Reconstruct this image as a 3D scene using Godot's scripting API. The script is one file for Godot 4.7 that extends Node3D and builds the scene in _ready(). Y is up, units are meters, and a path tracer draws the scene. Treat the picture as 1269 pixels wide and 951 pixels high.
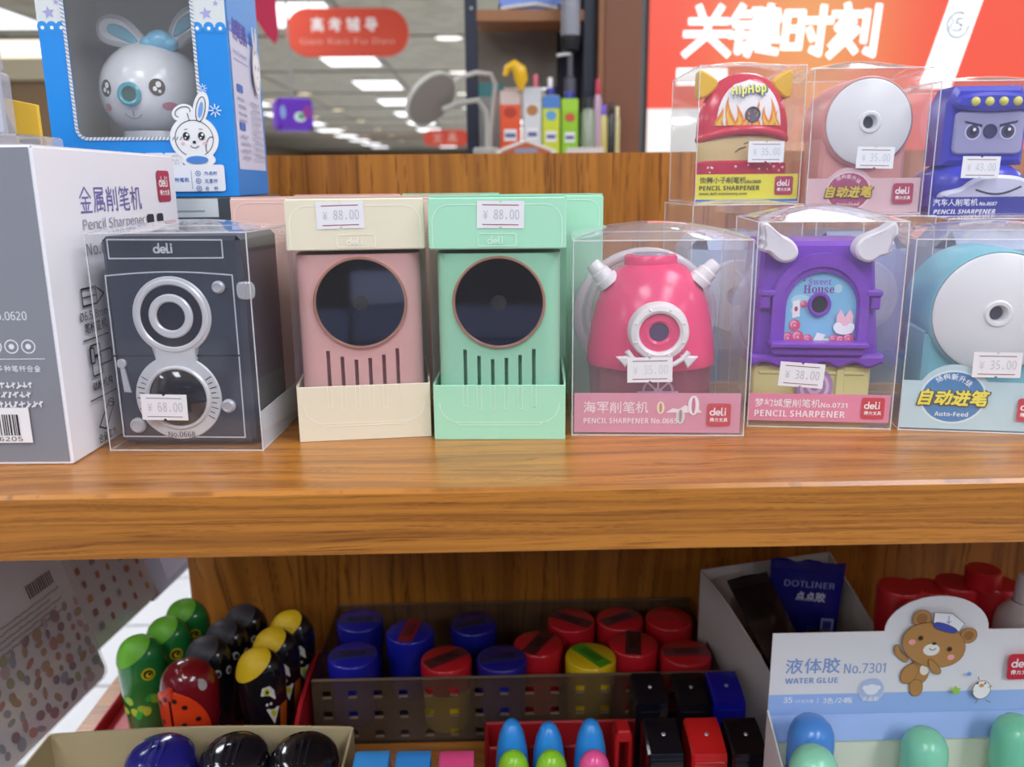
extends Node3D
# A shelf of boxed pencil sharpeners in a stationery shop. Units are metres; the top of the shelf board is y = 0.

const FOCAL := 1050.0                       # focal length in pixels of the 1269 x 951 frame
const EYE := Vector3(0, 0.118, 0)
const FLOOR_Y := -1.1
const CEIL_Y := 1.72
const LOW_Y := -0.30                        # top of the lower shelf
var cam: Camera3D
var taken := {}
var mats := {}
var sans: SystemFont
var sans_bold: SystemFont
var mono: SystemFont
var serif_bold: SystemFont
var printed: StandardMaterial3D             # flat print: vertex colours
var glossy: StandardMaterial3D              # moulded plastic: vertex colours, shiny


func _ready() -> void:
	set_view()
	set_materials()
	build_room()
	build_shelf()
	build_top_row()
	build_upper_right()
	build_upper_left()
	build_lower_left()
	build_lower_middle()
	build_lower_right()
	build_background()


func set_view() -> void:
	cam = Camera3D.new()
	cam.name = "camera"
	add_child(cam)
	cam.position = EYE
	cam.rotation_degrees = Vector3(-13.3, -1.3, -0.54)
	cam.near = 0.02
	cam.far = 120.0
	var lens := CameraAttributesPhysical.new()
	lens.frustum_focus_distance = 0.42
	lens.frustum_focal_length = 24.92
	lens.exposure_aperture = 8.5
	cam.attributes = lens
	cam.fov = rad_to_deg(2.0 * atan(475.5 / FOCAL))
	cam.current = true
	var env := Environment.new()
	env.background_mode = Environment.BG_COLOR
	env.background_color = Color(0, 0, 0)
	env.tonemap_mode = Environment.TONE_MAPPER_LINEAR
	env.tonemap_exposure = 0.55
	env.sdfgi_enabled = true
	env.ssao_enabled = true
	env.ssil_enabled = true
	var we := WorldEnvironment.new()
	we.name = "environment"
	we.environment = env
	add_child(we)


# ---------------------------------------------------------------- pixels to places
func ray(u: float, v: float) -> Vector3:
	return cam.basis * Vector3((u - 634.5) / FOCAL, (475.5 - v) / FOCAL, -1.0)

func on_z(u: float, v: float, z: float) -> Vector3:
	var d := ray(u, v)
	return EYE + d * ((z - EYE.z) / d.z)

func on_y(u: float, v: float, y: float) -> Vector3:
	var d := ray(u, v)
	return EYE + d * ((y - EYE.y) / d.y)


# ---------------------------------------------------------------- the tree of things
func numbered(called: String) -> String:
	var n: int = taken.get(called, 0)
	taken[called] = n + 1
	return called if n == 0 else "%s_%03d" % [called, n]

func thing(called: String, label: String, category: String, at := Vector3.ZERO, turn := 0.0, group := "") -> Node3D:
	var o := Node3D.new()
	o.name = numbered(called)
	add_child(o)
	o.position = at
	o.rotation.y = deg_to_rad(turn)
	o.set_meta("label", label)
	o.set_meta("category", category)
	if group:
		o.set_meta("group", group)
	return o

func structure(called: String, label := "") -> Node3D:
	var o := Node3D.new()
	o.name = numbered(called)
	add_child(o)
	o.set_meta("kind", "structure")
	if label:
		o.set_meta("label", label)
	return o

func put(mb: MB, called: String, m: Material, parent: Node3D, label := "") -> MeshInstance3D:
	var o := MeshInstance3D.new()
	o.name = called
	o.mesh = mb.st.commit()
	o.material_override = m
	o.cast_shadow = GeometryInstance3D.SHADOW_CASTING_SETTING_ON
	parent.add_child(o, true)
	if label:
		o.set_meta("label", label)
	return o

func copy(o: Node3D, label: String, at: Vector3, turn := 0.0, base := "") -> Node3D:
	var c: Node3D = o.duplicate()
	c.name = numbered(base if base else String(o.name))
	add_child(c)
	c.position = at
	c.rotation.y = deg_to_rad(turn)
	c.set_meta("label", label)
	return c


# ---------------------------------------------------------------- materials
func mat(c: Color, rough := 0.5, metal := 0.0, coat := 0.0) -> StandardMaterial3D:
	var key := [c, rough, metal, coat]
	if not mats.has(key):
		var m := StandardMaterial3D.new()
		m.albedo_color = c
		m.roughness = rough
		m.metallic = metal
		if coat > 0.0:
			m.clearcoat_enabled = true
			m.clearcoat = coat
			m.clearcoat_roughness = 0.08
		mats[key] = m
	return mats[key]

func clear(c: Color, alpha: float, rough := 0.06) -> StandardMaterial3D:
	var key := [c, alpha, rough, "clear"]
	if not mats.has(key):
		var m := StandardMaterial3D.new()
		m.albedo_color = Color(c.r, c.g, c.b, alpha)
		m.transparency = BaseMaterial3D.TRANSPARENCY_ALPHA
		m.roughness = rough
		m.cull_mode = BaseMaterial3D.CULL_DISABLED
		mats[key] = m
	return mats[key]

func glow(c: Color, energy: float) -> StandardMaterial3D:
	var key := [c, energy, "glow"]
	if not mats.has(key):
		var m := StandardMaterial3D.new()
		m.albedo_color = c
		m.emission_enabled = true
		m.emission = c
		m.emission_energy_multiplier = energy
		mats[key] = m
	return mats[key]

func hexc(h: String) -> Color:
	return Color.html(h)

func set_materials() -> void:
	sans = SystemFont.new()
	sans.font_names = PackedStringArray(["Droid Sans"])
	sans_bold = SystemFont.new()
	sans_bold.font_names = PackedStringArray(["Droid Sans"])
	sans_bold.font_weight = 700
	mono = SystemFont.new()
	mono.font_names = PackedStringArray(["Droid Sans Mono"])
	serif_bold = SystemFont.new()
	serif_bold.font_names = PackedStringArray(["Droid Serif"])
	serif_bold.font_weight = 700
	printed = StandardMaterial3D.new()
	printed.vertex_color_use_as_albedo = true
	printed.roughness = 0.5
	glossy = StandardMaterial3D.new()
	glossy.vertex_color_use_as_albedo = true
	glossy.roughness = 0.22


func grain(base: Color, dark: Color, size: Vector2i, sd: int, lines: float, contrast: float) -> ImageTexture:
	# wood: long fibres along x, broad bands and fine dark pores
	var band := FastNoiseLite.new()
	band.seed = sd
	band.frequency = 1.0
	band.fractal_octaves = 4
	var pore := FastNoiseLite.new()
	pore.seed = sd + 7
	pore.frequency = 1.0
	pore.fractal_octaves = 2
	var warp := FastNoiseLite.new()
	warp.seed = sd + 3
	warp.frequency = 1.0
	var im := Image.create_empty(size.x, size.y, false, Image.FORMAT_RGB8)
	for y in size.y:
		for x in size.x:
			var u := float(x) / size.x
			var v := float(y) / size.y
			var w := v + 0.03 * warp.get_noise_2d(u * 3.0, v * 5.0)
			var t := 0.5 + 0.5 * band.get_noise_2d(u * 2.2, w * lines)
			var f := band.get_noise_2d(u * 7.0 + 40.0, w * lines * 5.0)
			var p := pore.get_noise_2d(u * 16.0, w * lines * 7.0 + 90.0)
			var k := clampf((t - 0.35) * 1.6 * contrast + f * 0.35 * contrast, 0.0, 1.0)
			if p > 0.34:
				k = clampf(k + (p - 0.34) * 3.5 * contrast, 0.0, 1.0)
			im.set_pixel(x, y, base.lerp(dark, k))
	return ImageTexture.create_from_image(im)

func wood(tex: Texture2D, rough: float, coat := 0.0) -> StandardMaterial3D:
	var m := StandardMaterial3D.new()
	m.albedo_texture = tex
	m.roughness = rough
	if coat > 0.0:
		m.clearcoat_enabled = true
		m.clearcoat = coat
		m.clearcoat_roughness = 0.2
	return m


# ---------------------------------------------------------------- mesh building
class MB:
	var st := SurfaceTool.new()
	var col := Color.WHITE
	var x := Transform3D()
	var layer := 0.0
	var hold := false                       # true: marks that do not overlap stay on one level
	var uvs := Vector2(1, 1)
	var uvo := Vector2.ZERO

	func _init() -> void:
		st.begin(Mesh.PRIMITIVE_TRIANGLES)

	func c(h: String) -> MB:
		var k := Color.html(h).srgb_to_linear()
		if k != col and not hold:
			layer += 0.00003
		col = k
		return self

	func at(o: Vector3, deg := Vector3.ZERO, sc := Vector3.ONE) -> MB:
		x = Transform3D(Basis.from_euler(deg * (PI / 180.0)).scaled_local(sc), o)
		return self

	func vert(p: Vector3, n: Vector3, uv := Vector2.ZERO) -> void:
		st.set_color(col)
		st.set_normal((x.basis.inverse().transposed() * n).normalized())
		st.set_uv(uv)
		st.add_vertex(x * p)

	# corners run anticlockwise seen from the front
	func tri(a: Vector3, b: Vector3, d: Vector3, na: Vector3, nb: Vector3, nd: Vector3) -> void:
		vert(a, na)
		vert(d, nd)
		vert(b, nb)

	func quad(a: Vector3, b: Vector3, d: Vector3, e: Vector3, uv0 := Vector2.ZERO, uv1 := Vector2.ONE) -> MB:
		var n := (b - a).cross(d - a).normalized()
		var p := [a, b, d, e]
		var t := [uv0, Vector2(uv1.x, uv0.y), uv1, Vector2(uv0.x, uv1.y)]
		for i in [0, 2, 1, 0, 3, 2]:
			vert(p[i], n, t[i])
		return self

	# a box between two corners with chamfered edges; uv in metres times uvs
	func box(lo: Vector3, hi: Vector3, b := 0.0) -> MB:
		var mid := (lo + hi) * 0.5
		var h := (hi - lo) * 0.5
		b = minf(b, minf(h.x, minf(h.y, h.z)) * 0.9)
		for ax in 3:
			for s in [-1.0, 1.0]:
				var u := (ax + 1) % 3
				var w := (ax + 2) % 3
				var q := []
				for k in [[-1, -1], [1, -1], [1, 1], [-1, 1]]:
					var p := Vector3.ZERO
					p[ax] = s * h[ax]
					p[u] = k[0] * (h[u] - b)
					p[w] = k[1] * (h[w] - b)
					q.append(mid + p)
				var n := Vector3.ZERO
				n[ax] = s
				var order: Array = [0, 2, 1, 0, 3, 2] if s > 0 else [0, 1, 2, 0, 2, 3]
				for i in order:
					var p: Vector3 = q[i]
					var uv := Vector2(p.x, p.y)
					if ax == 0:
						uv = Vector2(p.z, p.y)
					elif ax == 1:
						uv = Vector2(p.x, p.z)
					vert(p, n, uv * uvs + uvo)
		if b > 0.0:
			for ax in 3:
				var u := (ax + 1) % 3
				var w := (ax + 2) % 3
				for su in [-1.0, 1.0]:
					for sw in [-1.0, 1.0]:
						var q := []
						var n := Vector3.ZERO
						n[u] = su
						n[w] = sw
						for k in [[-1, 0], [1, 0], [1, 1], [-1, 1]]:
							var p := Vector3.ZERO
							p[ax] = k[0] * (h[ax] - b)
							p[u] = su * (h[u] - b * (1 - k[1]))
							p[w] = sw * (h[w] - b * k[1])
							q.append(mid + p)
						var flip: bool = (q[1] - q[0]).cross(q[2] - q[0]).dot(n) < 0
						var order: Array = [0, 1, 2, 0, 2, 3] if flip else [0, 2, 1, 0, 3, 2]
						for i in order:
							var p: Vector3 = q[i]
							vert(p, n.normalized(), Vector2(p.x, p.y + p.z) * uvs + uvo)
		return self

	# a grid of points as one smooth surface; outside is to the left of (row direction x column direction) unless flipped
	func surf(g: Array, wrap_col := true, wrap_row := false, flip := false) -> MB:
		var nr := g.size()
		var nc: int = g[0].size()
		var nn := []
		for i in nr:
			var row := []
			for j in nc:
				var i0 := (i - 1 + nr) % nr if wrap_row else maxi(i - 1, 0)
				var i1 := (i + 1) % nr if wrap_row else mini(i + 1, nr - 1)
				var j0 := (j - 1 + nc) % nc if wrap_col else maxi(j - 1, 0)
				var j1 := (j + 1) % nc if wrap_col else mini(j + 1, nc - 1)
				var dr: Vector3 = g[i1][j] - g[i0][j]
				var dc: Vector3 = g[i][j1] - g[i][j0]
				if dc.length_squared() < 1e-14:
					var ii := i + 1 if i == 0 else i - 1
					dc = g[ii][j1] - g[ii][j0]
				var n := dc.cross(dr)
				if n.length_squared() < 1e-20:
					n = dr
				row.append(n.normalized() * (-1.0 if flip else 1.0))
			nn.append(row)
		for i in (nr if wrap_row else nr - 1):
			for j in (nc if wrap_col else nc - 1):
				var a := [i, j]
				var b := [i, (j + 1) % nc]
				var d := [(i + 1) % nr, (j + 1) % nc]
				var e := [(i + 1) % nr, j]
				var seq := [a, d, b, a, e, d] if not flip else [a, b, d, a, d, e]
				for k in seq:
					vert(g[k[0]][k[1]], nn[k[0]][k[1]], Vector2(float(k[1]) / nc, float(k[0]) / maxi(nr - 1, 1)))
		return self

	# a ring fan closing a loop
	func cap(loop: Array, n: Vector3) -> MB:
		var m := Vector3.ZERO
		for p in loop:
			m += p
		m /= loop.size()
		for i in loop.size():
			var a: Vector3 = loop[i]
			var b: Vector3 = loop[(i + 1) % loop.size()]
			if (a - m).cross(b - m).dot(n) < 0:
				var s := a
				a = b
				b = s
			tri(m, a, b, n, n, n)
		return self

	# profile of (radius, height) turned round y; corners sharper than 40 degrees stay sharp
	func lathe(prof: Array, seg := 32, sx := 1.0, sz := 1.0) -> MB:
		var np := prof.size()
		var segn := []
		for i in np - 1:
			var d: Vector2 = prof[i + 1] - prof[i]
			segn.append(Vector2(d.y, -d.x).normalized())
		for i in np - 1:
			var n0: Vector2 = segn[i]
			var n1: Vector2 = segn[i]
			if i > 0 and n0.dot(segn[i - 1]) > 0.76:
				n0 = (n0 + segn[i - 1]).normalized()
			if i < np - 2 and n1.dot(segn[i + 1]) > 0.76:
				n1 = (n1 + segn[i + 1]).normalized()
			var p0: Vector2 = prof[i]
			var p1: Vector2 = prof[i + 1]
			for j in seg:
				var a := TAU * j / seg
				var b := TAU * (j + 1) / seg
				var ca := Vector2(cos(a), sin(a))
				var cb := Vector2(cos(b), sin(b))
				var v00 := Vector3(p0.x * ca.x * sx, p0.y, p0.x * ca.y * sz)
				var v01 := Vector3(p0.x * cb.x * sx, p0.y, p0.x * cb.y * sz)
				var v10 := Vector3(p1.x * ca.x * sx, p1.y, p1.x * ca.y * sz)
				var v11 := Vector3(p1.x * cb.x * sx, p1.y, p1.x * cb.y * sz)
				var m00 := Vector3(n0.x * ca.x / sx, n0.y, n0.x * ca.y / sz)
				var m01 := Vector3(n0.x * cb.x / sx, n0.y, n0.x * cb.y / sz)
				var m10 := Vector3(n1.x * ca.x / sx, n1.y, n1.x * ca.y / sz)
				var m11 := Vector3(n1.x * cb.x / sx, n1.y, n1.x * cb.y / sz)
				if p0.x > 1e-7:
					tri(v00, v11, v01, m00, m11, m01)
				if p1.x > 1e-7:
					tri(v00, v10, v11, m00, m10, m11)
		return self

	# an outline (anticlockwise, x-y) pushed from z0 to z1 (z1 > z0) with a chamfer on the front rim
	func extrude(poly: PackedVector2Array, z0: float, z1: float, bev := 0.0, back := true) -> MB:
		var n := poly.size()
		if signed_area(poly) < 0:
			poly.reverse()
		var nor := []
		for i in n:
			var d := poly[(i + 1) % n] - poly[i]
			nor.append(Vector2(d.y, -d.x).normalized())
		var inner := PackedVector2Array()
		var outn := []
		for i in n:
			var a: Vector2 = nor[(i - 1 + n) % n]
			var b: Vector2 = nor[i]
			var m := (a + b).normalized()
			var k := 1.0 / maxf(m.dot(b), 0.5)
			inner.append(poly[i] - m * bev * k)
			outn.append([a if a.dot(b) < 0.76 else m, b if a.dot(b) < 0.76 else m])
		for i in n:
			var j := (i + 1) % n
			var na: Vector2 = outn[i][1]
			var nb: Vector2 = outn[j][0]
			var a3 := Vector3(na.x, na.y, 0)
			var b3 := Vector3(nb.x, nb.y, 0)
			var zf := z1 - bev
			var p := Vector3(poly[i].x, poly[i].y, z0)
			var q := Vector3(poly[j].x, poly[j].y, z0)
			var pf := Vector3(p.x, p.y, zf)
			var qf := Vector3(q.x, q.y, zf)
			tri(p, q, qf, a3, b3, b3)
			tri(p, qf, pf, a3, b3, a3)
			if bev > 0.0:
				var pi := Vector3(inner[i].x, inner[i].y, z1)
				var qi := Vector3(inner[j].x, inner[j].y, z1)
				var ac := (a3 + Vector3(0, 0, 1)).normalized()
				var bc := (b3 + Vector3(0, 0, 1)).normalized()
				tri(pf, qf, qi, ac, bc, bc)
				tri(pf, qi, pi, ac, bc, ac)
		fill(inner if bev > 0.0 else poly, z1, 1.0)
		if back:
			fill(poly, z0, -1.0)
		return self

	static func signed_area(p: PackedVector2Array) -> float:
		var s := 0.0
		for i in p.size():
			s += p[i].cross(p[(i + 1) % p.size()])
		return s

	func fill(poly: PackedVector2Array, z: float, face := 1.0) -> void:
		var idx := Geometry2D.triangulate_polygon(poly)
		var n := Vector3(0, 0, face)
		for t in range(0, idx.size(), 3):
			var a := poly[idx[t]]
			var b := poly[idx[t + 1]]
			var d := poly[idx[t + 2]]
			if ((b - a).cross(d - a) > 0) != (face > 0):
				var s := b
				b = d
				d = s
			tri(Vector3(a.x, a.y, z), Vector3(b.x, b.y, z), Vector3(d.x, d.y, z), n, n, n)

	func tube(path: Array, r: Variant, sides := 10, closed := false, caps := true) -> MB:
		var n := path.size()
		var g := []
		var up := Vector3.ZERO
		for i in n:
			var a: Vector3 = path[(i - 1 + n) % n] if closed else path[maxi(i - 1, 0)]
			var b: Vector3 = path[(i + 1) % n] if closed else path[mini(i + 1, n - 1)]
			var t := (b - a).normalized()
			if up == Vector3.ZERO:
				up = Vector3.UP if absf(t.y) < 0.9 else Vector3.RIGHT
			up = (up - t * up.dot(t)).normalized()
			var side := t.cross(up)
			var rad: float = r[i] if r is Array else r
			var row := []
			for j in sides:
				var w := TAU * j / sides
				row.append(path[i] + (side * cos(w) + up * sin(w)) * rad)
			g.append(row)
		surf(g, true, closed, true)
		if caps and not closed:
			cap(g[0], path[0] - path[1])
			cap(g[n - 1], path[n - 1] - path[n - 2])
		return self

	# an ellipsoid, optionally squarish (e < 1)
	func ball(o: Vector3, r: Vector3, seg := 20, e := 1.0) -> MB:
		var g := []
		var half := seg / 2
		for i in half + 1:
			var la := -PI / 2 + PI * i / half
			var row := []
			for j in seg:
				var lo := TAU * j / seg
				var cl := signf(cos(la)) * pow(absf(cos(la)), e)
				var sl := signf(sin(la)) * pow(absf(sin(la)), e)
				row.append(o + Vector3(r.x * cl * signf(cos(lo)) * pow(absf(cos(lo)), e), r.y * sl, r.z * cl * signf(sin(lo)) * pow(absf(sin(lo)), e)))
			g.append(row)
		surf(g, true, false, true)
		return self

	# ---- flat print, drawn in x-y, each mark a hair above the one before
	func lift() -> float:
		return layer

	func flat(poly: PackedVector2Array) -> MB:
		if not hold:
			layer += 0.000004
		fill(poly, lift())
		return self

	func rect(x0: float, y0: float, x1: float, y1: float, r := 0.0) -> MB:
		return flat(MB.rounded(x0, y0, x1, y1, r))

	static func rounded(x0: float, y0: float, x1: float, y1: float, r := 0.0, k := 5) -> PackedVector2Array:
		var out := PackedVector2Array()
		if r <= 0.0:
			return PackedVector2Array([Vector2(x0, y0), Vector2(x1, y0), Vector2(x1, y1), Vector2(x0, y1)])
		for q in [[x1 - r, y0 + r, -90], [x1 - r, y1 - r, 0], [x0 + r, y1 - r, 90], [x0 + r, y0 + r, 180]]:
			for i in k + 1:
				var a := deg_to_rad(q[2] + 90.0 * i / k)
				out.append(Vector2(q[0], q[1]) + Vector2(cos(a), sin(a)) * r)
		return out

	static func oval(o: Vector2, rx: float, ry: float, n := 28, a0 := 0.0, a1 := 360.0, tilt := 0.0) -> PackedVector2Array:
		var out := PackedVector2Array()
		var full := absf(a1 - a0) >= 359.9
		for i in (n if full else n + 1):
			var a := deg_to_rad(a0 + (a1 - a0) * i / n)
			out.append(o + Vector2(cos(a) * rx, sin(a) * ry).rotated(deg_to_rad(tilt)))
		return out

	func disc(o: Vector2, rx: float, ry := 0.0, tilt := 0.0) -> MB:
		return flat(MB.oval(o, rx, ry if ry > 0.0 else rx, 28, 0, 360, tilt))

	func line(pts: PackedVector2Array, w: float, closed := false) -> MB:
		var n := pts.size()
		for i in (n if closed else n - 1):
			var a := pts[i]
			var b := pts[(i + 1) % n]
			if a.is_equal_approx(b):
				continue
			var d := (b - a).normalized() * w * 0.5
			var s := Vector2(-d.y, d.x)
			a -= d * 0.8
			b += d * 0.8
			var nz := Vector3(0, 0, 1)
			layer += 0.000004               # crossing strokes never share a plane
			var z := layer
			var p := [a - s, b - s, b + s, a + s]
			for k in [0, 2, 1, 0, 3, 2]:
				vert(Vector3(p[k].x, p[k].y, z), nz)
		return self

	func star(o: Vector2, r: float, turn := 0.0, inner := 0.45, n := 5) -> MB:
		var p := PackedVector2Array()
		for i in n * 2:
			var a := deg_to_rad(90.0 + turn + 180.0 * i / n)
			p.append(o + Vector2(cos(a), sin(a)) * (r if i % 2 == 0 else r * inner))
		return flat(p)

	# lettering; (px, py) is the left end of the baseline; fitted to the given width when w > 0; slant leans it
	func text(s: String, font: Font, px: float, py: float, size: float, w := 0.0, slant := 0.0, tilt := 0.0, centre := false) -> MB:
		var t := TextMesh.new()
		t.font = font
		t.text = s
		t.font_size = 32
		t.pixel_size = 0.01
		t.depth = 0.0
		t.curve_step = 2.0
		t.horizontal_alignment = HORIZONTAL_ALIGNMENT_LEFT
		t.vertical_alignment = VERTICAL_ALIGNMENT_TOP
		var arr := t.get_mesh_arrays()
		var v: PackedVector3Array = arr[Mesh.ARRAY_VERTEX]
		if v.is_empty():
			return self
		var idx: Variant = arr[Mesh.ARRAY_INDEX]
		var lo := Vector2(INF, INF)
		var hi := Vector2(-INF, -INF)
		for p in v:
			lo = lo.min(Vector2(p.x, p.y))
			hi = hi.max(Vector2(p.x, p.y))
		var asc := font.get_ascent(32) * 0.01
		var k := size / (0.714 * 0.32)          # size is the height of a capital
		var kx := k if w <= 0.0 else w / maxf(hi.x - lo.x, 1e-6)
		var off := -(hi.x - lo.x) * 0.5 * kx if centre else 0.0
		var z := lift()
		var n := Vector3(0, 0, 1)
		var cnt: int = idx.size() if idx != null else v.size()
		for i in cnt:
			var p: Vector3 = v[idx[i]] if idx != null else v[i]
			var q := Vector2((p.x - lo.x) * kx + off, (p.y + asc) * k)
			q.x += q.y * slant
			q = q.rotated(deg_to_rad(tilt))
			vert(Vector3(px + q.x, py + q.y, z), n)
		return self


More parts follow.
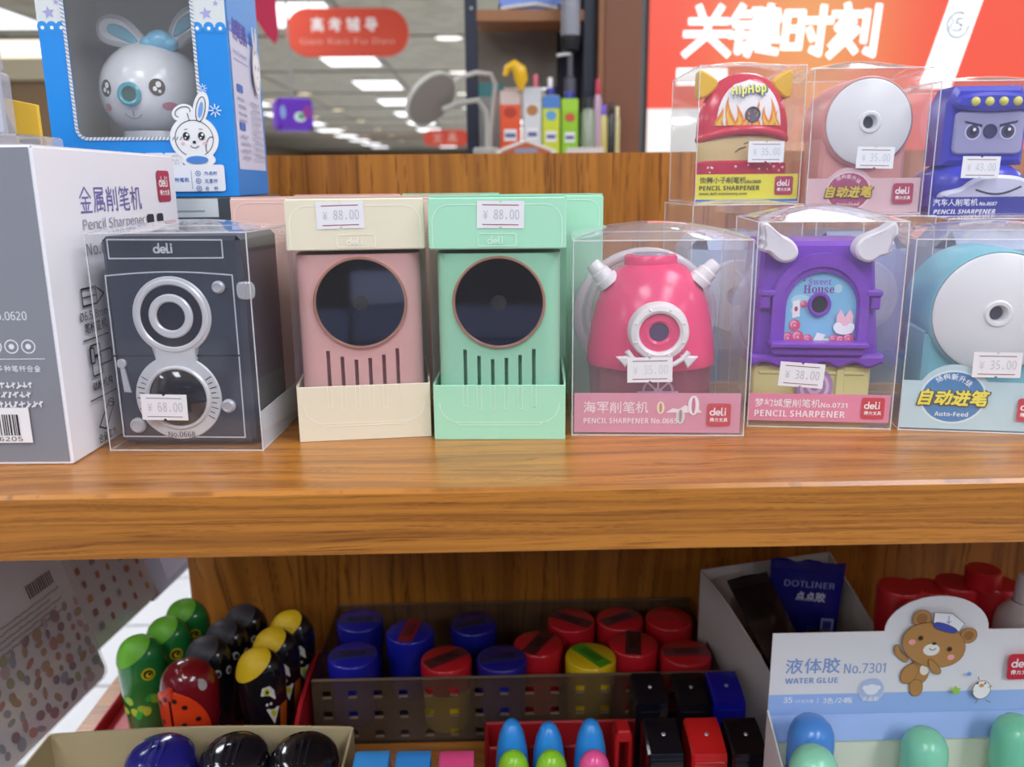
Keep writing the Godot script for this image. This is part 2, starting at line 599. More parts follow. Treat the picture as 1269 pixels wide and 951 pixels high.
# ---------------------------------------------------------------- print: characters, the round-lettered mark, price stickers
const STROKES := {
	"金": "50,5 10,42;50,5 90,42;28,42 72,42;14,62 86,62;50,42 50,94;30,70 36,86;70,70 64,86;8,95 92,95",
	"属": "18,8 84,8 84,24;18,24 84,24;18,8 18,60 6,95;32,36 80,30;56,33 56,80;32,44 80,44 80,58 32,58 32,44;28,66 90,66 90,92 80,92;28,66 28,95;56,66 56,88;40,88 72,84",
	"削": "28,5 28,38;8,14 16,30;48,14 40,30;10,40 48,40 48,95 40,92;10,40 8,95;10,56 48,56;10,72 48,72;68,15 68,70;90,5 90,95 78,90",
	"笔": "22,4 6,30;18,14 46,14;30,18 36,30;66,4 50,30;62,14 94,14;74,18 82,30;76,34 18,42;14,58 86,52;8,76 92,70;48,40 48,86 56,94 90,94 92,82",
	"机": "4,28 46,28;26,4 26,96;26,32 6,68;26,36 44,56;58,10 58,60 46,94;58,10 84,10 84,82 88,92 97,92 97,76",
	"海": "8,10 20,20;4,36 16,46;6,92 22,62;42,4 30,30;36,18 94,18;38,36 86,36 80,92 70,92;38,36 32,78 92,78;26,56 98,56;56,42 62,52;54,62 60,72",
	"军": "10,10 10,26;10,10 90,10 86,26;52,16 24,46 84,46;8,68 92,68;52,34 52,98;24,30 80,30",
	"梦": "8,14 46,14;28,2 28,42;28,16 6,38;28,16 46,34;54,14 94,14;74,2 74,42;74,16 52,38;74,16 96,36;44,44 14,72;34,54 82,54 62,80 12,98;38,64 52,74",
	"幻": "30,4 12,30 34,30 10,62;34,30 46,44;10,64 44,60;38,52 50,70;54,20 92,20 88,86 72,90",
	"城": "2,32 32,32;17,8 17,78;2,84 34,72;40,26 96,26;42,26 42,60 32,92;42,48 62,48 60,78 52,78;70,6 76,60 96,92 97,74;92,42 66,90;82,6 92,16",
	"堡": "26,4 10,34;18,22 18,54;36,8 88,8 88,28 36,28 36,8;32,40 94,40;62,28 62,58;62,40 34,56;62,40 92,56;20,74 80,74;50,58 50,94;6,95 94,95",
	"街": "20,4 4,26;24,28 4,54;14,44 14,96;34,20 64,20;49,6 49,38;30,38 66,38;34,62 64,62;49,46 49,84;28,88 66,82;72,22 94,22;70,44 98,44;86,44 86,94 76,90",
	"舞": "22,2 8,20;18,12 90,12;8,32 94,32;26,12 26,44;44,12 44,44;62,12 62,44;80,12 80,44;4,46 96,46;26,50 6,76;20,58 44,58 14,96;20,68 32,78;54,56 94,56;52,76 96,76;62,56 58,76;78,50 78,98",
	"小": "50,6 50,94 38,88;26,36 8,72;72,34 92,70",
	"子": "18,10 80,10 52,34;52,34 52,94 38,88;6,50 94,50",
	"汽": "8,10 20,20;4,36 16,46;6,92 22,62;42,4 28,36;38,18 92,18;40,34 86,34;34,50 80,50 82,82 92,94 96,76",
	"车": "10,18 90,18;46,2 20,48 84,48;6,70 94,70;54,34 54,98",
	"人": "50,6 46,46 6,94;48,40 94,94",
	"自": "50,2 38,18;20,18 80,18 80,96;20,18 20,96;20,42 80,42;20,66 80,66;20,92 80,92",
	"动": "8,18 46,18;4,40 50,40;26,40 10,82 44,76;38,62 50,88;54,30 94,30 90,86 78,90;72,6 68,50 48,94",
	"进": "12,10 22,22;4,44 22,44 22,76 6,90;6,90 24,84 50,94 96,94;34,24 92,24;30,50 96,50;50,6 48,60 36,82;76,6 76,84",
	"结": "28,4 8,32 34,32 8,60 42,54;4,90 44,78;48,20 98,20;72,4 72,46;52,46 92,46;54,60 90,60 90,94 54,94 54,60",
	"构": "2,28 44,28;24,4 24,96;24,32 4,66;24,36 40,54;58,4 46,36;54,22 94,22 92,88 78,92;66,36 50,70 80,66;72,56 86,76",
	"新": "26,2 32,12;6,16 50,16;16,22 20,36;40,22 36,36;4,40 52,40;8,58 50,58;28,40 28,96;26,62 6,86;32,62 48,80;92,6 60,16 60,54 50,94;60,40 98,40;80,40 80,98",
	"升": "46,6 10,22;4,48 96,48;34,18 32,60 10,94;70,6 70,98",
	"级": "26,4 8,32 32,32 8,60 40,54;4,90 42,78;48,12 84,12 74,42 92,42 76,74 46,96;60,12 58,50 42,92;60,44 96,96",
	"液": "8,10 20,20;4,36 16,46;6,92 22,62;58,2 64,12;28,18 96,18;44,22 28,56;38,44 38,96;68,22 52,54;64,34 90,34 78,66 48,96;60,50 70,58;62,52 96,94",
	"体": "28,4 4,48;20,32 20,96;36,26 98,26;66,4 66,96;66,28 34,76;66,28 98,76;50,74 82,74",
	"胶": "10,8 36,8 36,92 28,88;10,8 10,60 2,94;10,34 36,34;10,58 36,58;68,2 74,14;44,20 98,20;58,28 44,48;80,28 96,46;86,46 70,78 42,96;54,46 72,78 98,96",
	"关": "28,6 36,22;72,6 62,24;14,32 86,32;6,56 94,56;50,32 48,60 8,94;52,60 94,94",
	"键": "20,4 4,32;14,18 36,18;10,38 36,38;4,58 36,58;20,38 20,88 38,76;46,12 58,12 46,42 58,42 40,94;42,56 62,84 98,90;62,14 92,14 92,38;58,26 98,26;62,38 92,38;60,52 94,52;56,66 98,66;78,4 78,82",
	"时": "8,16 38,16 38,80 8,80 8,16;8,46 38,46;46,30 98,30;80,6 80,92 66,86;56,48 64,64",
	"刻": "28,2 32,12;4,18 58,18;30,20 14,44 36,40;44,32 6,78;54,48 4,96;34,66 54,88;70,14 70,68;92,4 92,94 78,88",
	"高": "48,2 52,12;6,16 94,16;30,26 70,26 70,42 30,42 30,26;12,52 88,52 88,94 76,92;12,52 12,96;34,66 66,66 66,84 34,84 34,66",
	"考": "16,18 68,18;42,2 42,38;6,38 94,38;82,10 8,78;40,58 72,54;40,58 36,70 78,70 70,94 52,92",
	"辅": "4,16 40,16;22,2 10,44 40,44;4,70 42,64;26,30 26,96;46,18 98,18;50,36 92,36 92,92 84,92;50,36 50,96;50,54 92,54;50,72 92,72;72,2 72,96;80,4 92,12",
	"导": "24,6 78,6 78,26 24,26;24,6 24,40 34,46 88,46 90,34;6,60 94,60;66,46 66,94 50,90;26,68 38,82",
	"得": "24,4 6,26;26,28 4,56;16,44 16,96;40,6 86,6 86,34 40,34 40,6;40,20 86,20;34,44 94,44;32,60 98,60;76,44 76,94 62,90;46,68 56,82",
	"力": "10,30 86,30 80,88 62,92;46,4 44,50 8,94",
	"文": "48,4 54,16;6,24 94,24;76,24 56,66 8,96;26,28 46,66 94,96",
	"具": "24,6 76,6 76,66;24,6 24,66;24,26 76,26;24,46 76,46;6,68 94,68;34,72 12,96;66,72 90,96",
	"色": "38,2 10,36;32,14 66,14 52,30;16,34 80,34 80,60 16,60;16,34 16,86 26,94 90,94 94,78;48,34 48,60",
	"瓶": "12,4 20,16;42,4 34,18;4,24 50,24;2,50 52,50;18,24 18,60 4,94;38,24 38,96;56,10 96,10;62,10 58,90 74,80;62,38 84,38 86,86 96,94 97,78;68,52 74,66",
	"点": "50,2 50,32;50,16 84,16;24,32 78,32 78,60 24,60 24,32;14,72 8,92;34,72 38,92;58,72 64,92;80,72 92,92",
	"杆": "4,28 44,28;24,4 24,96;24,32 4,66;24,36 40,54;54,16 92,16;48,48 98,48;73,16 73,96",
	"直": "10,14 90,14;50,2 50,26;26,26 74,26 74,80 26,80 26,26;26,44 74,44;26,62 74,62;6,94 94,94",
	"多": "46,2 16,32;38,10 74,10 20,52;52,44 14,78;46,52 86,52 16,98",
	"种": "40,4 8,16;4,34 46,34;26,12 26,96;26,38 4,72;28,38 44,56;54,26 94,26 94,64 54,64 54,26;74,4 74,96",
	"合": "50,4 6,46;50,4 94,46;30,42 70,42;24,60 76,60 76,94 24,94 24,60",
}

# characters side by side; (px, py) is the lower left corner
func hanzi(a: MB, s: String, px: float, py: float, size: float, weight := 0.11, advance := 1.08, slant := 0.0, tilt := 0.0) -> void:
	for i in s.length():
		if not STROKES.has(s[i]):
			continue
		for stroke in STROKES[s[i]].split(";"):
			var pts := PackedVector2Array()
			for q in stroke.split(" "):
				var xy: PackedStringArray = q.split(",")
				var p := Vector2(float(xy[0]) * 0.01 * size + i * advance * size, (1.0 - float(xy[1]) * 0.01) * size)
				p.x += p.y * slant
				pts.append(Vector2(px, py) + p.rotated(deg_to_rad(tilt)))
			a.line(pts, weight * size)

# the round-lettered word of four letters; h is the height of the tall letters
func mark(a: MB, px: float, py: float, h: float, weight := 0.17) -> void:
	var w := weight * h
	var r := 0.29 * h
	var o := MB.oval(Vector2(px + r, py + r), r, r, 18)
	a.line(o, w, true)
	a.line(PackedVector2Array([Vector2(px + 2 * r, py), Vector2(px + 2 * r, py + h)]), w)
	var ex := px + 2.75 * r + r
	a.line(MB.oval(Vector2(ex, py + r), r, r, 16, 0, 310), w)
	a.line(PackedVector2Array([Vector2(ex - r, py + r), Vector2(ex + r, py + r)]), w)
	var lx := ex + 1.7 * r
	a.line(PackedVector2Array([Vector2(lx, py + h), Vector2(lx, py), Vector2(lx + 0.8 * r, py)]), w)
	var ix := lx + 1.7 * r
	a.line(PackedVector2Array([Vector2(ix, py), Vector2(ix, py + 0.62 * h)]), w)
	a.line(PackedVector2Array([Vector2(ix, py + 0.86 * h), Vector2(ix, py + 0.96 * h)]), w)

# the red square badge: the word with four small characters under it
func badge(a: MB, x0: float, y0: float, s: float, ground := "c8283f", radius := 0.12) -> void:
	a.c(ground).rect(x0, y0, x0 + s, y0 + s, radius * s)
	a.c("f4f0f0")
	mark(a, x0 + s * 0.14, y0 + s * 0.5, s * 0.3)
	hanzi(a, "得力文具", x0 + s * 0.13, y0 + s * 0.2, s * 0.175, 0.13)

# small print too fine to read: rows of short dashes
func small_print(a: MB, x0: float, y0: float, x1: float, row: float, n: int, h: float, sd: int, tilt := 0.0) -> void:
	var rng := RandomNumberGenerator.new()
	rng.seed = sd
	for i in n:
		var px := x0
		var end := x1 - (x1 - x0) * 0.3 * rng.randf()
		while px < end:
			var w := h * (0.5 + rng.randf() * 0.6)
			var y := y0 - row * i
			a.line(PackedVector2Array([Vector2(px, y + h * (rng.randf() - 0.2)), Vector2(px + w, y + h * rng.randf())]), h * 0.3)
			a.line(PackedVector2Array([Vector2(px + w * 0.5, y), Vector2(px + w * 0.5, y + h)]), h * 0.25)
			px += w + h * 0.35

# a price sticker 21 x 12 mm with notches top and bottom; x, y is its lower left corner on the parent's front
func sticker(parent: Node3D, at: Vector3, price: String, tilt := 0.0, red := "9a4050", faint := "b8bcc4") -> void:
	var a := MB.new()
	var base := Transform3D(Basis(Vector3(0, 0, 1), deg_to_rad(tilt)), at)
	a.x = base
	var p := PackedVector2Array()
	for q in [[0, 0], [9.6, 0], [10.5, 1.0], [11.4, 0], [21, 0], [21, 12], [11.4, 12], [10.5, 11.0], [9.6, 12], [0, 12]]:
		p.append(Vector2(q[0], q[1]) * 0.001)
	a.c("e6e6ea").extrude(p, 0.0, 0.00012)
	a.layer = 0.00014
	a.c(red)
	a.rect(0.0024, 0.0014, 0.0186, 0.0018)
	a.rect(0.0024, 0.0100, 0.0186, 0.0104)
	a.c(faint)
	a.line(PackedVector2Array([Vector2(0.0030, 0.0076), Vector2(0.0039, 0.0062), Vector2(0.0048, 0.0076)]), 0.0003)
	a.line(PackedVector2Array([Vector2(0.0039, 0.0062), Vector2(0.0039, 0.0040)]), 0.0003)
	a.line(PackedVector2Array([Vector2(0.0030, 0.0058), Vector2(0.0048, 0.0058)]), 0.0003)
	a.line(PackedVector2Array([Vector2(0.0030, 0.0049), Vector2(0.0048, 0.0049)]), 0.0003)
	a.text(price, mono, 0.0076, 0.0040, 0.0040, 0.0112)
	put(a, "price_sticker", printed, parent, "white price sticker reading " + price)


# ---------------------------------------------------------------- the shop
func build_room() -> void:
	var x0 := -9.0
	var x1 := 7.0
	var z0 := -44.0
	var z1 := 4.0
	var f := structure("floor", "white polished tile floor")
	var b := MB.new()
	b.box(Vector3(x0, FLOOR_Y - 0.1, z0), Vector3(x1, FLOOR_Y - 0.004, z1))
	put(b, "grout_bed", mat(hexc("5c5f66"), 0.7), f)
	# separate tiles where the gap beside the shelf shows them, one slab beyond
	var tile_m := [mat(hexc("d9dbe0"), 0.18), mat(hexc("d2d5da"), 0.2), mat(hexc("dcdde0"), 0.16)]
	var tile := MB.new()
	tile.box(Vector3(0.004, -0.004, 0.004), Vector3(0.296, 0.0, 0.296), 0.001)
	var tile_mesh := tile.st.commit()
	var k := 0
	for i in range(-7, 4):
		for j in range(-11, -2):
			var o := MeshInstance3D.new()
			o.name = "tile"
			o.mesh = tile_mesh
			o.material_override = tile_m[(i * 7 + j * 3 + 100) % 3]
			o.position = Vector3(i * 0.3, FLOOR_Y, j * 0.3 - 0.12)
			f.add_child(o, true)
			k += 1
	b = MB.new()
	for r in [[x0, z0, x1, -3.42], [x0, -0.72, x1, z1], [x0, -3.42, -2.1, -0.72], [1.2, -3.42, x1, -0.72]]:
		b.box(Vector3(r[0], FLOOR_Y - 0.004, r[1]), Vector3(r[2], FLOOR_Y, r[3]))
	put(b, "tiles_beyond", mat(hexc("c9cbce"), 0.25), f).set_meta("kind", "stuff")
	var c := structure("ceiling", "grey suspended ceiling")
	b = MB.new()
	b.box(Vector3(x0, CEIL_Y, z0), Vector3(x1, CEIL_Y + 0.2, z1))
	var cm := StandardMaterial3D.new()
	var nz := NoiseTexture2D.new()
	nz.width = 256
	nz.height = 256
	nz.seamless = true
	var fn := FastNoiseLite.new()
	fn.seed = 5
	fn.frequency = 0.03
	nz.noise = fn
	var ramp := Gradient.new()
	ramp.colors = PackedColorArray([hexc("aea896"), hexc("cdc7b6")])
	nz.color_ramp = ramp
	cm.albedo_texture = nz
	cm.uv1_triplanar = true
	cm.uv1_world_triplanar = true
	cm.uv1_scale = Vector3(0.4, 0.4, 0.4)
	cm.roughness = 0.9
	put(b, "ceiling_slab", cm, c)
	b = MB.new()
	for i in 12:
		b.box(Vector3(x0, CEIL_Y - 0.02, -4.0 - i * 3.0), Vector3(x1, CEIL_Y, -3.97 - i * 3.0))
	for xx in [-5.2, -3.4, -1.4, 0.2, 2.4]:
		b.box(Vector3(xx, CEIL_Y - 0.015, z0), Vector3(xx + 0.03, CEIL_Y, z1))
	put(b, "ceiling_rail", mat(hexc("8f8d84"), 0.8), c)
	var walls := [["wall_left", x0 - 0.2, z0, x0, z1, "9a8872"], ["wall_right", x1, z0, x1 + 0.2, z1, "b8b2a8"], ["wall_far", x0, z0 - 0.2, x1, z0, "a08a70"], ["wall_near", x0, z1, x1, z1 + 0.2, "b8b4b0"]]
	for w in walls:
		var s := structure(w[0])
		b = MB.new()
		b.box(Vector3(w[1], FLOOR_Y, w[2]), Vector3(w[3], CEIL_Y, w[4]))
		put(b, "wall_face", mat(hexc(w[5]), 0.8), s)
	# ceiling lights: panels in rows 2.95 m apart, small round lights in between
	for row in [[-4.75, "over the left aisle"], [-1.8, "over the middle aisle"], [1.15, "over the shelf aisle"], [4.1, "over the right aisle"]]:
		for i in 15:
			panel_light(Vector3(row[0], CEIL_Y, 3.07 - i * 2.95), row[1], true)
	# the aisle before the shelf has a light between the others
	for x in [-0.6, 1.15]:
		panel_light(Vector3(x, CEIL_Y, 1.60), "over the shelf aisle", true)
	for i in 12:
		round_light(Vector3(-0.44, CEIL_Y, -4.1 - i * 3.0), 0.15)
	for i in 6:
		round_light(Vector3(-4.2, CEIL_Y, -13.0 - i * 4.2), 0.12, true)
		round_light(Vector3(-3.3, CEIL_Y, -16.0 - i * 3.4), 0.12, true)


func panel_light(at: Vector3, where: String, lit: bool) -> void:
	var t := thing("ceiling_panel_light", "flat white rectangular light panel in the ceiling " + where, "light", at, 0, "light panels " + where)
	var b := MB.new()
	b.box(Vector3(-0.36, -0.025, -0.62), Vector3(0.36, 0.0, 0.62), 0.004)
	put(b, "frame", mat(hexc("dcdcdc"), 0.5), t)
	b = MB.new()
	b.box(Vector3(-0.34, -0.03, -0.60), Vector3(0.34, -0.024, 0.60))
	put(b, "diffuser", glow(hexc("fcfcff"), 3.0), t)
	if lit:
		var l := AreaLight3D.new()
		l.name = "panel_glow"
		l.area_size = Vector2(0.68, 1.2)
		l.area_normalize_energy = true
		l.light_energy = 5.0
		l.light_color = hexc("f4f7ff")
		l.shadow_enabled = true
		l.area_range = 60.0
		l.rotation_degrees = Vector3(-90, 0, 0)
		l.position = Vector3(0, -0.032, 0)
		t.add_child(l)


func round_light(at: Vector3, r: float, warm := false) -> void:
	var t := thing("round_ceiling_light", "small round downlight in the ceiling, " + ("warm yellow, far down the shop" if warm else "white, in a single file"), "light", at, 0, "warm round downlights" if warm else "white round downlights")
	var b := MB.new()
	b.lathe([Vector2(r, -0.02), Vector2(r * 1.1, -0.02), Vector2(r * 1.12, 0.0)], 20)
	put(b, "trim", mat(hexc("d8d8d4"), 0.5), t)
	b = MB.new()
	b.lathe([Vector2(0, -0.018), Vector2(r, -0.018)], 20)
	put(b, "lens", glow(hexc("ffe9b8") if warm else hexc("fff8ee"), 2.4), t)


# ---------------------------------------------------------------- the shelf unit
func build_shelf() -> void:
	var t := thing("display_shelf", "orange-brown wooden display shelf with a tall back panel", "shelf", Vector3(0, 0, 0))
	# one veneer for the whole unit
	var m := wood(grain(hexc("b3742a"), hexc("744313"), Vector2i(1600, 900), 11, 44.0, 0.85), 0.34, 0.25)
	var b := MB.new()
	b.uvs = Vector2(0.85, 2.4)
	b.uvo = Vector2(0.32, 1.75)
	b.box(Vector3(-0.282, -0.0268, -0.702), Vector3(0.75, 0.0, -0.3180), 0.0016)
	put(b, "shelf_board", m, t)
	b = MB.new()
	b.uvs = Vector2(0.85, 6.0)
	b.uvo = Vector2(0.32, 0.60)
	b.box(Vector3(-0.282, -0.0268, -0.3178), Vector3(0.75, -0.0010, -0.3172), 0.0002)
	put(b, "edge_band", m, t)
	b = MB.new()
	panel_upright(b, Vector3(-0.2733, FLOOR_Y, -0.720), Vector3(0.75, 0.1413, -0.702))
	put(b, "back_panel", m, t)
	b = MB.new()
	b.uvs = Vector2(0.85, 2.4)
	b.uvo = Vector2(0.32, 1.75)
	b.box(Vector3(-0.335, LOW_Y - 0.022, -0.702), Vector3(0.75, LOW_Y, -0.33), 0.0015)
	put(b, "lower_board", m, t)
	b = MB.new()
	b.uvs = Vector2(0.85, 0.7)
	b.uvo = Vector2(0.32, 0.85)
	b.box(Vector3(-0.335, FLOOR_Y, -0.702), Vector3(0.75, LOW_Y - 0.022, -0.36))
	put(b, "cupboard_base", m, t)


func panel_upright(b: MB, lo: Vector3, hi: Vector3) -> void:
	# a slab whose grain runs upwards: texture x follows height
	var faces := [
		[Vector3(lo.x, lo.y, hi.z), Vector3(hi.x, lo.y, hi.z), Vector3(hi.x, hi.y, hi.z), Vector3(lo.x, hi.y, hi.z), Vector3(0, 0, 1)],
		[Vector3(hi.x, lo.y, lo.z), Vector3(lo.x, lo.y, lo.z), Vector3(lo.x, hi.y, lo.z), Vector3(hi.x, hi.y, lo.z), Vector3(0, 0, -1)],
		[Vector3(lo.x, lo.y, lo.z), Vector3(lo.x, lo.y, hi.z), Vector3(lo.x, hi.y, hi.z), Vector3(lo.x, hi.y, lo.z), Vector3(-1, 0, 0)],
		[Vector3(hi.x, lo.y, hi.z), Vector3(hi.x, lo.y, lo.z), Vector3(hi.x, hi.y, lo.z), Vector3(hi.x, hi.y, hi.z), Vector3(1, 0, 0)],
		[Vector3(lo.x, hi.y, hi.z), Vector3(hi.x, hi.y, hi.z), Vector3(hi.x, hi.y, lo.z), Vector3(lo.x, hi.y, lo.z), Vector3(0, 1, 0)],
	]
	for f in faces:
		for k in [0, 2, 1, 0, 3, 2]:
			var p: Vector3 = f[k]
			b.vert(p, f[4], Vector2(p.y * 0.3 + 0.4, (p.x + p.z) * 0.95 + 0.96))


# ---------------------------------------------------------------- packaging
# point on a thing's own x-y plane at depth z, seen through pixel (u, v)
func lp(t: Node3D, u: float, v: float, z := 0.0) -> Vector2:
	var inv := t.transform.affine_inverse()
	var o := inv * EYE
	var d := inv.basis * ray(u, v)
	var p := o + d * ((z - o.z) / d.z)
	return Vector2(p.x, p.y)

func outline(t: Node3D, z: float, px: Array) -> PackedVector2Array:
	var out := PackedVector2Array()
	for q in px:
		out.append(lp(t, q[0], q[1], z))
	return out

func smooth(p: PackedVector2Array, n := 2) -> PackedVector2Array:
	for k in n:
		var o := PackedVector2Array()
		for i in p.size():
			var a := p[i]
			var b := p[(i + 1) % p.size()]
			o.append(a.lerp(b, 0.25))
			o.append(a.lerp(b, 0.75))
		p = o
	return p

# a clear folded-plastic box; origin at the middle of its front foot
func clear_box(label: String, at: Vector3, turn: float, w: float, h: float, d: float, haze := 0.10, bulge := 0.0025) -> Node3D:
	var t := thing("clear_box", label, "box", at, turn, "clear plastic sharpener boxes")
	var x := w * 0.5
	var b := MB.new()
	b.quad(Vector3(-x, 0, 0), Vector3(x, 0, 0), Vector3(x, h, 0), Vector3(-x, h, 0))
	b.quad(Vector3(x, 0, -d), Vector3(-x, 0, -d), Vector3(-x, h, -d), Vector3(x, h, -d))
	b.quad(Vector3(-x, 0, -d), Vector3(-x, 0, 0), Vector3(-x, h, 0), Vector3(-x, h, -d))
	b.quad(Vector3(x, 0, 0), Vector3(x, 0, -d), Vector3(x, h, -d), Vector3(x, h, 0))
	b.quad(Vector3(-x, 0.0004, -d), Vector3(x, 0.0004, -d), Vector3(x, 0.0004, 0), Vector3(-x, 0.0004, 0))
	put(b, "clear_walls", clear(hexc("e9e7f2"), haze, 0.05), t)
	b = MB.new()
	var g := []
	for i in 7:
		var row := []
		for j in 9:
			var s := float(i) / 6
			var q := float(j) / 8
			row.append(Vector3(lerpf(-x, x, q), h + bulge * sin(PI * s) * sin(PI * q) * 1.4 + bulge * s * (1.0 - s) * 2.0, -d * s))
		g.append(row)
	b.surf(g, false, false, false)
	put(b, "lid", clear(hexc("eceaf4"), haze + 0.08, 0.07), t)
	b = MB.new()
	var r := 0.00032
	for s in [-1.0, 1.0]:
		b.tube([Vector3(s * x, 0, 0), Vector3(s * x, h, 0)], r, 6)
		b.tube([Vector3(s * x, 0, -d), Vector3(s * x, h, -d)], r, 6)
		b.tube([Vector3(s * x, h, 0), Vector3(s * x, h, -d)], r, 6)
		b.tube([Vector3(s * x, r, 0), Vector3(s * x, r, -d)], r, 6)
	for yy in [r, h]:
		b.tube([Vector3(-x, yy, 0), Vector3(x, yy, 0)], r, 6)
		b.tube([Vector3(-x, yy, -d), Vector3(x, yy, -d)], r, 6)
	put(b, "fold_edges", clear(hexc("f6f6fa"), 0.42, 0.2), t)
	return t

# the printed strip behind the foot of the front pane
func card(t: Node3D, poly: PackedVector2Array, colour: String, called := "printed_card") -> MB:
	var b := MB.new()
	b.at(Vector3(0, 0, -0.0016))
	b.c(colour).extrude(poly, -0.0004, 0.0)
	b.layer = 0.00002
	return b

func facing(b: MB, o: Vector3) -> MB:
	return b.at(o, Vector3(90, 0, 0))

func ring_prof(r0: float, r1: float, h: float, bev := 0.0006) -> Array:
	return [Vector2(r1, 0), Vector2(r1, h - bev), Vector2(r1 - bev, h), Vector2(r0 + bev, h), Vector2(r0, h - bev), Vector2(r0, 0)]

func plug_prof(r: float, h: float, bev := 0.0006) -> Array:
	return [Vector2(r, 0), Vector2(r, h - bev), Vector2(r - bev, h), Vector2(0, h)]

# the flat band between two outlines of the same count, pushed from z0 to z1
func band(b: MB, outer: PackedVector2Array, inner: PackedVector2Array, z0: float, z1: float, closed := true) -> void:
	var n := outer.size()
	for i in (n if closed else n - 1):
		var j := (i + 1) % n
		var o := [outer[i], outer[j], inner[j], inner[i]]
		var f := []
		var k := []
		for p in o:
			f.append(Vector3(p.x, p.y, z1))
			k.append(Vector3(p.x, p.y, z0))
		var ccw: bool = (o[1] - o[0]).cross(o[2] - o[0]) > 0
		if ccw:
			b.quad(f[0], f[1], f[2], f[3])
			b.quad(k[0], k[1], f[1], f[0])
			b.quad(k[2], k[3], f[3], f[2])
		else:
			b.quad(f[3], f[2], f[1], f[0])
			b.quad(k[1], k[0], f[0], f[1])
			b.quad(k[3], k[2], f[2], f[3])


# ---------------------------------------------------------------- the row along the front of the shelf
func build_top_row() -> void:
	white_carton()
	camera_set()
	var cream := {"carton": "e3dcc4", "line": "f3efdf", "body": "d3a5a2", "flap": "dfb9ae"}
	var mint := {"carton": "a6e0c0", "line": "d2f3e0", "body": "98d2b3", "flap": "9fdcbb"}
	window_set(Vector3(-0.0607, 0, -0.3879), 6.0, cream, "88.00", "pink", "cream")
	window_set(Vector3(0.0027, 0, -0.3841), -3.1, mint, "88.00", "mint green", "mint green")
	# the cartons standing behind show only their lids
	var pink := {"carton": "e2bcb2", "line": "f0d8d0", "body": "d3a5a2", "flap": "e0b4aa"}
	for q in [[-0.108, -0.467, 4.0, pink, "plain pink carton behind the clear box of the camera-shaped sharpener"], [-0.036, -0.470, 3.0, pink, "plain pink carton behind the cream window carton"], [0.030, -0.468, -2.0, mint, "plain mint carton behind the mint window carton"], [-0.025, -0.548, 1.0, mint, "plain mint carton in the last row beside a pink one"], [-0.092, -0.545, 2.0, pink, "plain pink carton in the last row beside a mint one"]]:
		var t := thing("plain_carton", q[4], "carton", Vector3(q[0], 0, q[1]), q[2], "sharpener cartons in the rows behind")
		var b := MB.new()
		b.box(Vector3(-0.031, 0, -0.066), Vector3(0.031, 0.1115, 0), 0.0006)
		put(b, "carton_body", mat(hexc(q[3].carton), 0.55), t)
		b = MB.new()
		b.x = Transform3D(Basis(Vector3(1, 0, 0), deg_to_rad(-0.9)), Vector3(0, 0.1117, 0))
		b.box(Vector3(-0.0305, 0, -0.065), Vector3(0.0305, 0.0006, -0.0005))
		put(b, "lid_flap", mat(hexc(q[3].flap), 0.55), t)
		var a := MB.new()
		a.at(Vector3(0, 0, 0.0002))
		a.c(q[3].line).line(MB.rounded(-0.029, 0.091, 0.029, 0.109, 0.006), 0.0004, true)
		mark(a, -0.006, 0.0925, 0.004)
		put(a, "print", printed, t)
	pink_set()
	house_set()
	feed_set(0.2287, "blue")


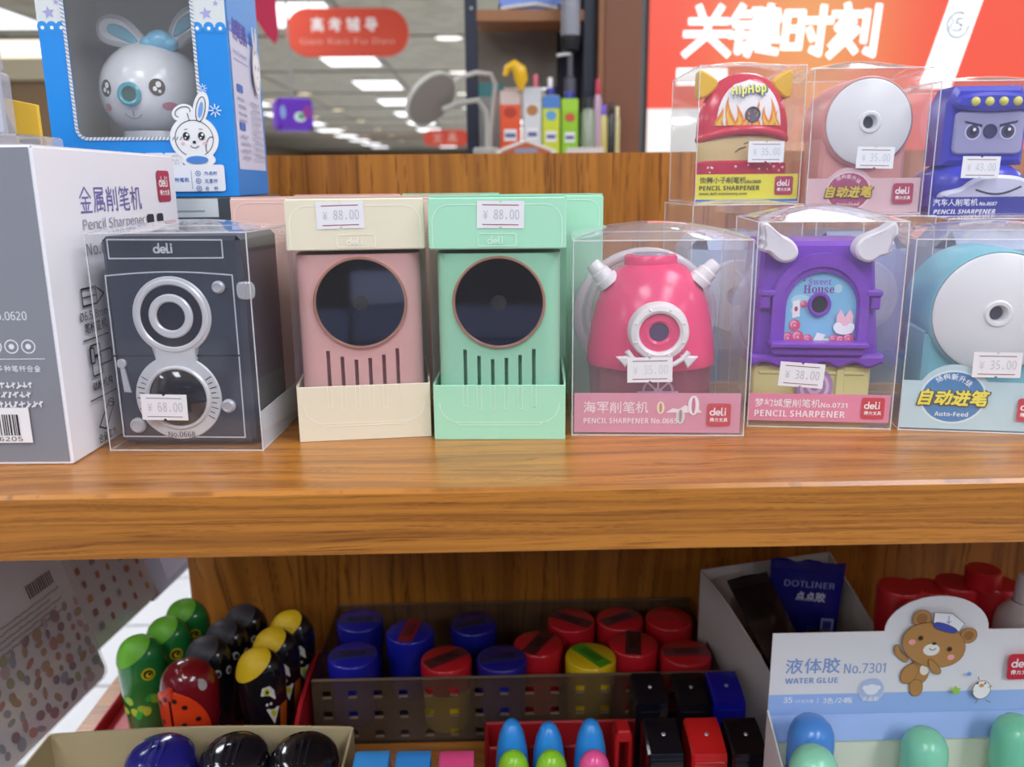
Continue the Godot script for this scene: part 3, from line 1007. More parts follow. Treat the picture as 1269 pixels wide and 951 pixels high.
func white_carton() -> void:
	var t := thing("sharpener_carton", "tall white carton with a grey front and a red badge on its side", "carton", Vector3(-0.2318, 0, -0.3586), -2.0)
	var w := 0.096
	var h := 0.1345
	var d := 0.142
	var b := MB.new()
	b.box(Vector3(-w / 2, 0, -d), Vector3(w / 2, h, 0), 0.0007)
	put(b, "carton_body", mat(hexc("e9e9f0"), 0.5), t)
	b = MB.new()
	b.box(Vector3(-w / 2, h, -d), Vector3(w / 2 - 0.0006, h + 0.0005, -0.001))
	put(b, "lid_flap", mat(hexc("e6e6ec"), 0.55), t)
	# front: grey
	var a := MB.new()
	a.at(Vector3(0, 0, 0.0001))
	a.c("878a93").rect(-w / 2, 0.0015, w / 2 - 0.0012, h - 0.0005)
	a.c("e8e8ee")
	a.text("No.0620", sans, 0.0208, 0.0640, 0.0034, 0.0158)
	for i in 3:
		var o := Vector2(0.0212 + i * 0.0072, 0.0527)
		a.line(MB.oval(o, 0.0028, 0.0028, 16), 0.0005, true)
		a.disc(o, 0.0012)
	a.rect(-0.04, 0.0472, 0.0420, 0.0475)
	hanzi(a, "笔杆直机多种笔杆合金", 0.0080, 0.0418, 0.0028, 0.1, 1.15)
	small_print(a, 0.006, 0.0350, 0.0440, 0.0042, 3, 0.0022, 4)
	a.c("efeff2").rect(-0.014, 0.0105, 0.0322, 0.0262)
	a.c("26262a")
	var rng := RandomNumberGenerator.new()
	rng.seed = 8
	var px := -0.012
	while px < 0.0275:
		var bw := 0.0003 + rng.randf() * 0.0006
		a.rect(px, 0.0138, px + bw, 0.0232)
		px += bw + 0.0003 + rng.randf() * 0.0006
	a.text("6 921734 906205", mono, -0.012, 0.0113, 0.0018, 0.040)
	put(a, "front_print", printed, t, "mid grey front panel with white small print and a barcode")
	# right side: white with violet writing; x runs towards the back
	a = MB.new()
	a.x = Transform3D(Basis(Vector3(0, 0, -1), Vector3(0, 1, 0), Vector3(1, 0, 0)), Vector3(w / 2 + 0.0001, 0, 0))
	a.c("6f6aa8")
	hanzi(a, "金属削笔机", 0.0320, 0.1065, 0.0120, 0.075, 1.06)
	a.c("9a98a8").text("Pencil Sharpener", sans, 0.0330, 0.0995, 0.0042, 0.064)
	a.c("6c6c7c").text("No.0620", sans, 0.0330, 0.0880, 0.0050, 0.033)
	a.c("2e3038").rect(0.0995, 0.0985, 0.108, 0.1040, 0.0016)
	a.rect(0.112, 0.0985, 0.120, 0.1040, 0.0016)
	badge(a, 0.1165, 0.1100, 0.0165, "b02a4a")
	a.c("3c3e46")
	# pencil, blade and body drawings with their captions down the front edge
	a.line(PackedVector2Array([Vector2(0.0230, 0.0738), Vector2(0.036, 0.0738), Vector2(0.043, 0.0700), Vector2(0.036, 0.0662), Vector2(0.0230, 0.0662)]), 0.0009, true)
	a.line(PackedVector2Array([Vector2(0.036, 0.0738), Vector2(0.036, 0.0662)]), 0.0007)
	a.line(PackedVector2Array([Vector2(0.0230, 0.0700), Vector2(0.036, 0.0700)]), 0.0006)
	a.text("Ø6.5-8mm", sans, 0.0190, 0.0598, 0.0036, 0.026)
	hanzi(a, "笔杆直机", 0.0220, 0.0538, 0.0048, 0.1, 1.05)
	a.rect(0.0190, 0.0508, 0.043, 0.0514)
	for q in [[0.024, 0.034, 0.033, 0.048], [0.031, 0.038, 0.043, 0.044], [0.023, 0.040, 0.027, 0.047]]:
		a.line(MB.rounded(q[0], q[1], q[2], q[3], 0.001), 0.0008, true)
	a.rect(0.0265, 0.0420, 0.0325, 0.0436)
	hanzi(a, "动削机构", 0.0220, 0.0272, 0.0044, 0.11, 1.05)
	a.rect(0.0180, 0.0235, 0.043, 0.0241)
	a.line(PackedVector2Array([Vector2(0.0230, 0.0105), Vector2(0.034, 0.0200), Vector2(0.0390, 0.0180), Vector2(0.0290, 0.0080)]), 0.0008, true)
	a.line(MB.oval(Vector2(0.036, 0.0190), 0.0028, 0.0018, 14), 0.0006, true)
	hanzi(a, "合金直力", 0.0210, 0.0030, 0.0040, 0.11, 1.05)
	put(a, "side_print", printed, t, "white side with violet title, drawings and a dark red badge")


func camera_set() -> void:
	var at := Vector3(-0.1409, 0, -0.3744)
	var t := clear_box("clear box holding a black camera-shaped sharpener", at, -3.1, 0.0707, 0.0985, 0.068, 0.035)
	sticker(t, Vector3(-0.0185, 0.0150, 0.0006), "68.00", -1.0, "8a8a90")
	var b := MB.new()
	b.c("c9cdd6").at(Vector3(0.0354, 0, 0)).box(Vector3(-0.0005, 0, -0.066), Vector3(-0.0002, 0.018, -0.002))
	put(b, "side_label", printed, t, "pale label along the foot of the side")
	b = MB.new()
	b.at(Vector3(0.0335, 0.0735, 0.0003)).c("d8dae0").ball(Vector3.ZERO, Vector3(0.0042, 0.004, 0.0006), 12, 0.6)
	put(b, "seal_tab", clear(hexc("e4e6ea"), 0.25, 0.15), t)
	var s := thing("camera_shaped_sharpener", "black pencil sharpener shaped like a twin-lens camera", "sharpener", at, -3.1)
	b = MB.new()
	b.at(Vector3(-0.001, 0.0, 0)).box(Vector3(-0.031, 0.0015, -0.060), Vector3(0.031, 0.0968, -0.0062), 0.002)
	put(b, "body", mat(hexc("353b48"), 0.35), s)
	var a := MB.new()
	a.at(Vector3(0, 0, -0.0061))
	a.c("bfc3cc")
	a.line(PackedVector2Array([Vector2(-0.0287, 0.0955), Vector2(0.0223, 0.0950), Vector2(0.0223, 0.0872), Vector2(-0.0287, 0.0872)]), 0.0006, true)
	mark(a, -0.0082, 0.0897, 0.0038, 0.2)
	var top := PackedVector2Array([Vector2(-0.0313, 0.0436)])
	for i in 9:
		top.append(Vector2(lerpf(-0.0313, 0.0258, i / 8.0), 0.0796 + 0.0016 * sin(PI * i / 8.0)))
	top.append(Vector2(0.0258, 0.0436))
	a.line(top, 0.0006)
	a.line(PackedVector2Array([Vector2(-0.0313, 0.0430), Vector2(-0.0313, 0.0052), Vector2(0.0255, 0.0047), Vector2(0.0258, 0.0430)]), 0.0006)
	a.c("15161b").rect(-0.0320, 0.0429, 0.0262, 0.0437)
	put(a, "panel_lines", printed, s, "thin pale panel lines and lettering on black")
	# silver figure-of-eight plate
	var o1 := Vector2(-0.0030, 0.0615)
	var o2 := Vector2(-0.0036, 0.0238)
	var eight: PackedVector2Array = Geometry2D.merge_polygons(MB.oval(o1, 0.0178, 0.0178, 48), PackedVector2Array([Vector2(-0.0125, 0.034), Vector2(0.0065, 0.034), Vector2(0.0065, 0.052), Vector2(-0.0125, 0.052)]))[0]
	eight = Geometry2D.merge_polygons(eight, MB.oval(o2, 0.0198, 0.0198, 48))[0]
	b = MB.new()
	b.at(Vector3(0, 0, -0.0062)).extrude(eight, 0.0, 0.0010, 0.0004)
	put(b, "lens_plate", mat(hexc("cfd2d8"), 0.38, 0.2), s)
	b = MB.new()
	facing(b, Vector3(o1.x, o1.y, -0.0052)).lathe(ring_prof(0.0140, 0.0166, 0.0008), 48)
	facing(b, Vector3(o1.x, o1.y, -0.0052)).lathe(ring_prof(0.0064, 0.0100, 0.0014), 48)
	facing(b, Vector3(o2.x, o2.y, -0.0052)).lathe(ring_prof(0.0132, 0.0150, 0.0012), 48)
	put(b, "lens_ring", mat(hexc("dadce0"), 0.3, 0.25), s)
	b = MB.new()
	facing(b, Vector3(o1.x, o1.y, -0.0052)).lathe([Vector2(0.0141, 0.0002), Vector2(0.0, 0.0002)], 40)
	put(b, "upper_lens", mat(hexc("23252d"), 0.2), s)
	b = MB.new()
	facing(b, Vector3(o2.x, o2.y, -0.0052)).lathe([Vector2(0.0133, 0.0002), Vector2(0.0100, 0.0016), Vector2(0.006, 0.0024), Vector2(0.0, 0.0027)], 40)
	put(b, "lower_lens", mat(hexc("14151b"), 0.08, 0.0, 1.0), s, "glossy black domed lens")
	for q in [[0.0193, 0.0743, 0.0028], [-0.0238, 0.0106, 0.0036], [0.0192, 0.0198, 0.0032]]:
		b = MB.new()
		facing(b, Vector3(q[0], q[1], -0.0062)).lathe(plug_prof(q[2], 0.0020), 24)
		facing(b, Vector3(q[0], q[1], -0.0044)).lathe(ring_prof(q[2] * 0.6, q[2] * 0.75, 0.0006, 0.0002), 24)
		put(b, "dial", mat(hexc("b9bcc4"), 0.4, 0.3), s)
	b = MB.new()
	b.at(Vector3(0, 0, -0.0060))
	b.extrude(MB.oval(Vector2(-0.0282, 0.0398), 0.0022, 0.0022, 20), 0.0, 0.0014, 0.0003)
	b.extrude(PackedVector2Array([Vector2(-0.0292, 0.0395), Vector2(-0.0284, 0.0265), Vector2(-0.0252, 0.0262), Vector2(-0.0274, 0.0397)]), 0.0, 0.0012, 0.0003)
	put(b, "lever", mat(hexc("b9bcc4"), 0.4, 0.3), s)
	a = MB.new()
	a.at(Vector3(o2.x, o2.y, -0.0050))
	a.c("3a3c44")
	for sd in [0.0, 180.0]:
		for i in 9:
			var an := deg_to_rad(sd - 32.0 + i * 8.0)
			var dd := Vector2(cos(an), sin(an))
			a.line(PackedVector2Array([dd * 0.0158, dd * (0.0188 if i % 2 == 0 else 0.0178)]), 0.0004)
	a.text("No.0668", sans, 0.0, -0.0186, 0.0024, 0.0125, 0, 0, true)
	put(a, "scale_marks", printed, s, "dark scale ticks and number on silver")


func window_set(at: Vector3, turn: float, k: Dictionary, price: String, colour: String, carton_colour: String) -> void:
	var t := thing("window_carton", "%s carton with a wide clear window showing a %s sharpener" % [carton_colour, colour], "carton", at, turn)
	var cm := mat(hexc(k.carton), 0.55)
	var w := 0.0309
	var d := 0.066
	var b := MB.new()
	b.box(Vector3(-w, 0.0892, -d), Vector3(w, 0.1122, 0), 0.0006)
	put(b, "upper_band", cm, t)
	b = MB.new()
	b.x = Transform3D(Basis(Vector3(1, 0, 0), deg_to_rad(-0.8)), Vector3(0, 0.1124, 0))
	b.box(Vector3(-w + 0.0004, 0, -d), Vector3(w - 0.0004, 0.0006, -0.0006))
	put(b, "lid_flap", mat(hexc(k.flap), 0.55), t)
	# lower band: four sides and a floor, so that the sharpener stands in it
	b = MB.new()
	b.box(Vector3(-w, 0, -0.0006), Vector3(w, 0.0265, 0), 0.0002)
	b.box(Vector3(-w, 0, -d), Vector3(-w + 0.0006, 0.0265, -0.0006))
	b.box(Vector3(w - 0.0006, 0, -d), Vector3(w, 0.0265, -0.0006))
	b.box(Vector3(-w, 0, -d), Vector3(w, 0.0008, -0.0006))
	put(b, "lower_band", cm, t)
	b = MB.new()
	b.box(Vector3(-w, 0.0, -d), Vector3(w, 0.0892, -d + 0.0006))
	put(b, "rear_panel", cm, t)
	b = MB.new()
	b.quad(Vector3(-w, 0.0265, -0.0003), Vector3(w, 0.0265, -0.0003), Vector3(w, 0.0892, -0.0003), Vector3(-w, 0.0892, -0.0003))
	b.quad(Vector3(-w, 0.0265, -d), Vector3(-w, 0.0265, -0.0003), Vector3(-w, 0.0892, -0.0003), Vector3(-w, 0.0892, -d))
	b.quad(Vector3(w, 0.0265, -0.0003), Vector3(w, 0.0265, -d), Vector3(w, 0.0892, -d), Vector3(w, 0.0892, -0.0003))
	put(b, "clear_window", clear(hexc("eeeef2"), 0.025, 0.05), t)
	var a := MB.new()
	a.at(Vector3(0, 0, 0.0001))
	a.c(k.line)
	var arch := MB.rounded(-0.0290, 0.0850, 0.0290, 0.1090, 0.0075, 6)
	var up := PackedVector2Array()
	for p in arch:
		if p.y > 0.0895:
			up.append(p)
	a.line(up, 0.0004)
	a.line(MB.rounded(-0.0085, 0.0908, 0.0085, 0.0962, 0.0010), 0.0004, true)
	mark(a, -0.0042, 0.0919, 0.0031, 0.17)
	put(a, "upper_line_print", printed, t)
	a = MB.new()
	a.at(Vector3(0, 0, 0.0001))
	a.c(k.line)
	var lo := MB.rounded(-0.0280, 0.0085, 0.0280, 0.0420, 0.0090, 6)
	var dn := PackedVector2Array()
	for i in lo.size():
		var p := lo[(i + 18) % lo.size()]
		if p.y < 0.0262:
			dn.append(p)
	a.line(dn, 0.0004)
	a.line(PackedVector2Array([Vector2(-0.0200, 0.0085), Vector2(-0.0190, 0.0072), Vector2(0.0190, 0.0072), Vector2(0.0200, 0.0085)]), 0.0004)
	var bottoms := [0.0165, 0.0150, 0.0148, 0.0150, 0.0152, 0.0165]
	for i in 6:
		var sx := -0.0158 + i * 0.0064
		a.line(PackedVector2Array([Vector2(sx - 0.001, 0.0264), Vector2(sx - 0.001, bottoms[i]), Vector2(sx + 0.001, bottoms[i]), Vector2(sx + 0.001, 0.0264)]), 0.0003)
	put(a, "lower_line_print", printed, t)
	sticker(t, Vector3(-0.0170 if carton_colour == "cream" else -0.0090, 0.0987, 0.0002), price, 1.0 if carton_colour == "cream" else -1.0)
	# the sharpener inside
	var s := thing("window_sharpener", "%s upright sharpener with a dark round mirror and slots" % colour, "sharpener", at, turn)
	var body := CSGCombiner3D.new()
	body.name = "body"
	var shell := CSGPolygon3D.new()
	shell.name = "shell"
	shell.polygon = MB.rounded(-0.0285, 0.0030, 0.0285, 0.0615, 0.0085, 7)
	shell.depth = 0.086
	shell.rotation_degrees = Vector3(-90, 0, 0)
	shell.smooth_faces = true
	# after the turn the polygon's y runs to the back and its depth downwards or upwards; set at the floor
	shell.position = Vector3(0, 0.0012 + 0.086, 0)
	body.add_child(shell)
	var tops := [0.0428, 0.0398, 0.0382, 0.0388, 0.0402, 0.0430]
	for i in 6:
		var c := CSGBox3D.new()
		c.name = "slot_%d" % i
		c.operation = CSGShape3D.OPERATION_SUBTRACTION
		c.size = Vector3(0.0017, tops[i] - 0.012, 0.008)
		c.position = Vector3(-0.0158 + i * 0.0064, (tops[i] + 0.012) * 0.5, -0.004)
		body.add_child(c)
	body.material_override = mat(hexc(k.body), 0.32)
	s.add_child(body)
	b = MB.new()
	facing(b, Vector3(0.0003, 0.0648, -0.0032)).lathe([Vector2(0.0212, 0), Vector2(0.0214, 0.0012), Vector2(0.0210, 0.0018), Vector2(0.0203, 0.0018), Vector2(0.0200, 0.0010), Vector2(0.0200, 0.0)], 64)
	put(b, "rim", mat(hexc("cf9a82"), 0.25, 0.5), s, "thin rose gold rim")
	b = MB.new()
	facing(b, Vector3(0.0003, 0.0648, -0.0032)).lathe([Vector2(0.0201, 0.0008), Vector2(0.0, 0.0008)], 64)
	put(b, "mirror_disc", mat(hexc("474b5e"), 0.04, 1.0), s, "glossy dark blue-black mirror disc")
	b = MB.new()
	facing(b, Vector3(0.0003, 0.0648, -0.0032)).lathe([Vector2(0.0036, 0.0011), Vector2(0.0, 0.0011)], 20)
	put(b, "pencil_hole", mat(hexc("08090c"), 0.6), s)


func pink_set() -> void:
	var at := Vector3(0.0778, 0, -0.3859)
	var turn := -4.1
	var t := clear_box("clear box with a pink card holding a pink helmet-shaped sharpener", at, turn, 0.0811, 0.0922, 0.072, 0.09, 0.004)
	var a := card(t, MB.rounded(-0.0395, 0.0012, 0.0390, 0.0206), "d992a8")
	a.c("f6e6ec")
	hanzi(a, "海军削笔机", -0.0350, 0.0108, 0.0058, 0.09, 1.06)
	a.text("PENCIL SHARPENER No.0665", sans_bold, -0.0350, 0.0058, 0.0026, 0.0445)
	var hill := PackedVector2Array([Vector2(0.0038, 0.0112), Vector2(0.0072, 0.0134), Vector2(0.0100, 0.0128), Vector2(0.0130, 0.0150), Vector2(0.0160, 0.0130), Vector2(0.0190, 0.0136), Vector2(0.0208, 0.0112)])
	a.flat(hill)
	for q in [[0.0014, 0.0136, 0.0014, 0.0026, "e9e08a"], [0.0108, 0.0096, 0.0016, 0.0034, "a9d8cf"], [0.0168, 0.0148, 0.0022, 0.0044, "f3eef0"]]:
		a.c("f3f3f3").disc(Vector2(q[0], q[1]), q[2] + 0.0004, q[3] + 0.0004)
		a.c(q[4]).disc(Vector2(q[0], q[1]), q[2], q[3])
		a.c("c76f90").disc(Vector2(q[0], q[1]), q[2] * 0.4, q[3] * 0.9)
	badge(a, 0.0232, 0.0046, 0.0112)
	put(a, "printed_card", printed, t, "pink card strip with white writing and a red badge")
	sticker(t, Vector3(-0.0148, 0.0262, 0.0004), "35.00", 1.0, "8c6a70", "cfd2d8")
	var s := thing("helmet_shaped_sharpener", "hot pink helmet-shaped sharpener with a white porthole ring", "sharpener", at, turn)
	s.scale = Vector3(1, 0.965, 1)
	var c := Vector3(0.0002, 0, -0.0400)
	var b := MB.new()
	b.at(c).lathe([Vector2(0.0322, 0.0290), Vector2(0.0326, 0.0300), Vector2(0.0322, 0.036), Vector2(0.0313, 0.044), Vector2(0.0300, 0.052), Vector2(0.0282, 0.060), Vector2(0.0255, 0.0675), Vector2(0.0215, 0.0745), Vector2(0.0165, 0.0795), Vector2(0.0125, 0.0815)], 56, 1.0, 0.78)
	b.at(c).lathe([Vector2(0.0, 0.0292), Vector2(0.0322, 0.0290)], 40, 1.0, 0.78)
	put(b, "helmet", mat(hexc("ee3f77"), 0.2), s)
	b = MB.new()
	b.at(c + Vector3(-0.001, 0, 0)).lathe([Vector2(0.0132, 0.0806), Vector2(0.0132, 0.0845), Vector2(0.0124, 0.0856), Vector2(0.0100, 0.0858), Vector2(0.0, 0.0858)], 36, 1.0, 0.8)
	put(b, "top_cap", mat(hexc("ee3f77"), 0.22), s)
	b = MB.new()
	b.at(c + Vector3(-0.001, 0, 0)).lathe([Vector2(0.0096, 0.0857), Vector2(0.0090, 0.0866), Vector2(0.0, 0.0866)], 30, 1.0, 0.8)
	put(b, "cap_plate", mat(hexc("8f92a4"), 0.3), s)
	b = MB.new()
	b.at(c).lathe([Vector2(0.0, 0.0030), Vector2(0.0295, 0.0030), Vector2(0.0300, 0.0040), Vector2(0.0316, 0.0290)], 48, 1.0, 0.78)
	put(b, "shavings_bin", clear(hexc("a33259"), 0.62, 0.18), s, "see-through dark pink shavings bin")
	var f := Vector3(0.0012, 0.0494, -0.0128)
	b = MB.new()
	facing(b, f + Vector3(0, 0, -0.004)).lathe([Vector2(0.0150, -0.004), Vector2(0.0142, 0.004), Vector2(0.0135, 0.0052), Vector2(0.0112, 0.0058), Vector2(0.0098, 0.005), Vector2(0.0096, 0.0)], 48)
	for i in 8:
		var an := TAU * (i + 0.5) / 8
		b.at(f + Vector3(cos(an) * 0.0122, sin(an) * 0.0122, 0.0014)).ball(Vector3.ZERO, Vector3(0.0008, 0.0008, 0.0006), 8)
	put(b, "porthole_ring", mat(hexc("ece8ea"), 0.3), s)
	b = MB.new()
	facing(b, f + Vector3(0, 0, -0.006)).lathe([Vector2(0.0102, 0.0), Vector2(0.0098, 0.0048), Vector2(0.0060, 0.0056), Vector2(0.0048, 0.0046), Vector2(0.0046, -0.002)], 40)
	put(b, "porthole_plate", mat(hexc("ee4379"), 0.22), s)
	b = MB.new()
	facing(b, f + Vector3(0, 0, -0.0022)).lathe([Vector2(0.0048, 0.0), Vector2(0.0, 0.0)], 24)
	put(b, "pencil_hole", mat(hexc("4b3560"), 0.5), s)
	# anchor arms under the ring
	b = MB.new()
	var arc := []
	for i in 9:
		var an := deg_to_rad(205.0 + i * 16.0)
		arc.append(Vector3(0.0008 + cos(an) * 0.0165, 0.0465 + sin(an) * 0.0150, -0.0132))
	b.tube(arc, 0.0014, 8)
	b.at(Vector3(0, 0, -0.0150))
	b.extrude(PackedVector2Array([Vector2(-0.0192, 0.0370), Vector2(-0.0112, 0.0378), Vector2(-0.0148, 0.0318)]), 0.0, 0.0030, 0.0006)
	b.extrude(PackedVector2Array([Vector2(0.0118, 0.0378), Vector2(0.0200, 0.0372), Vector2(0.0152, 0.0312)]), 0.0, 0.0030, 0.0006)
	put(b, "anchor", mat(hexc("ece8ea"), 0.3), s)
	for q in [[-0.0232, 0.0735, 42.0], [0.0238, 0.0735, -42.0]]:
		b = MB.new()
		b.at(Vector3(q[0], q[1], -0.036), Vector3(0, 0, q[2])).lathe([Vector2(0.0058, -0.003), Vector2(0.0060, 0.0006), Vector2(0.0050, 0.0016), Vector2(0.0048, 0.0052), Vector2(0.0040, 0.0060), Vector2(0.0038, 0.0100), Vector2(0.0030, 0.0110), Vector2(0.0, 0.0112)], 24)
		put(b, "side_knob", mat(hexc("e9e6ea"), 0.3), s)
	b = MB.new()
	for q in [[0.0355, 0.0026, -0.062], [0.0300, 0.0018, -0.066]]:
		var loop := []
		for i in 40:
			var an := TAU * i / 40
			loop.append(Vector3(-0.001 + cos(an) * q[0], 0.0505 + sin(an) * q[0] * 0.98, q[2]))
		b.tube(loop, q[1], 8, true)
	put(b, "crank_wheel", clear(hexc("efeaf2"), 0.55, 0.2), s, "milky clear crank wheel behind the helmet")
	var wm := MB.new()
	wm.at(Vector3(0.0016, 0.0185, -0.0152))
	wm.c("c79ab2")
	wm.line(MB.oval(Vector2.ZERO, 0.0072, 0.0072, 28), 0.0011, true)
	for i in 8:
		var dd := Vector2(cos(TAU * i / 8), sin(TAU * i / 8))
		wm.line(PackedVector2Array([dd * 0.0018, dd * 0.0095]), 0.0010)
	wm.disc(Vector2.ZERO, 0.0022)
	put(wm, "ship_wheel_emblem", printed, s)


func arch_line(cx: float, r: float, foot: float, spring: float, n := 18) -> PackedVector2Array:
	var p := PackedVector2Array([Vector2(cx + r, foot)])
	for i in n + 1:
		var an := PI * i / n
		p.append(Vector2(cx + cos(an) * r, spring + sin(an) * r * 0.96))
	p.append(Vector2(cx - r, foot))
	return p


func house_set() -> void:
	var at := Vector3(0.1584, 0, -0.3944)
	var turn := -8.0
	var t := clear_box("clear box with a pink card holding a purple house-shaped sharpener", at, turn, 0.0675, 0.0993, 0.072, 0.06, 0.004)
	var a := card(t, MB.rounded(-0.0332, 0.0030, 0.0332, 0.0168), "e48aa6")
	a.c("f6eef2")
	hanzi(a, "梦幻城堡削笔机", -0.0305, 0.0100, 0.0042, 0.1, 1.06)
	a.text("No.0731", sans_bold, 0.0008, 0.0102, 0.0024, 0.0125)
	a.text("PENCIL SHARPENER", sans_bold, -0.0305, 0.0052, 0.0032, 0.0430)
	badge(a, 0.0198, 0.0048, 0.0108)
	put(a, "printed_card", printed, t, "pink card strip with white writing and a red badge")
	sticker(t, Vector3(-0.0205, 0.0213, 0.0004), "38.00", -3.5, "8c6a70")
	var s := thing("house_shaped_sharpener", "purple house-shaped sharpener with an arched picture and white wings", "sharpener", at, turn)
	s.scale = Vector3(0.92, 1, 1)
	s.position -= s.basis.x.normalized() * 0.0024
	var purple := mat(hexc("7e42bd"), 0.28)
	var b := MB.new()
	b.extrude(PackedVector2Array([Vector2(-0.0305, 0.0310), Vector2(0.0370, 0.0310), Vector2(0.0305, 0.0890), Vector2(-0.0275, 0.0890)]), -0.066, -0.0215, 0.0022)
	put(b, "roof_body", purple, s)
	b = MB.new()
	band(b, arch_line(0.0035, 0.0250, 0.0385, 0.0595), arch_line(0.0035, 0.0205, 0.0385, 0.0575), -0.0220, -0.0165, false)
	band(b, arch_line(0.0035, 0.0208, 0.0385, 0.0577), arch_line(0.0045, 0.0186, 0.0385, 0.0565), -0.0220, -0.0180, false)
	put(b, "arch_frame", purple, s)
	var p := MB.new()
	p.at(Vector3(0, 0, -0.0202))
	p.c("86c6ea").extrude(arch_line(0.0048, 0.0188, 0.0385, 0.0563), -0.0012, 0.0)
	p.layer = 0.00002
	p.c("b7e0f2").disc(Vector2(-0.006, 0.060), 0.005, 0.003)
	p.disc(Vector2(0.013, 0.066), 0.0022)
	p.disc(Vector2(-0.0095, 0.055), 0.0016)
	p.c("9c5fd0").text("Sweet", serif_bold, 0.0033, 0.0678, 0.0030, 0.0118, 0, 0, true)
	p.c("8a3f9c").text("House", serif_bold, 0.0030, 0.0637, 0.0037, 0.0160, 0, 0, true)
	p.c("8a3f9c").star(Vector2(-0.0048, 0.0700), 0.0008)
	p.c("f4f6fa").flat(PackedVector2Array([Vector2(-0.0100, 0.0512), Vector2(-0.0060, 0.0520), Vector2(-0.0066, 0.0605), Vector2(-0.0102, 0.0596)]))
	p.c("c23a5e").disc(Vector2(-0.0082, 0.0558), 0.0009, 0.0013)
	for q in [[-0.0045, 0.0582, 0.0018], [-0.0085, 0.0476, 0.0030], [-0.0118, 0.0412, 0.0030], [-0.0066, 0.0418, 0.0032], [-0.0012, 0.0408, 0.0024], [0.0200, 0.0412, 0.0028], [0.0160, 0.0405, 0.0024], [0.0120, 0.0412, 0.0020]]:
		p.c("e0527e").disc(Vector2(q[0], q[1]), q[2])
		p.c("f4a9c0").disc(Vector2(q[0] - q[2] * 0.2, q[1] + q[2] * 0.2), q[2] * 0.6)
		p.c("d43e70").line(MB.oval(Vector2(q[0], q[1]), q[2] * 0.35, q[2] * 0.35, 10, 0, 280), q[2] * 0.16)
	p.c("f2f2ee").flat(PackedVector2Array([Vector2(0.0015, 0.0402), Vector2(0.0062, 0.0396), Vector2(0.0078, 0.0432), Vector2(0.0034, 0.0442)]))
	p.c("eadfb4").rect(0.0060, 0.0388, 0.0100, 0.0412, 0.0008)
	# clouds and a small castle fill the right of the picture
	p.c("f6c4d6").rect(0.0130, 0.0440, 0.0215, 0.0520)
	p.flat(PackedVector2Array([Vector2(0.0125, 0.0520), Vector2(0.0150, 0.0560), Vector2(0.0172, 0.0520)]))
	p.flat(PackedVector2Array([Vector2(0.0172, 0.0520), Vector2(0.0196, 0.0560), Vector2(0.0220, 0.0520)]))
	p.c("f7f7fb").disc(Vector2(0.0172, 0.0455), 0.0048, 0.0022)
	p.disc(Vector2(0.0140, 0.0470), 0.0024)
	p.disc(Vector2(0.0205, 0.0470), 0.0022)
	put(p, "arched_picture", printed, s, "pastel blue arched picture with roses, a playing card and lettering")
	b = MB.new()
	facing(b, Vector3(0.0035, 0.0582, -0.0200)).lathe(ring_prof(0.0042, 0.0060, 0.0022, 0.0005), 36)
	put(b, "hole_ring", purple, s)
	b = MB.new()
	facing(b, Vector3(0.0035, 0.0582, -0.0199)).lathe([Vector2(0.0043, 0.0003), Vector2(0.0, 0.0003)], 24)
	put(b, "pencil_hole", mat(hexc("1a1724"), 0.4), s)
	b = MB.new()
	b.box(Vector3(-0.0225, 0.0375, -0.0222), Vector3(0.0292, 0.0402, -0.0105), 0.0007)
	b.box(Vector3(-0.0205, 0.0335, -0.0222), Vector3(0.0272, 0.0376, -0.0130), 0.0007)
	put(b, "ledge", purple, s)
	b = MB.new()
	for sx in [-1.0, 1.0]:
		var mx: float = 0.0035 + sx * 0.0275
		b.box(Vector3(mx - 0.0042, 0.0625, -0.024), Vector3(mx + 0.0042, 0.0655, -0.0160), 0.0007)
		b.box(Vector3(mx + sx * 0.001 - 0.0026, 0.0560, -0.024), Vector3(mx + sx * 0.001 + 0.0026, 0.0626, -0.0172), 0.0007)
	put(b, "bracket", purple, s)
	b = MB.new()
	var skirt := PackedVector2Array([Vector2(0.0385, 0.0335), Vector2(-0.0318, 0.0330)])
	for i in 41:
		var q := i / 40.0
		skirt.append(Vector2(lerpf(-0.0318, 0.0385, q), 0.0280 - 0.0013 * cos(q * TAU * 4.5)))
	b.extrude(skirt, -0.066, -0.0150, 0.0014)
	put(b, "wavy_eave", purple, s)
	b = MB.new()
	b.box(Vector3(-0.0295, 0.0032, -0.064), Vector3(0.0335, 0.0276, -0.0200), 0.0012)
	b.box(Vector3(0.0150, 0.0080, -0.0202), Vector3(0.0195, 0.0258, -0.0186), 0.0006)
	b.box(Vector3(-0.0260, 0.0225, -0.0202), Vector3(0.0300, 0.0242, -0.0192), 0.0004)
	put(b, "chest_base", mat(hexc("e4dd92"), 0.35), s, "pale yellow chest-shaped base")
	p = MB.new()
	p.at(Vector3(0.0040, 0.0165, -0.0184))
	for q in [[0.0098, "b68bc4"], [0.0078, "e7c6dd"], [0.0060, "b68bc4"], [0.0040, "e7c6dd"], [0.0022, "b68bc4"]]:
		p.c(q[1]).disc(Vector2.ZERO, q[0])
	put(p, "rosette", printed, s)
	var wl := [[942, 278], [950, 274], [958, 282], [968, 291], [980, 296], [988, 305], [990, 314], [986, 322], [976, 326], [966, 325], [960, 320], [955, 313], [946, 313], [941, 307], [949, 303], [943, 297], [949, 292]]
	var wr := [[1114, 282], [1110, 273], [1101, 280], [1088, 288], [1072, 292], [1063, 300], [1059, 311], [1064, 321], [1074, 326], [1084, 324], [1090, 318], [1100, 317], [1107, 311], [1101, 308], [1110, 303], [1106, 297], [1113, 292]]
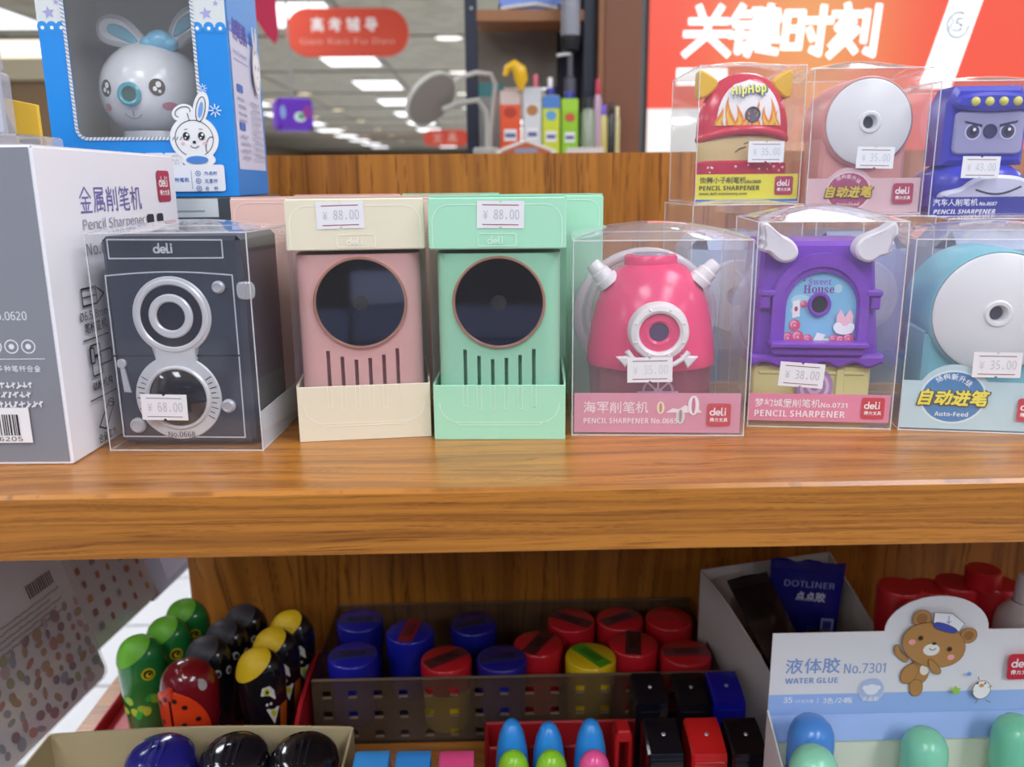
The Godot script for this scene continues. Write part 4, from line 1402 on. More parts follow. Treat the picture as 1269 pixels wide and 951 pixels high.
	for w in [wl, wr]:
		b = MB.new()
		b.extrude(smooth(outline(s, -0.0110, w), 2), -0.0205, -0.0100, 0.0012)
		put(b, "wing", mat(hexc("e2dfe6"), 0.3), s)


# the drum-shaped auto-feed sharpeners: the front-row one (blue) and the upper one (pink)
func feed_set(_x: float, colour: String) -> void:
	var blue := colour == "blue"
	var at := Vector3(0.2388, 0, -0.3809) if blue else Vector3(0.2162, 0.0985, -0.4975)
	var turn := -11.1 if blue else -4.0
	var w := 0.088 if blue else 0.0655
	var h := 0.0912 if blue else 0.0806
	var t := clear_box("clear box with a pale %s card holding a %s drum sharpener" % [colour, "light blue" if blue else "pink"], at, turn, w, h, 0.078 if blue else 0.066, 0.075, 0.004)
	var hx := w / 2 - 0.0008
	var lift := 0.0245 if blue else 0.0205
	var e := Vector2(-0.0205, 0.0168) if blue else Vector2(-0.0085, 0.0130)
	var k := 1.0 if blue else 0.86
	var shape := PackedVector2Array([Vector2(-hx, 0.001), Vector2(hx, 0.001), Vector2(hx, lift)])
	var bump := MB.oval(e, 0.0165 * k, 0.0158 * k, 24, 28, 152)
	for q in bump:
		shape.append(Vector2(q.x, maxf(q.y, lift)))
	shape.append(Vector2(-hx, lift))
	var a := card(t, shape, "bfdbe2" if blue else "d9b4b8")
	a.c("dcedf2" if blue else "e6cccf").disc(e, 0.0150 * k, 0.0132 * k)
	a.c("3f86bf" if blue else "a8486c").disc(e, 0.0140 * k, 0.0122 * k)
	a.c("e8f2f8" if blue else "e6c4cc")
	var s5 := "结构新升级"
	for i in 5:
		var an := deg_to_rad(126.0 - i * 18.0)
		hanzi(a, s5[i], e.x + cos(an) * 0.0098 * k - 0.0016, e.y + sin(an) * 0.0088 * k - 0.0004, 0.0030 * k, 0.12, 1.0, 0.0, rad_to_deg(an) - 90.0)
	a.text("Auto-Feed", sans_bold, e.x, e.y - 0.0094 * k, 0.0021 * k, 0.0150 * k, 0, 0, true)
	a.c("4a4a2c" if blue else "6b4a34")
	for dd in [Vector2(0.0004, -0.0005), Vector2(-0.0003, -0.0004), Vector2(0.0006, 0.0)]:
		hanzi(a, "自动进笔", e.x - 0.0168 * k + dd.x, e.y - 0.0038 * k + dd.y, 0.0074 * k, 0.2, 1.07, 0.22)
	a.c("f0e43a" if blue else "d8b83c")
	hanzi(a, "自动进笔", e.x - 0.0168 * k, e.y - 0.0038 * k, 0.0074 * k, 0.15, 1.07, 0.22)
	if blue:
		badge(a, 0.0080, 0.0062, 0.0112)
	else:
		badge(a, 0.0165, 0.0060, 0.0115, "b03052")
	put(a, "printed_card", printed, t, "pale %s card with a round emblem in yellow lettering" % colour)
	sticker(t, Vector3(-0.0140, 0.0272, 0.0004) if blue else Vector3(-0.0062, 0.0262, 0.0004), "35.00", 0.5 if blue else -1.5, "8c6a70", "c2c6cc")
	var s := thing("drum_shaped_sharpener", "%s drum-shaped sharpener with a big white front disc" % ("light blue" if blue else "salmon pink"), "sharpener", at, turn)
	var bm := mat(hexc("7cc0cf" if blue else "e2a09a"), 0.3)
	var cx := 0.0003 if blue else 0.0055
	var cy := 0.0550 if blue else 0.0525
	var r := 0.0305 if blue else 0.0262
	var b := MB.new()
	facing(b, Vector3(cx, cy, -0.062)).lathe([Vector2(0.0, 0.0), Vector2(r - 0.001, 0.0), Vector2(r, 0.001), Vector2(r, 0.0425), Vector2(r - 0.0012, 0.0440)], 64)
	b.x = Transform3D()
	b.box(Vector3(cx - r + 0.001, 0.0015, -0.060), Vector3(cx + r - 0.001, 0.046, -0.0225), 0.0025)
	put(b, "drum", bm, s)
	b = MB.new()
	facing(b, Vector3(cx, cy, -0.0190)).lathe([Vector2(r - 0.0014, 0.0), Vector2(r - 0.0016, 0.0012), Vector2(r - 0.0030, 0.0022), Vector2(0.0066, 0.0030), Vector2(0.0058, 0.0040), Vector2(0.0044, 0.0040), Vector2(0.0036, 0.0022), Vector2(0.0034, -0.004)], 64)
	put(b, "front_disc", mat(hexc("e2e3e6"), 0.32), s, "large plain white disc with a raised hub")
	b = MB.new()
	facing(b, Vector3(cx, cy, -0.0205)).lathe([Vector2(0.0036, 0.0), Vector2(0.0, 0.0)], 24)
	put(b, "pencil_hole", mat(hexc("20243a"), 0.5), s)


# ---------------------------------------------------------------- boxes stacked behind, right
func build_upper_right() -> void:
	# the row they stand on
	var hold := [[0.1480, -0.4930, 0.0, 0.0640, 0.1048, "under the cat-eared cap box"], [0.2190, -0.4850, -4.0, 0.0665, 0.0978, "under the pink drum box"], [0.2930, -0.4740, -5.0, 0.0730, 0.0962, "under the blue truck box"]]
	for q in hold:
		var at := Vector3(q[0], 0, q[1])
		var t := clear_box("plain clear box with a blue card " + q[5], at, q[2], q[3], q[4], 0.080, 0.10)
		var b := card(t, MB.rounded(-q[3] / 2 + 0.001, 0.001, q[3] / 2 - 0.001, 0.020), "6f9fd0")
		put(b, "printed_card", printed, t)
		b = MB.new()
		b.box(Vector3(-q[3] / 2 + 0.004, 0.001, -0.074), Vector3(q[3] / 2 - 0.004, 0.088, -0.016), 0.010)
		var s := thing("boxed_sharpener", "pale blue sharpener inside the clear box " + q[5], "sharpener", at, q[2])
		put(b, "body", mat(hexc("a9b9d8"), 0.35), s)
		b = MB.new()
		facing(b, Vector3(0, 0.050, -0.0165)).lathe(ring_prof(0.006, 0.022, 0.003), 32)
		put(b, "front_ring", mat(hexc("d5d6e2"), 0.4), s)
	hat_set()
	feed_set(0.0, "pink")
	truck_set()


func hat_set() -> void:
	var at := Vector3(0.1517, 0.1055, -0.5100)
	var t := clear_box("clear box with a yellow card holding a red cap sharpener", at, 0.0, 0.0617, 0.0770, 0.074, 0.06, 0.003)
	var k := 0.000482
	var a := card(t, MB.rounded(-0.0302, 0.0018, 0.0302, 0.0165), "e3d83a")
	a.c("3f6fc0").rect(-0.0302, 0.0006, 0.0302, 0.0020)
	a.c("4a4420")
	hanzi(a, "街舞小子削笔机", -0.0280, 0.0112, 0.0038, 0.1, 1.03)
	a.text("No.0605", sans_bold, -0.0002, 0.0113, 0.0018, 0.0085)
	a.text("PENCIL SHARPENER", sans_bold, -0.0283, 0.0073, 0.0026, 0.0360)
	a.text("www.deli-stationery.com", sans_bold, -0.0283, 0.0046, 0.0015, 0.0285)
	badge(a, 0.0166, 0.0044, 0.0108, "b03052")
	put(a, "printed_card", printed, t, "yellow card strip with dark writing and a red badge")
	sticker(t, Vector3(-0.0007, 0.0232, 0.0004), "35.00", -0.5, "8c7a80", "c2c6cc")
	var s := thing("cap_shaped_sharpener", "red cap-shaped sharpener with yellow ears and a flame sticker", "sharpener", at, 0.0)
	var red := mat(hexc("d2354c"), 0.2)
	var c := Vector3(0.0014, 0.0, -0.0228)
	var b := MB.new()
	var prof := [Vector2(0.0276, 0.0385)]
	for i in 15:
		var an := deg_to_rad(i * 90.0 / 14.0)
		prof.append(Vector2(0.0276 * pow(cos(an), 0.85), 0.0410 + 0.0345 * sin(an)))
	b.at(c).lathe(prof, 48, 1.0, 0.58)
	put(b, "cap", red, s)
	b = MB.new()
	var rim := []
	for i in 48:
		var an := TAU * i / 48
		var front := maxf(sin(an), 0.0)
		rim.append(c + Vector3(cos(an) * (0.0256 + 0.0005 * front), 0.0372 + 0.0048 * front * front, sin(an) * (0.0160 + 0.0020 * front)))
	b.tube(rim, 0.0026, 10, true)
	put(b, "brim", red, s)
	# the sticker follows the dome: a grid laid on it
	var g := MB.new()
	var pts := []
	for i in 11:
		var row := []
		for j in 17:
			var v := i / 10.0
			var u := j / 8.0 - 1.0
			var half := 0.0192 * sqrt(maxf(1.0 - pow(v, 2.2), 0.0))
			var px := u * half
			var py := 0.0445 + v * 0.0262
			row.append(dome_point(c, px + 0.0005, py, 0.0004))
		pts.append(row)
	g.c("ece8ea").surf(pts, false, false, false)
	put(g, "cap_sticker", printed, s, "white arched sticker on the cap")
	var f := MB.new()
	for q in [[-0.0165, 0.0105, 0.0052], [-0.0118, 0.0165, 0.0060], [-0.0070, 0.0120, 0.0056], [-0.0020, 0.0080, 0.0050], [0.0042, 0.0140, 0.0060], [0.0092, 0.0110, 0.0052], [0.0135, 0.0160, 0.0056], [0.0170, 0.0090, 0.0040]]:
		for z in 2:
			var w: float = q[2] * (1.0 - 0.45 * z)
			var h: float = q[1] * (1.0 - 0.4 * z)
			f.c("e88a2c" if z == 0 else "f2c24a")
			var rows := []
			for i in 6:
				var v := i / 5.0
				var off: float = sin(v * 4.0 + q[0] * 900.0) * 0.0012
				var hw := w * 0.5 * (1.0 - v)
				rows.append([dome_point(c, q[0] + off - hw, 0.0446 + v * h, 0.0006 + z * 0.0002), dome_point(c, q[0] + off + hw, 0.0446 + v * h, 0.0006 + z * 0.0002)])
			f.surf(rows, false, false, false)
	put(f, "flames", printed, s)
	var w := MB.new()
	w.at(dome_point(c, 0.0, 0.0640, 0.0016), Vector3(-30, 0, 0))
	w.c("46508a").text("HipHop", sans_bold, -0.0110, -0.0036, 0.0060, 0.0215, 0.2, 6.0)
	w.c("4f7d3a").text("HipHop", sans_bold, -0.0114, -0.0030, 0.0060, 0.0215, 0.2, 6.0)
	w.c("e8e05a").text("HipHop", sans_bold, -0.0112, -0.0028, 0.0056, 0.0205, 0.2, 6.0)
	put(w, "lettering", printed, s, "slanted yellow lettering")
	b = MB.new()
	b.at(dome_point(c, 0.0015, 0.0505, 0.0002), Vector3(80, 0, 0)).lathe([Vector2(0.0046, -0.001), Vector2(0.0044, 0.0012), Vector2(0.0040, 0.0012), Vector2(0.0038, 0.0004), Vector2(0.0, 0.0004)], 28)
	put(b, "pencil_hole", mat(hexc("4a4058"), 0.4), s)
	for sx in [-1.0, 1.0]:
		b = MB.new()
		var ear := smooth(PackedVector2Array([Vector2(0.0135, 0.0690), Vector2(0.0278, 0.0570), Vector2(0.0284, 0.0735), Vector2(0.0272, 0.0775), Vector2(0.0212, 0.0745)]), 2)
		for i in ear.size():
			ear[i].x = clampf(ear[i].x * sx + (0.0010 if sx > 0 else 0.0005), -0.0298, 0.0298)
		b.extrude(ear, -0.0250, -0.0170, 0.0012)
		put(b, "ear", mat(hexc("f0bf38"), 0.3), s)
	b = MB.new()
	b.at(c).lathe([Vector2(0.0255, 0.0230), Vector2(0.0268, 0.0300), Vector2(0.0272, 0.0370), Vector2(0.0250, 0.0410)], 40, 1.0, 0.60)
	put(b, "face", mat(hexc("dcc08a"), 0.35), s)
	a = MB.new()
	a.at(Vector3(0.002, 0, -0.0062))
	a.c("4a3326").line(PackedVector2Array([Vector2(-0.0085, 0.0293), Vector2(-0.0060, 0.0312), Vector2(-0.0025, 0.0322)]), 0.0006)
	a.line(PackedVector2Array([Vector2(-0.0035, 0.0340), Vector2(-0.0012, 0.0348)]), 0.0005)
	put(a, "mouth", printed, s)
	b = MB.new()
	b.at(c).lathe([Vector2(0.0, 0.0012), Vector2(0.0262, 0.0012), Vector2(0.0275, 0.0035), Vector2(0.0280, 0.0170), Vector2(0.0276, 0.0232), Vector2(0.0255, 0.0245)], 40, 1.0, 0.62)
	put(b, "scarf", mat(hexc("c02442"), 0.3), s)
	var rng := RandomNumberGenerator.new()
	rng.seed = 3
	b = MB.new()
	for i in 16:
		var an := deg_to_rad(35.0 + rng.randf() * 110.0)
		var y := 0.0175 + rng.randf() * 0.006
		b.at(c + Vector3(cos(an) * 0.0281, y, sin(an) * 0.0281 * 0.62)).ball(Vector3.ZERO, Vector3.ONE * (0.0004 + rng.randf() * 0.0005), 8)
	put(b, "scarf_dots", mat(hexc("e9d5da"), 0.4), s).set_meta("kind", "stuff")


# a point on the front of the cap's dome
func dome_point(c: Vector3, px: float, py: float, out: float) -> Vector3:
	var sn := clampf((py - 0.0410) / 0.0345, 0.0, 0.9999)
	var r := 0.0276 * pow(sqrt(1.0 - sn * sn), 0.85)
	var q := clampf((px) / maxf(r, 0.0001), -0.98, 0.98)
	return c + Vector3(px, py, r * sqrt(1.0 - q * q) * 0.58 + out + 0.0002)


func truck_set() -> void:
	var at := Vector3(0.2885, 0.0968, -0.4880)
	var turn := -3.0
	var t := clear_box("clear box with a navy card holding a blue truck-shaped sharpener", at, turn, 0.0745, 0.0742, 0.070, 0.06, 0.003)
	var a := card(t, MB.rounded(-0.0365, 0.0005, 0.0365, 0.0112), "2f2f96")
	a.c("e8e8f2")
	hanzi(a, "汽车人削笔机", -0.0345, 0.0062, 0.0040, 0.1, 1.05)
	a.text("No.0687", sans_bold, -0.0085, 0.0063, 0.0020, 0.0098, 0.15)
	a.text("PENCIL SHARPENER", sans_bold, -0.0340, 0.0018, 0.0024, 0.0350, 0.2)
	badge(a, 0.0192, 0.0008, 0.0100, "b83048")
	put(a, "printed_card", printed, t, "navy card strip with white writing and a red badge")
	sticker(t, Vector3(-0.0215, 0.0218, 0.0004), "43.00", -1.0, "8c7a80", "c2c6cc")
	var s := thing("truck_shaped_sharpener", "glossy blue truck-shaped sharpener with frowning headlight eyes", "sharpener", at, turn)
	s.position += s.basis.x * 0.0060
	var blue := mat(hexc("3a3fc0"), 0.22)
	var b := MB.new()
	var cab := smooth(PackedVector2Array([Vector2(-0.0305, 0.0290), Vector2(0.0165, 0.0290), Vector2(0.0165, 0.0640), Vector2(0.0120, 0.0735), Vector2(-0.0260, 0.0735), Vector2(-0.0305, 0.0640)]), 0)
	b.extrude(cab, -0.042, -0.0175, 0.003)
	put(b, "cab", blue, s)
	b = MB.new()
	var visor := PackedVector2Array([Vector2(-0.0290, 0.0610), Vector2(-0.0200, 0.0596), Vector2(-0.0060, 0.0585), Vector2(0.0060, 0.0596), Vector2(0.0150, 0.0610), Vector2(0.0140, 0.0680), Vector2(-0.0060, 0.0700), Vector2(-0.0270, 0.0682)])
	b.extrude(smooth(visor, 2), -0.020, -0.0120, 0.002)
	put(b, "visor", blue, s)
	for i in 4:
		b = MB.new()
		b.at(Vector3(-0.0178 + i * 0.0079, 0.0642, -0.0118)).ball(Vector3.ZERO, Vector3(0.0026, 0.0026, 0.0020), 14)
		put(b, "roof_lamp", mat(hexc("dcd86a"), 0.3), s)
	b = MB.new()
	b.extrude(MB.rounded(-0.0262, 0.0352, 0.0135, 0.0592, 0.0035), -0.019, -0.0155, 0.0008)
	put(b, "windscreen", mat(hexc("9c9cc4"), 0.25), s)
	a = MB.new()
	a.at(Vector3(0, 0, -0.0154))
	for q in [[-0.0158, -1.0], [0.0040, 1.0]]:
		var o := Vector2(q[0], 0.0478)
		a.c("c8c8e2").disc(o, 0.0046)
		a.c("3a3a66").disc(o, 0.0038)
		a.c("14142a").disc(o, 0.0022)
		a.c("f0f0ff").disc(o + Vector2(0.0008, 0.0012), 0.0009)
		a.c("23234a").flat(PackedVector2Array([o + Vector2(-0.0050 * q[1], 0.0024), o + Vector2(0.0050 * q[1], 0.0050), o + Vector2(0.0052 * q[1], 0.0062), o + Vector2(-0.0050 * q[1], 0.0040)]))
	put(a, "eyes", printed, s, "round dark eyes with slanting brows")
	b = MB.new()
	facing(b, Vector3(-0.0059, 0.0480, -0.0156)).lathe([Vector2(0.0042, 0.0), Vector2(0.0038, 0.0008), Vector2(0.0034, 0.0002), Vector2(0.0, 0.0002)], 24)
	put(b, "pencil_hole", mat(hexc("2a2c60"), 0.4), s)
	b = MB.new()
	b.extrude(MB.rounded(0.0150, 0.0440, 0.0212, 0.0568, 0.0022), -0.030, -0.0220, 0.0015)
	put(b, "wing_mirror", blue, s)
	b = MB.new()
	b.at(Vector3(-0.0065, 0.0, -0.036)).ball(Vector3(0, 0.0165, 0), Vector3(0.0295, 0.0150, 0.0262), 32, 0.75)
	b.x = Transform3D()
	b.box(Vector3(-0.034, 0.0015, -0.060), Vector3(0.022, 0.016, -0.016), 0.004)
	put(b, "bonnet", blue, s)
	b = MB.new()
	b.extrude(smooth(PackedVector2Array([Vector2(-0.0335, 0.0080), Vector2(0.0240, 0.0080), Vector2(0.0225, 0.0150), Vector2(0.0160, 0.0165), Vector2(0.0140, 0.0225), Vector2(-0.0080, 0.0240), Vector2(-0.0170, 0.0205), Vector2(-0.0215, 0.0160), Vector2(-0.0330, 0.0140)]), 2), -0.014, -0.0075, 0.002)
	put(b, "bumper", mat(hexc("d4d4ea"), 0.3), s, "pale grey bumper with a smile")
	a = MB.new()
	a.at(Vector3(0, 0, -0.0074))
	var smile := PackedVector2Array()
	for i in 9:
		smile.append(Vector2(lerpf(-0.0140, 0.0110, i / 8.0), 0.0150 - 0.0032 * sin(PI * i / 8.0) + 0.0016 * i / 8.0))
	a.c("3a3a58").line(smile, 0.0011)
	put(a, "smile", printed, s)


# ---------------------------------------------------------------- boxes stacked behind, left
func build_upper_left() -> void:
	# dark cartons that carry the rabbit box
	for q in [[-0.180, -0.5180, "dark charcoal carton with a pale label under the rabbit box"], [-0.262, -0.5180, "dark charcoal carton hidden behind the tall white carton"]]:
		var t := thing("dark_carton", q[2], "carton", Vector3(q[0], 0, q[1]), 3.4)
		var b := MB.new()
		b.box(Vector3(-0.038, 0, -0.095), Vector3(0.038, 0.1116, 0), 0.0008)
		put(b, "carton_body", mat(hexc("3a414b"), 0.5), t)
		var a := MB.new()
		a.at(Vector3(0, 0, 0.0001)).c("c9d2d6").rect(-0.012, 0.1000, 0.018, 0.1108)
		a.c("8a98a4").rect(-0.009, 0.103, 0.010, 0.104)
		put(a, "label_print", printed, t)
	rabbit_set()
	# clear packs on top of the tall white carton
	var t := thing("flat_clear_pack", "flat clear pack lying on the tall white carton", "pack", Vector3(-0.2550, 0.1351, -0.4300), 0.0)
	var b := MB.new()
	b.box(Vector3(-0.030, 0, -0.045), Vector3(0.028, 0.0085, 0), 0.001)
	put(b, "clear_shell", clear(hexc("d6d4de"), 0.35, 0.1), t)
	b = MB.new()
	b.box(Vector3(-0.028, 0.001, -0.043), Vector3(0.026, 0.004, -0.002), 0.001)
	put(b, "card_insert", mat(hexc("a79fa8"), 0.5), t)
	for q in [[-0.2610, 0.1437, -0.4400, 0.0300, "6d7eb4", "upright clear pack with a blue print, lower of two beside the rabbit box", 0.010], [-0.2635, 0.1739, -0.4400, 0.0250, "b8606c", "upright clear pack with a red and blue print, upper of two", 0.008]]:
		t = thing("upright_clear_pack", q[5], "pack", Vector3(q[0], q[1], q[2]), 0.0, "clear packs by the rabbit box")
		b = MB.new()
		b.box(Vector3(-0.022, 0, -0.014), Vector3(0.022, q[3], 0), 0.0015)
		put(b, "clear_shell", clear(hexc("dfe0ea"), 0.3, 0.08), t)
		b = MB.new()
		b.box(Vector3(-0.020, 0.001, -0.010), Vector3(0.019, q[3] - 0.001, -0.006))
		put(b, "card_insert", mat(hexc("b9bccb"), 0.5), t)
		var a := MB.new()
		a.at(Vector3(0, 0, -0.0058))
		a.c(q[4]).disc(Vector2(0.004, q[3] * 0.62), 0.010, q[3] * 0.30)
		a.c("3a4c9a").disc(Vector2(0.012, q[3] * 0.35), 0.006, q[3] * 0.25)
		a.c("556070").line(MB.oval(Vector2(0.002, q[3] * 0.3), 0.014, q[3] * 0.45, 14, 20, 130), 0.0016)
		put(a, "print", printed, t)
	t = thing("yellow_card_stand", "small yellow folded card stand beside the blue rabbit box", "card", Vector3(-0.2520, 0.1352, -0.4700), 0.0)
	b = MB.new()
	b.extrude(PackedVector2Array([Vector2(0.006, 0), Vector2(0.016, 0), Vector2(0.016, 0.025), Vector2(-0.003, 0.029)]), -0.002, 0.0, 0.0004)
	put(b, "flag", mat(hexc("e6b93a"), 0.5), t)
	b = MB.new()
	b.box(Vector3(0.002, 0, -0.012), Vector3(0.016, 0.009, 0.0), 0.001)
	put(b, "foot", mat(hexc("d8a52c"), 0.5), t)


func rabbit_set() -> void:
	var th := deg_to_rad(3.4)
	var ex := Vector3(cos(th), 0, -sin(th))
	var at := Vector3(-0.152, 0.112, -0.530) - ex * 0.0525
	var t := thing("rabbit_window_carton", "bright blue window carton with stars and a printed rabbit", "carton", at, 3.4)
	var w := 0.0525
	var h := 0.132
	var d := 0.092
	var blue := mat(hexc("1f8be0"), 0.35)
	var b := MB.new()
	# front with its opening
	var open := MB.rounded(-0.0370, 0.0345, 0.0330, 0.1200, 0.005, 5)
	var outer := PackedVector2Array()
	for p in open:
		var q := p - Vector2(-0.002, 0.077)
		var s := maxf(absf(q.x) / 0.0350, absf(q.y) / 0.04275)
		q /= s
		outer.append(Vector2(q.x / 0.0350 * w, 0.0 if q.y < 0 and absf(q.y) > 0.0427 else 0.077 + q.y))
	# frame strips round the opening
	b.box(Vector3(-w, 0, -0.0006), Vector3(w, 0.0345, 0))
	b.box(Vector3(-w, 0.0345, -0.0006), Vector3(-0.0370, h, 0))
	b.box(Vector3(0.0330, 0.0345, -0.0006), Vector3(w, h, 0))
	b.box(Vector3(-0.0370, 0.1200, -0.0006), Vector3(0.0330, h, 0))
	put(b, "front_frame", blue, t)
	b = MB.new()
	b.box(Vector3(-w, 0, -d), Vector3(-w + 0.0006, h, -0.0006))
	b.box(Vector3(w - 0.0006, 0, -d), Vector3(w, h, -0.0006))
	b.box(Vector3(-w, h - 0.0006, -d), Vector3(w, h, -0.0006))
	b.box(Vector3(-w, 0, -d), Vector3(w, 0.0006, -0.0006))
	put(b, "carton_walls", blue, t)
	b = MB.new()
	b.box(Vector3(-w + 0.0008, 0.001, -d), Vector3(w - 0.0008, h - 0.001, -d + 0.0008))
	b.box(Vector3(-w + 0.0008, 0.001, -d + 0.0008), Vector3(-w + 0.0012, h - 0.001, -0.001))
	b.box(Vector3(w - 0.0012, 0.001, -d + 0.0008), Vector3(w - 0.0008, h - 0.001, -0.001))
	b.box(Vector3(-w + 0.0012, h - 0.0014, -d + 0.0008), Vector3(w - 0.0012, h - 0.0010, -0.001))
	b.box(Vector3(-w + 0.0012, 0.0008, -d + 0.0008), Vector3(w - 0.0012, 0.0012, -0.001))
	put(b, "lining", mat(hexc("c6c6c2"), 0.55), t, "grey board lining")
	b = MB.new()
	b.quad(Vector3(-0.0372, 0.0343, -0.0008), Vector3(0.0332, 0.0343, -0.0008), Vector3(0.0332, 0.1202, -0.0008), Vector3(-0.0372, 0.1202, -0.0008))
	put(b, "window_pane", clear(hexc("e4e6ea"), 0.10, 0.04), t)
	# print on the front
	var a := MB.new()
	a.at(Vector3(0, 0, 0.0001))
	for sx in [[-w, -0.0370], [0.0330, w]]:
		a.c("d6dcdc").rect(sx[0], 0.0955, sx[1], h)
		a.c("2a90e0")
		for i in 3:
			a.disc(Vector2(lerpf(sx[0], sx[1], (i + 0.5) / 3.0), 0.0955), 0.0030)
		a.c("f0f4f8")
		for i in 3:
			a.disc(Vector2(lerpf(sx[0], sx[1], (i + 0.5) / 3.0), 0.0950), 0.0010)
		a.c("a6a4d4").star(Vector2(lerpf(sx[0], sx[1], 0.45), 0.1030), 0.0036, 8)
		a.star(Vector2(lerpf(sx[0], sx[1], 0.75), 0.1085), 0.0018, -10)
	# stitched edge of the window
	var edge := MB.rounded(-0.0378, 0.0337, 0.0338, 0.1300, 0.006, 6)
	a.c("dfe6ea").line(edge, 0.0018, true)
	a.c("6a7488")
	var walk := PackedVector2Array(edge)
	walk.append(edge[0])
	var acc := 0.0
	for i in walk.size() - 1:
		var p := walk[i]
		var q := walk[i + 1]
		var len := p.distance_to(q)
		var dir := (q - p).normalized()
		var s := fmod(0.0022 - fmod(acc, 0.0022), 0.0022)
		while s < len:
			var m := p + dir * s
			var nrm := Vector2(-dir.y, dir.x) + dir * 0.6
			a.line(PackedVector2Array([m - nrm * 0.0008, m + nrm * 0.0008]), 0.0005)
			s += 0.0022
		acc += len
	a.c("e9f2fa")
	for q in [[0.0425, 0.0495, 0.0035], [0.0365, 0.0620, 0.0024]]:
		for i in 8:
			var dd := Vector2(cos(TAU * i / 8), sin(TAU * i / 8))
			a.line(PackedVector2Array([Vector2(q[0], q[1]) + dd * q[2] * 0.35, Vector2(q[0], q[1]) + dd * q[2]]), q[2] * 0.16)
	# info panel
	a.c("e4e6ec").rect(0.0100, 0.0030, 0.0450, 0.0185, 0.0016)
	a.c("3c6cb4").line(PackedVector2Array([Vector2(0.0255, 0.0045), Vector2(0.0255, 0.0150)]), 0.0003)
	hanzi(a, "多种笔机", 0.0128, 0.0085, 0.0026, 0.12)
	for i in 3:
		a.line(MB.oval(Vector2(0.0295, 0.0135 - i * 0.0044), 0.0014, 0.0014, 14), 0.0004, true)
		a.disc(Vector2(0.0295, 0.0135 - i * 0.0044), 0.0005)
		hanzi(a, ["力点杆", "文直杆", "合 杆"][i], 0.0330, 0.0123 - i * 0.0044, 0.0024, 0.12, 1.1)
	put(a, "front_print", printed, t, "print of stars, stitching and an information panel")
	rabbit_print(t)
	sticker(t, Vector3(0.0000, 0.0135, 0.0003), "45.00", 0.0, "9aa0b8", "b0b6c8")
	# right side
	a = MB.new()
	a.x = Transform3D(Basis(Vector3(0, 0, -1), Vector3(0, 1, 0), Vector3(1, 0, 0)), Vector3(w + 0.0001, 0, 0))
	a.c("5f9fe6").rect(0.004, 0.086, d - 0.001, h - 0.004)
	a.c("cfd4ea").rect(0.006, 0.016, d - 0.006, 0.098)
	a.c("5a86d8").rect(0.004, 0.095, d - 0.002, 0.1005)
	a.c("a9c2f0")
	for i in 12:
		a.disc(Vector2(0.010 + i * 0.0068, 0.0978), 0.0014)
	a.c("5a55b0")
	hanzi(a, "削笔机", 0.014, 0.0920, 0.0125, 0.13, 1.02)
	a.c("8f8fc8")
	a.text("Pencil Sharpener", sans, 0.012, 0.0835, 0.0026, 0.036)
	a.line(PackedVector2Array([Vector2(0.012, 0.0805), Vector2(0.052, 0.0805)]), 0.0004)
	a.c("3f6fc4").rect(0.014, 0.0620, 0.030, 0.0665, 0.001)
	a.rect(0.014, 0.0395, 0.030, 0.0440, 0.001)
	a.c("9494ac")
	small_print(a, 0.014, 0.0570, 0.040, 0.0042, 4, 0.0018, 21)
	small_print(a, 0.014, 0.0350, 0.040, 0.0042, 4, 0.0018, 22)
	small_print(a, 0.048, 0.0570, 0.082, 0.0042, 9, 0.0018, 23)
	a.c("f2f4fa").disc(Vector2(0.068, 0.0800), 0.0120, 0.0150)
	a.disc(Vector2(0.064, 0.0975), 0.0030, 0.0090, 8)
	a.disc(Vector2(0.072, 0.0985), 0.0030, 0.0090, -8)
	a.c("7f8fc0").line(MB.oval(Vector2(0.068, 0.0800), 0.0100, 0.0120, 26), 0.0005, true)
	a.line(MB.oval(Vector2(0.064, 0.0970), 0.0022, 0.0075, 16, 0, 360, 8), 0.0005, true)
	a.line(MB.oval(Vector2(0.072, 0.0980), 0.0022, 0.0075, 16, 0, 360, -8), 0.0005, true)
	for sx in [-1.0, 1.0]:
		a.disc(Vector2(0.068 + sx * 0.0042, 0.0815), 0.0011, 0.0015)
	a.line(MB.oval(Vector2(0.068, 0.0770), 0.0022, 0.0016, 10, 200, 340), 0.0005)
	put(a, "side_print", printed, t, "lilac side panel with violet title and small print")
	rabbit_toy(at)


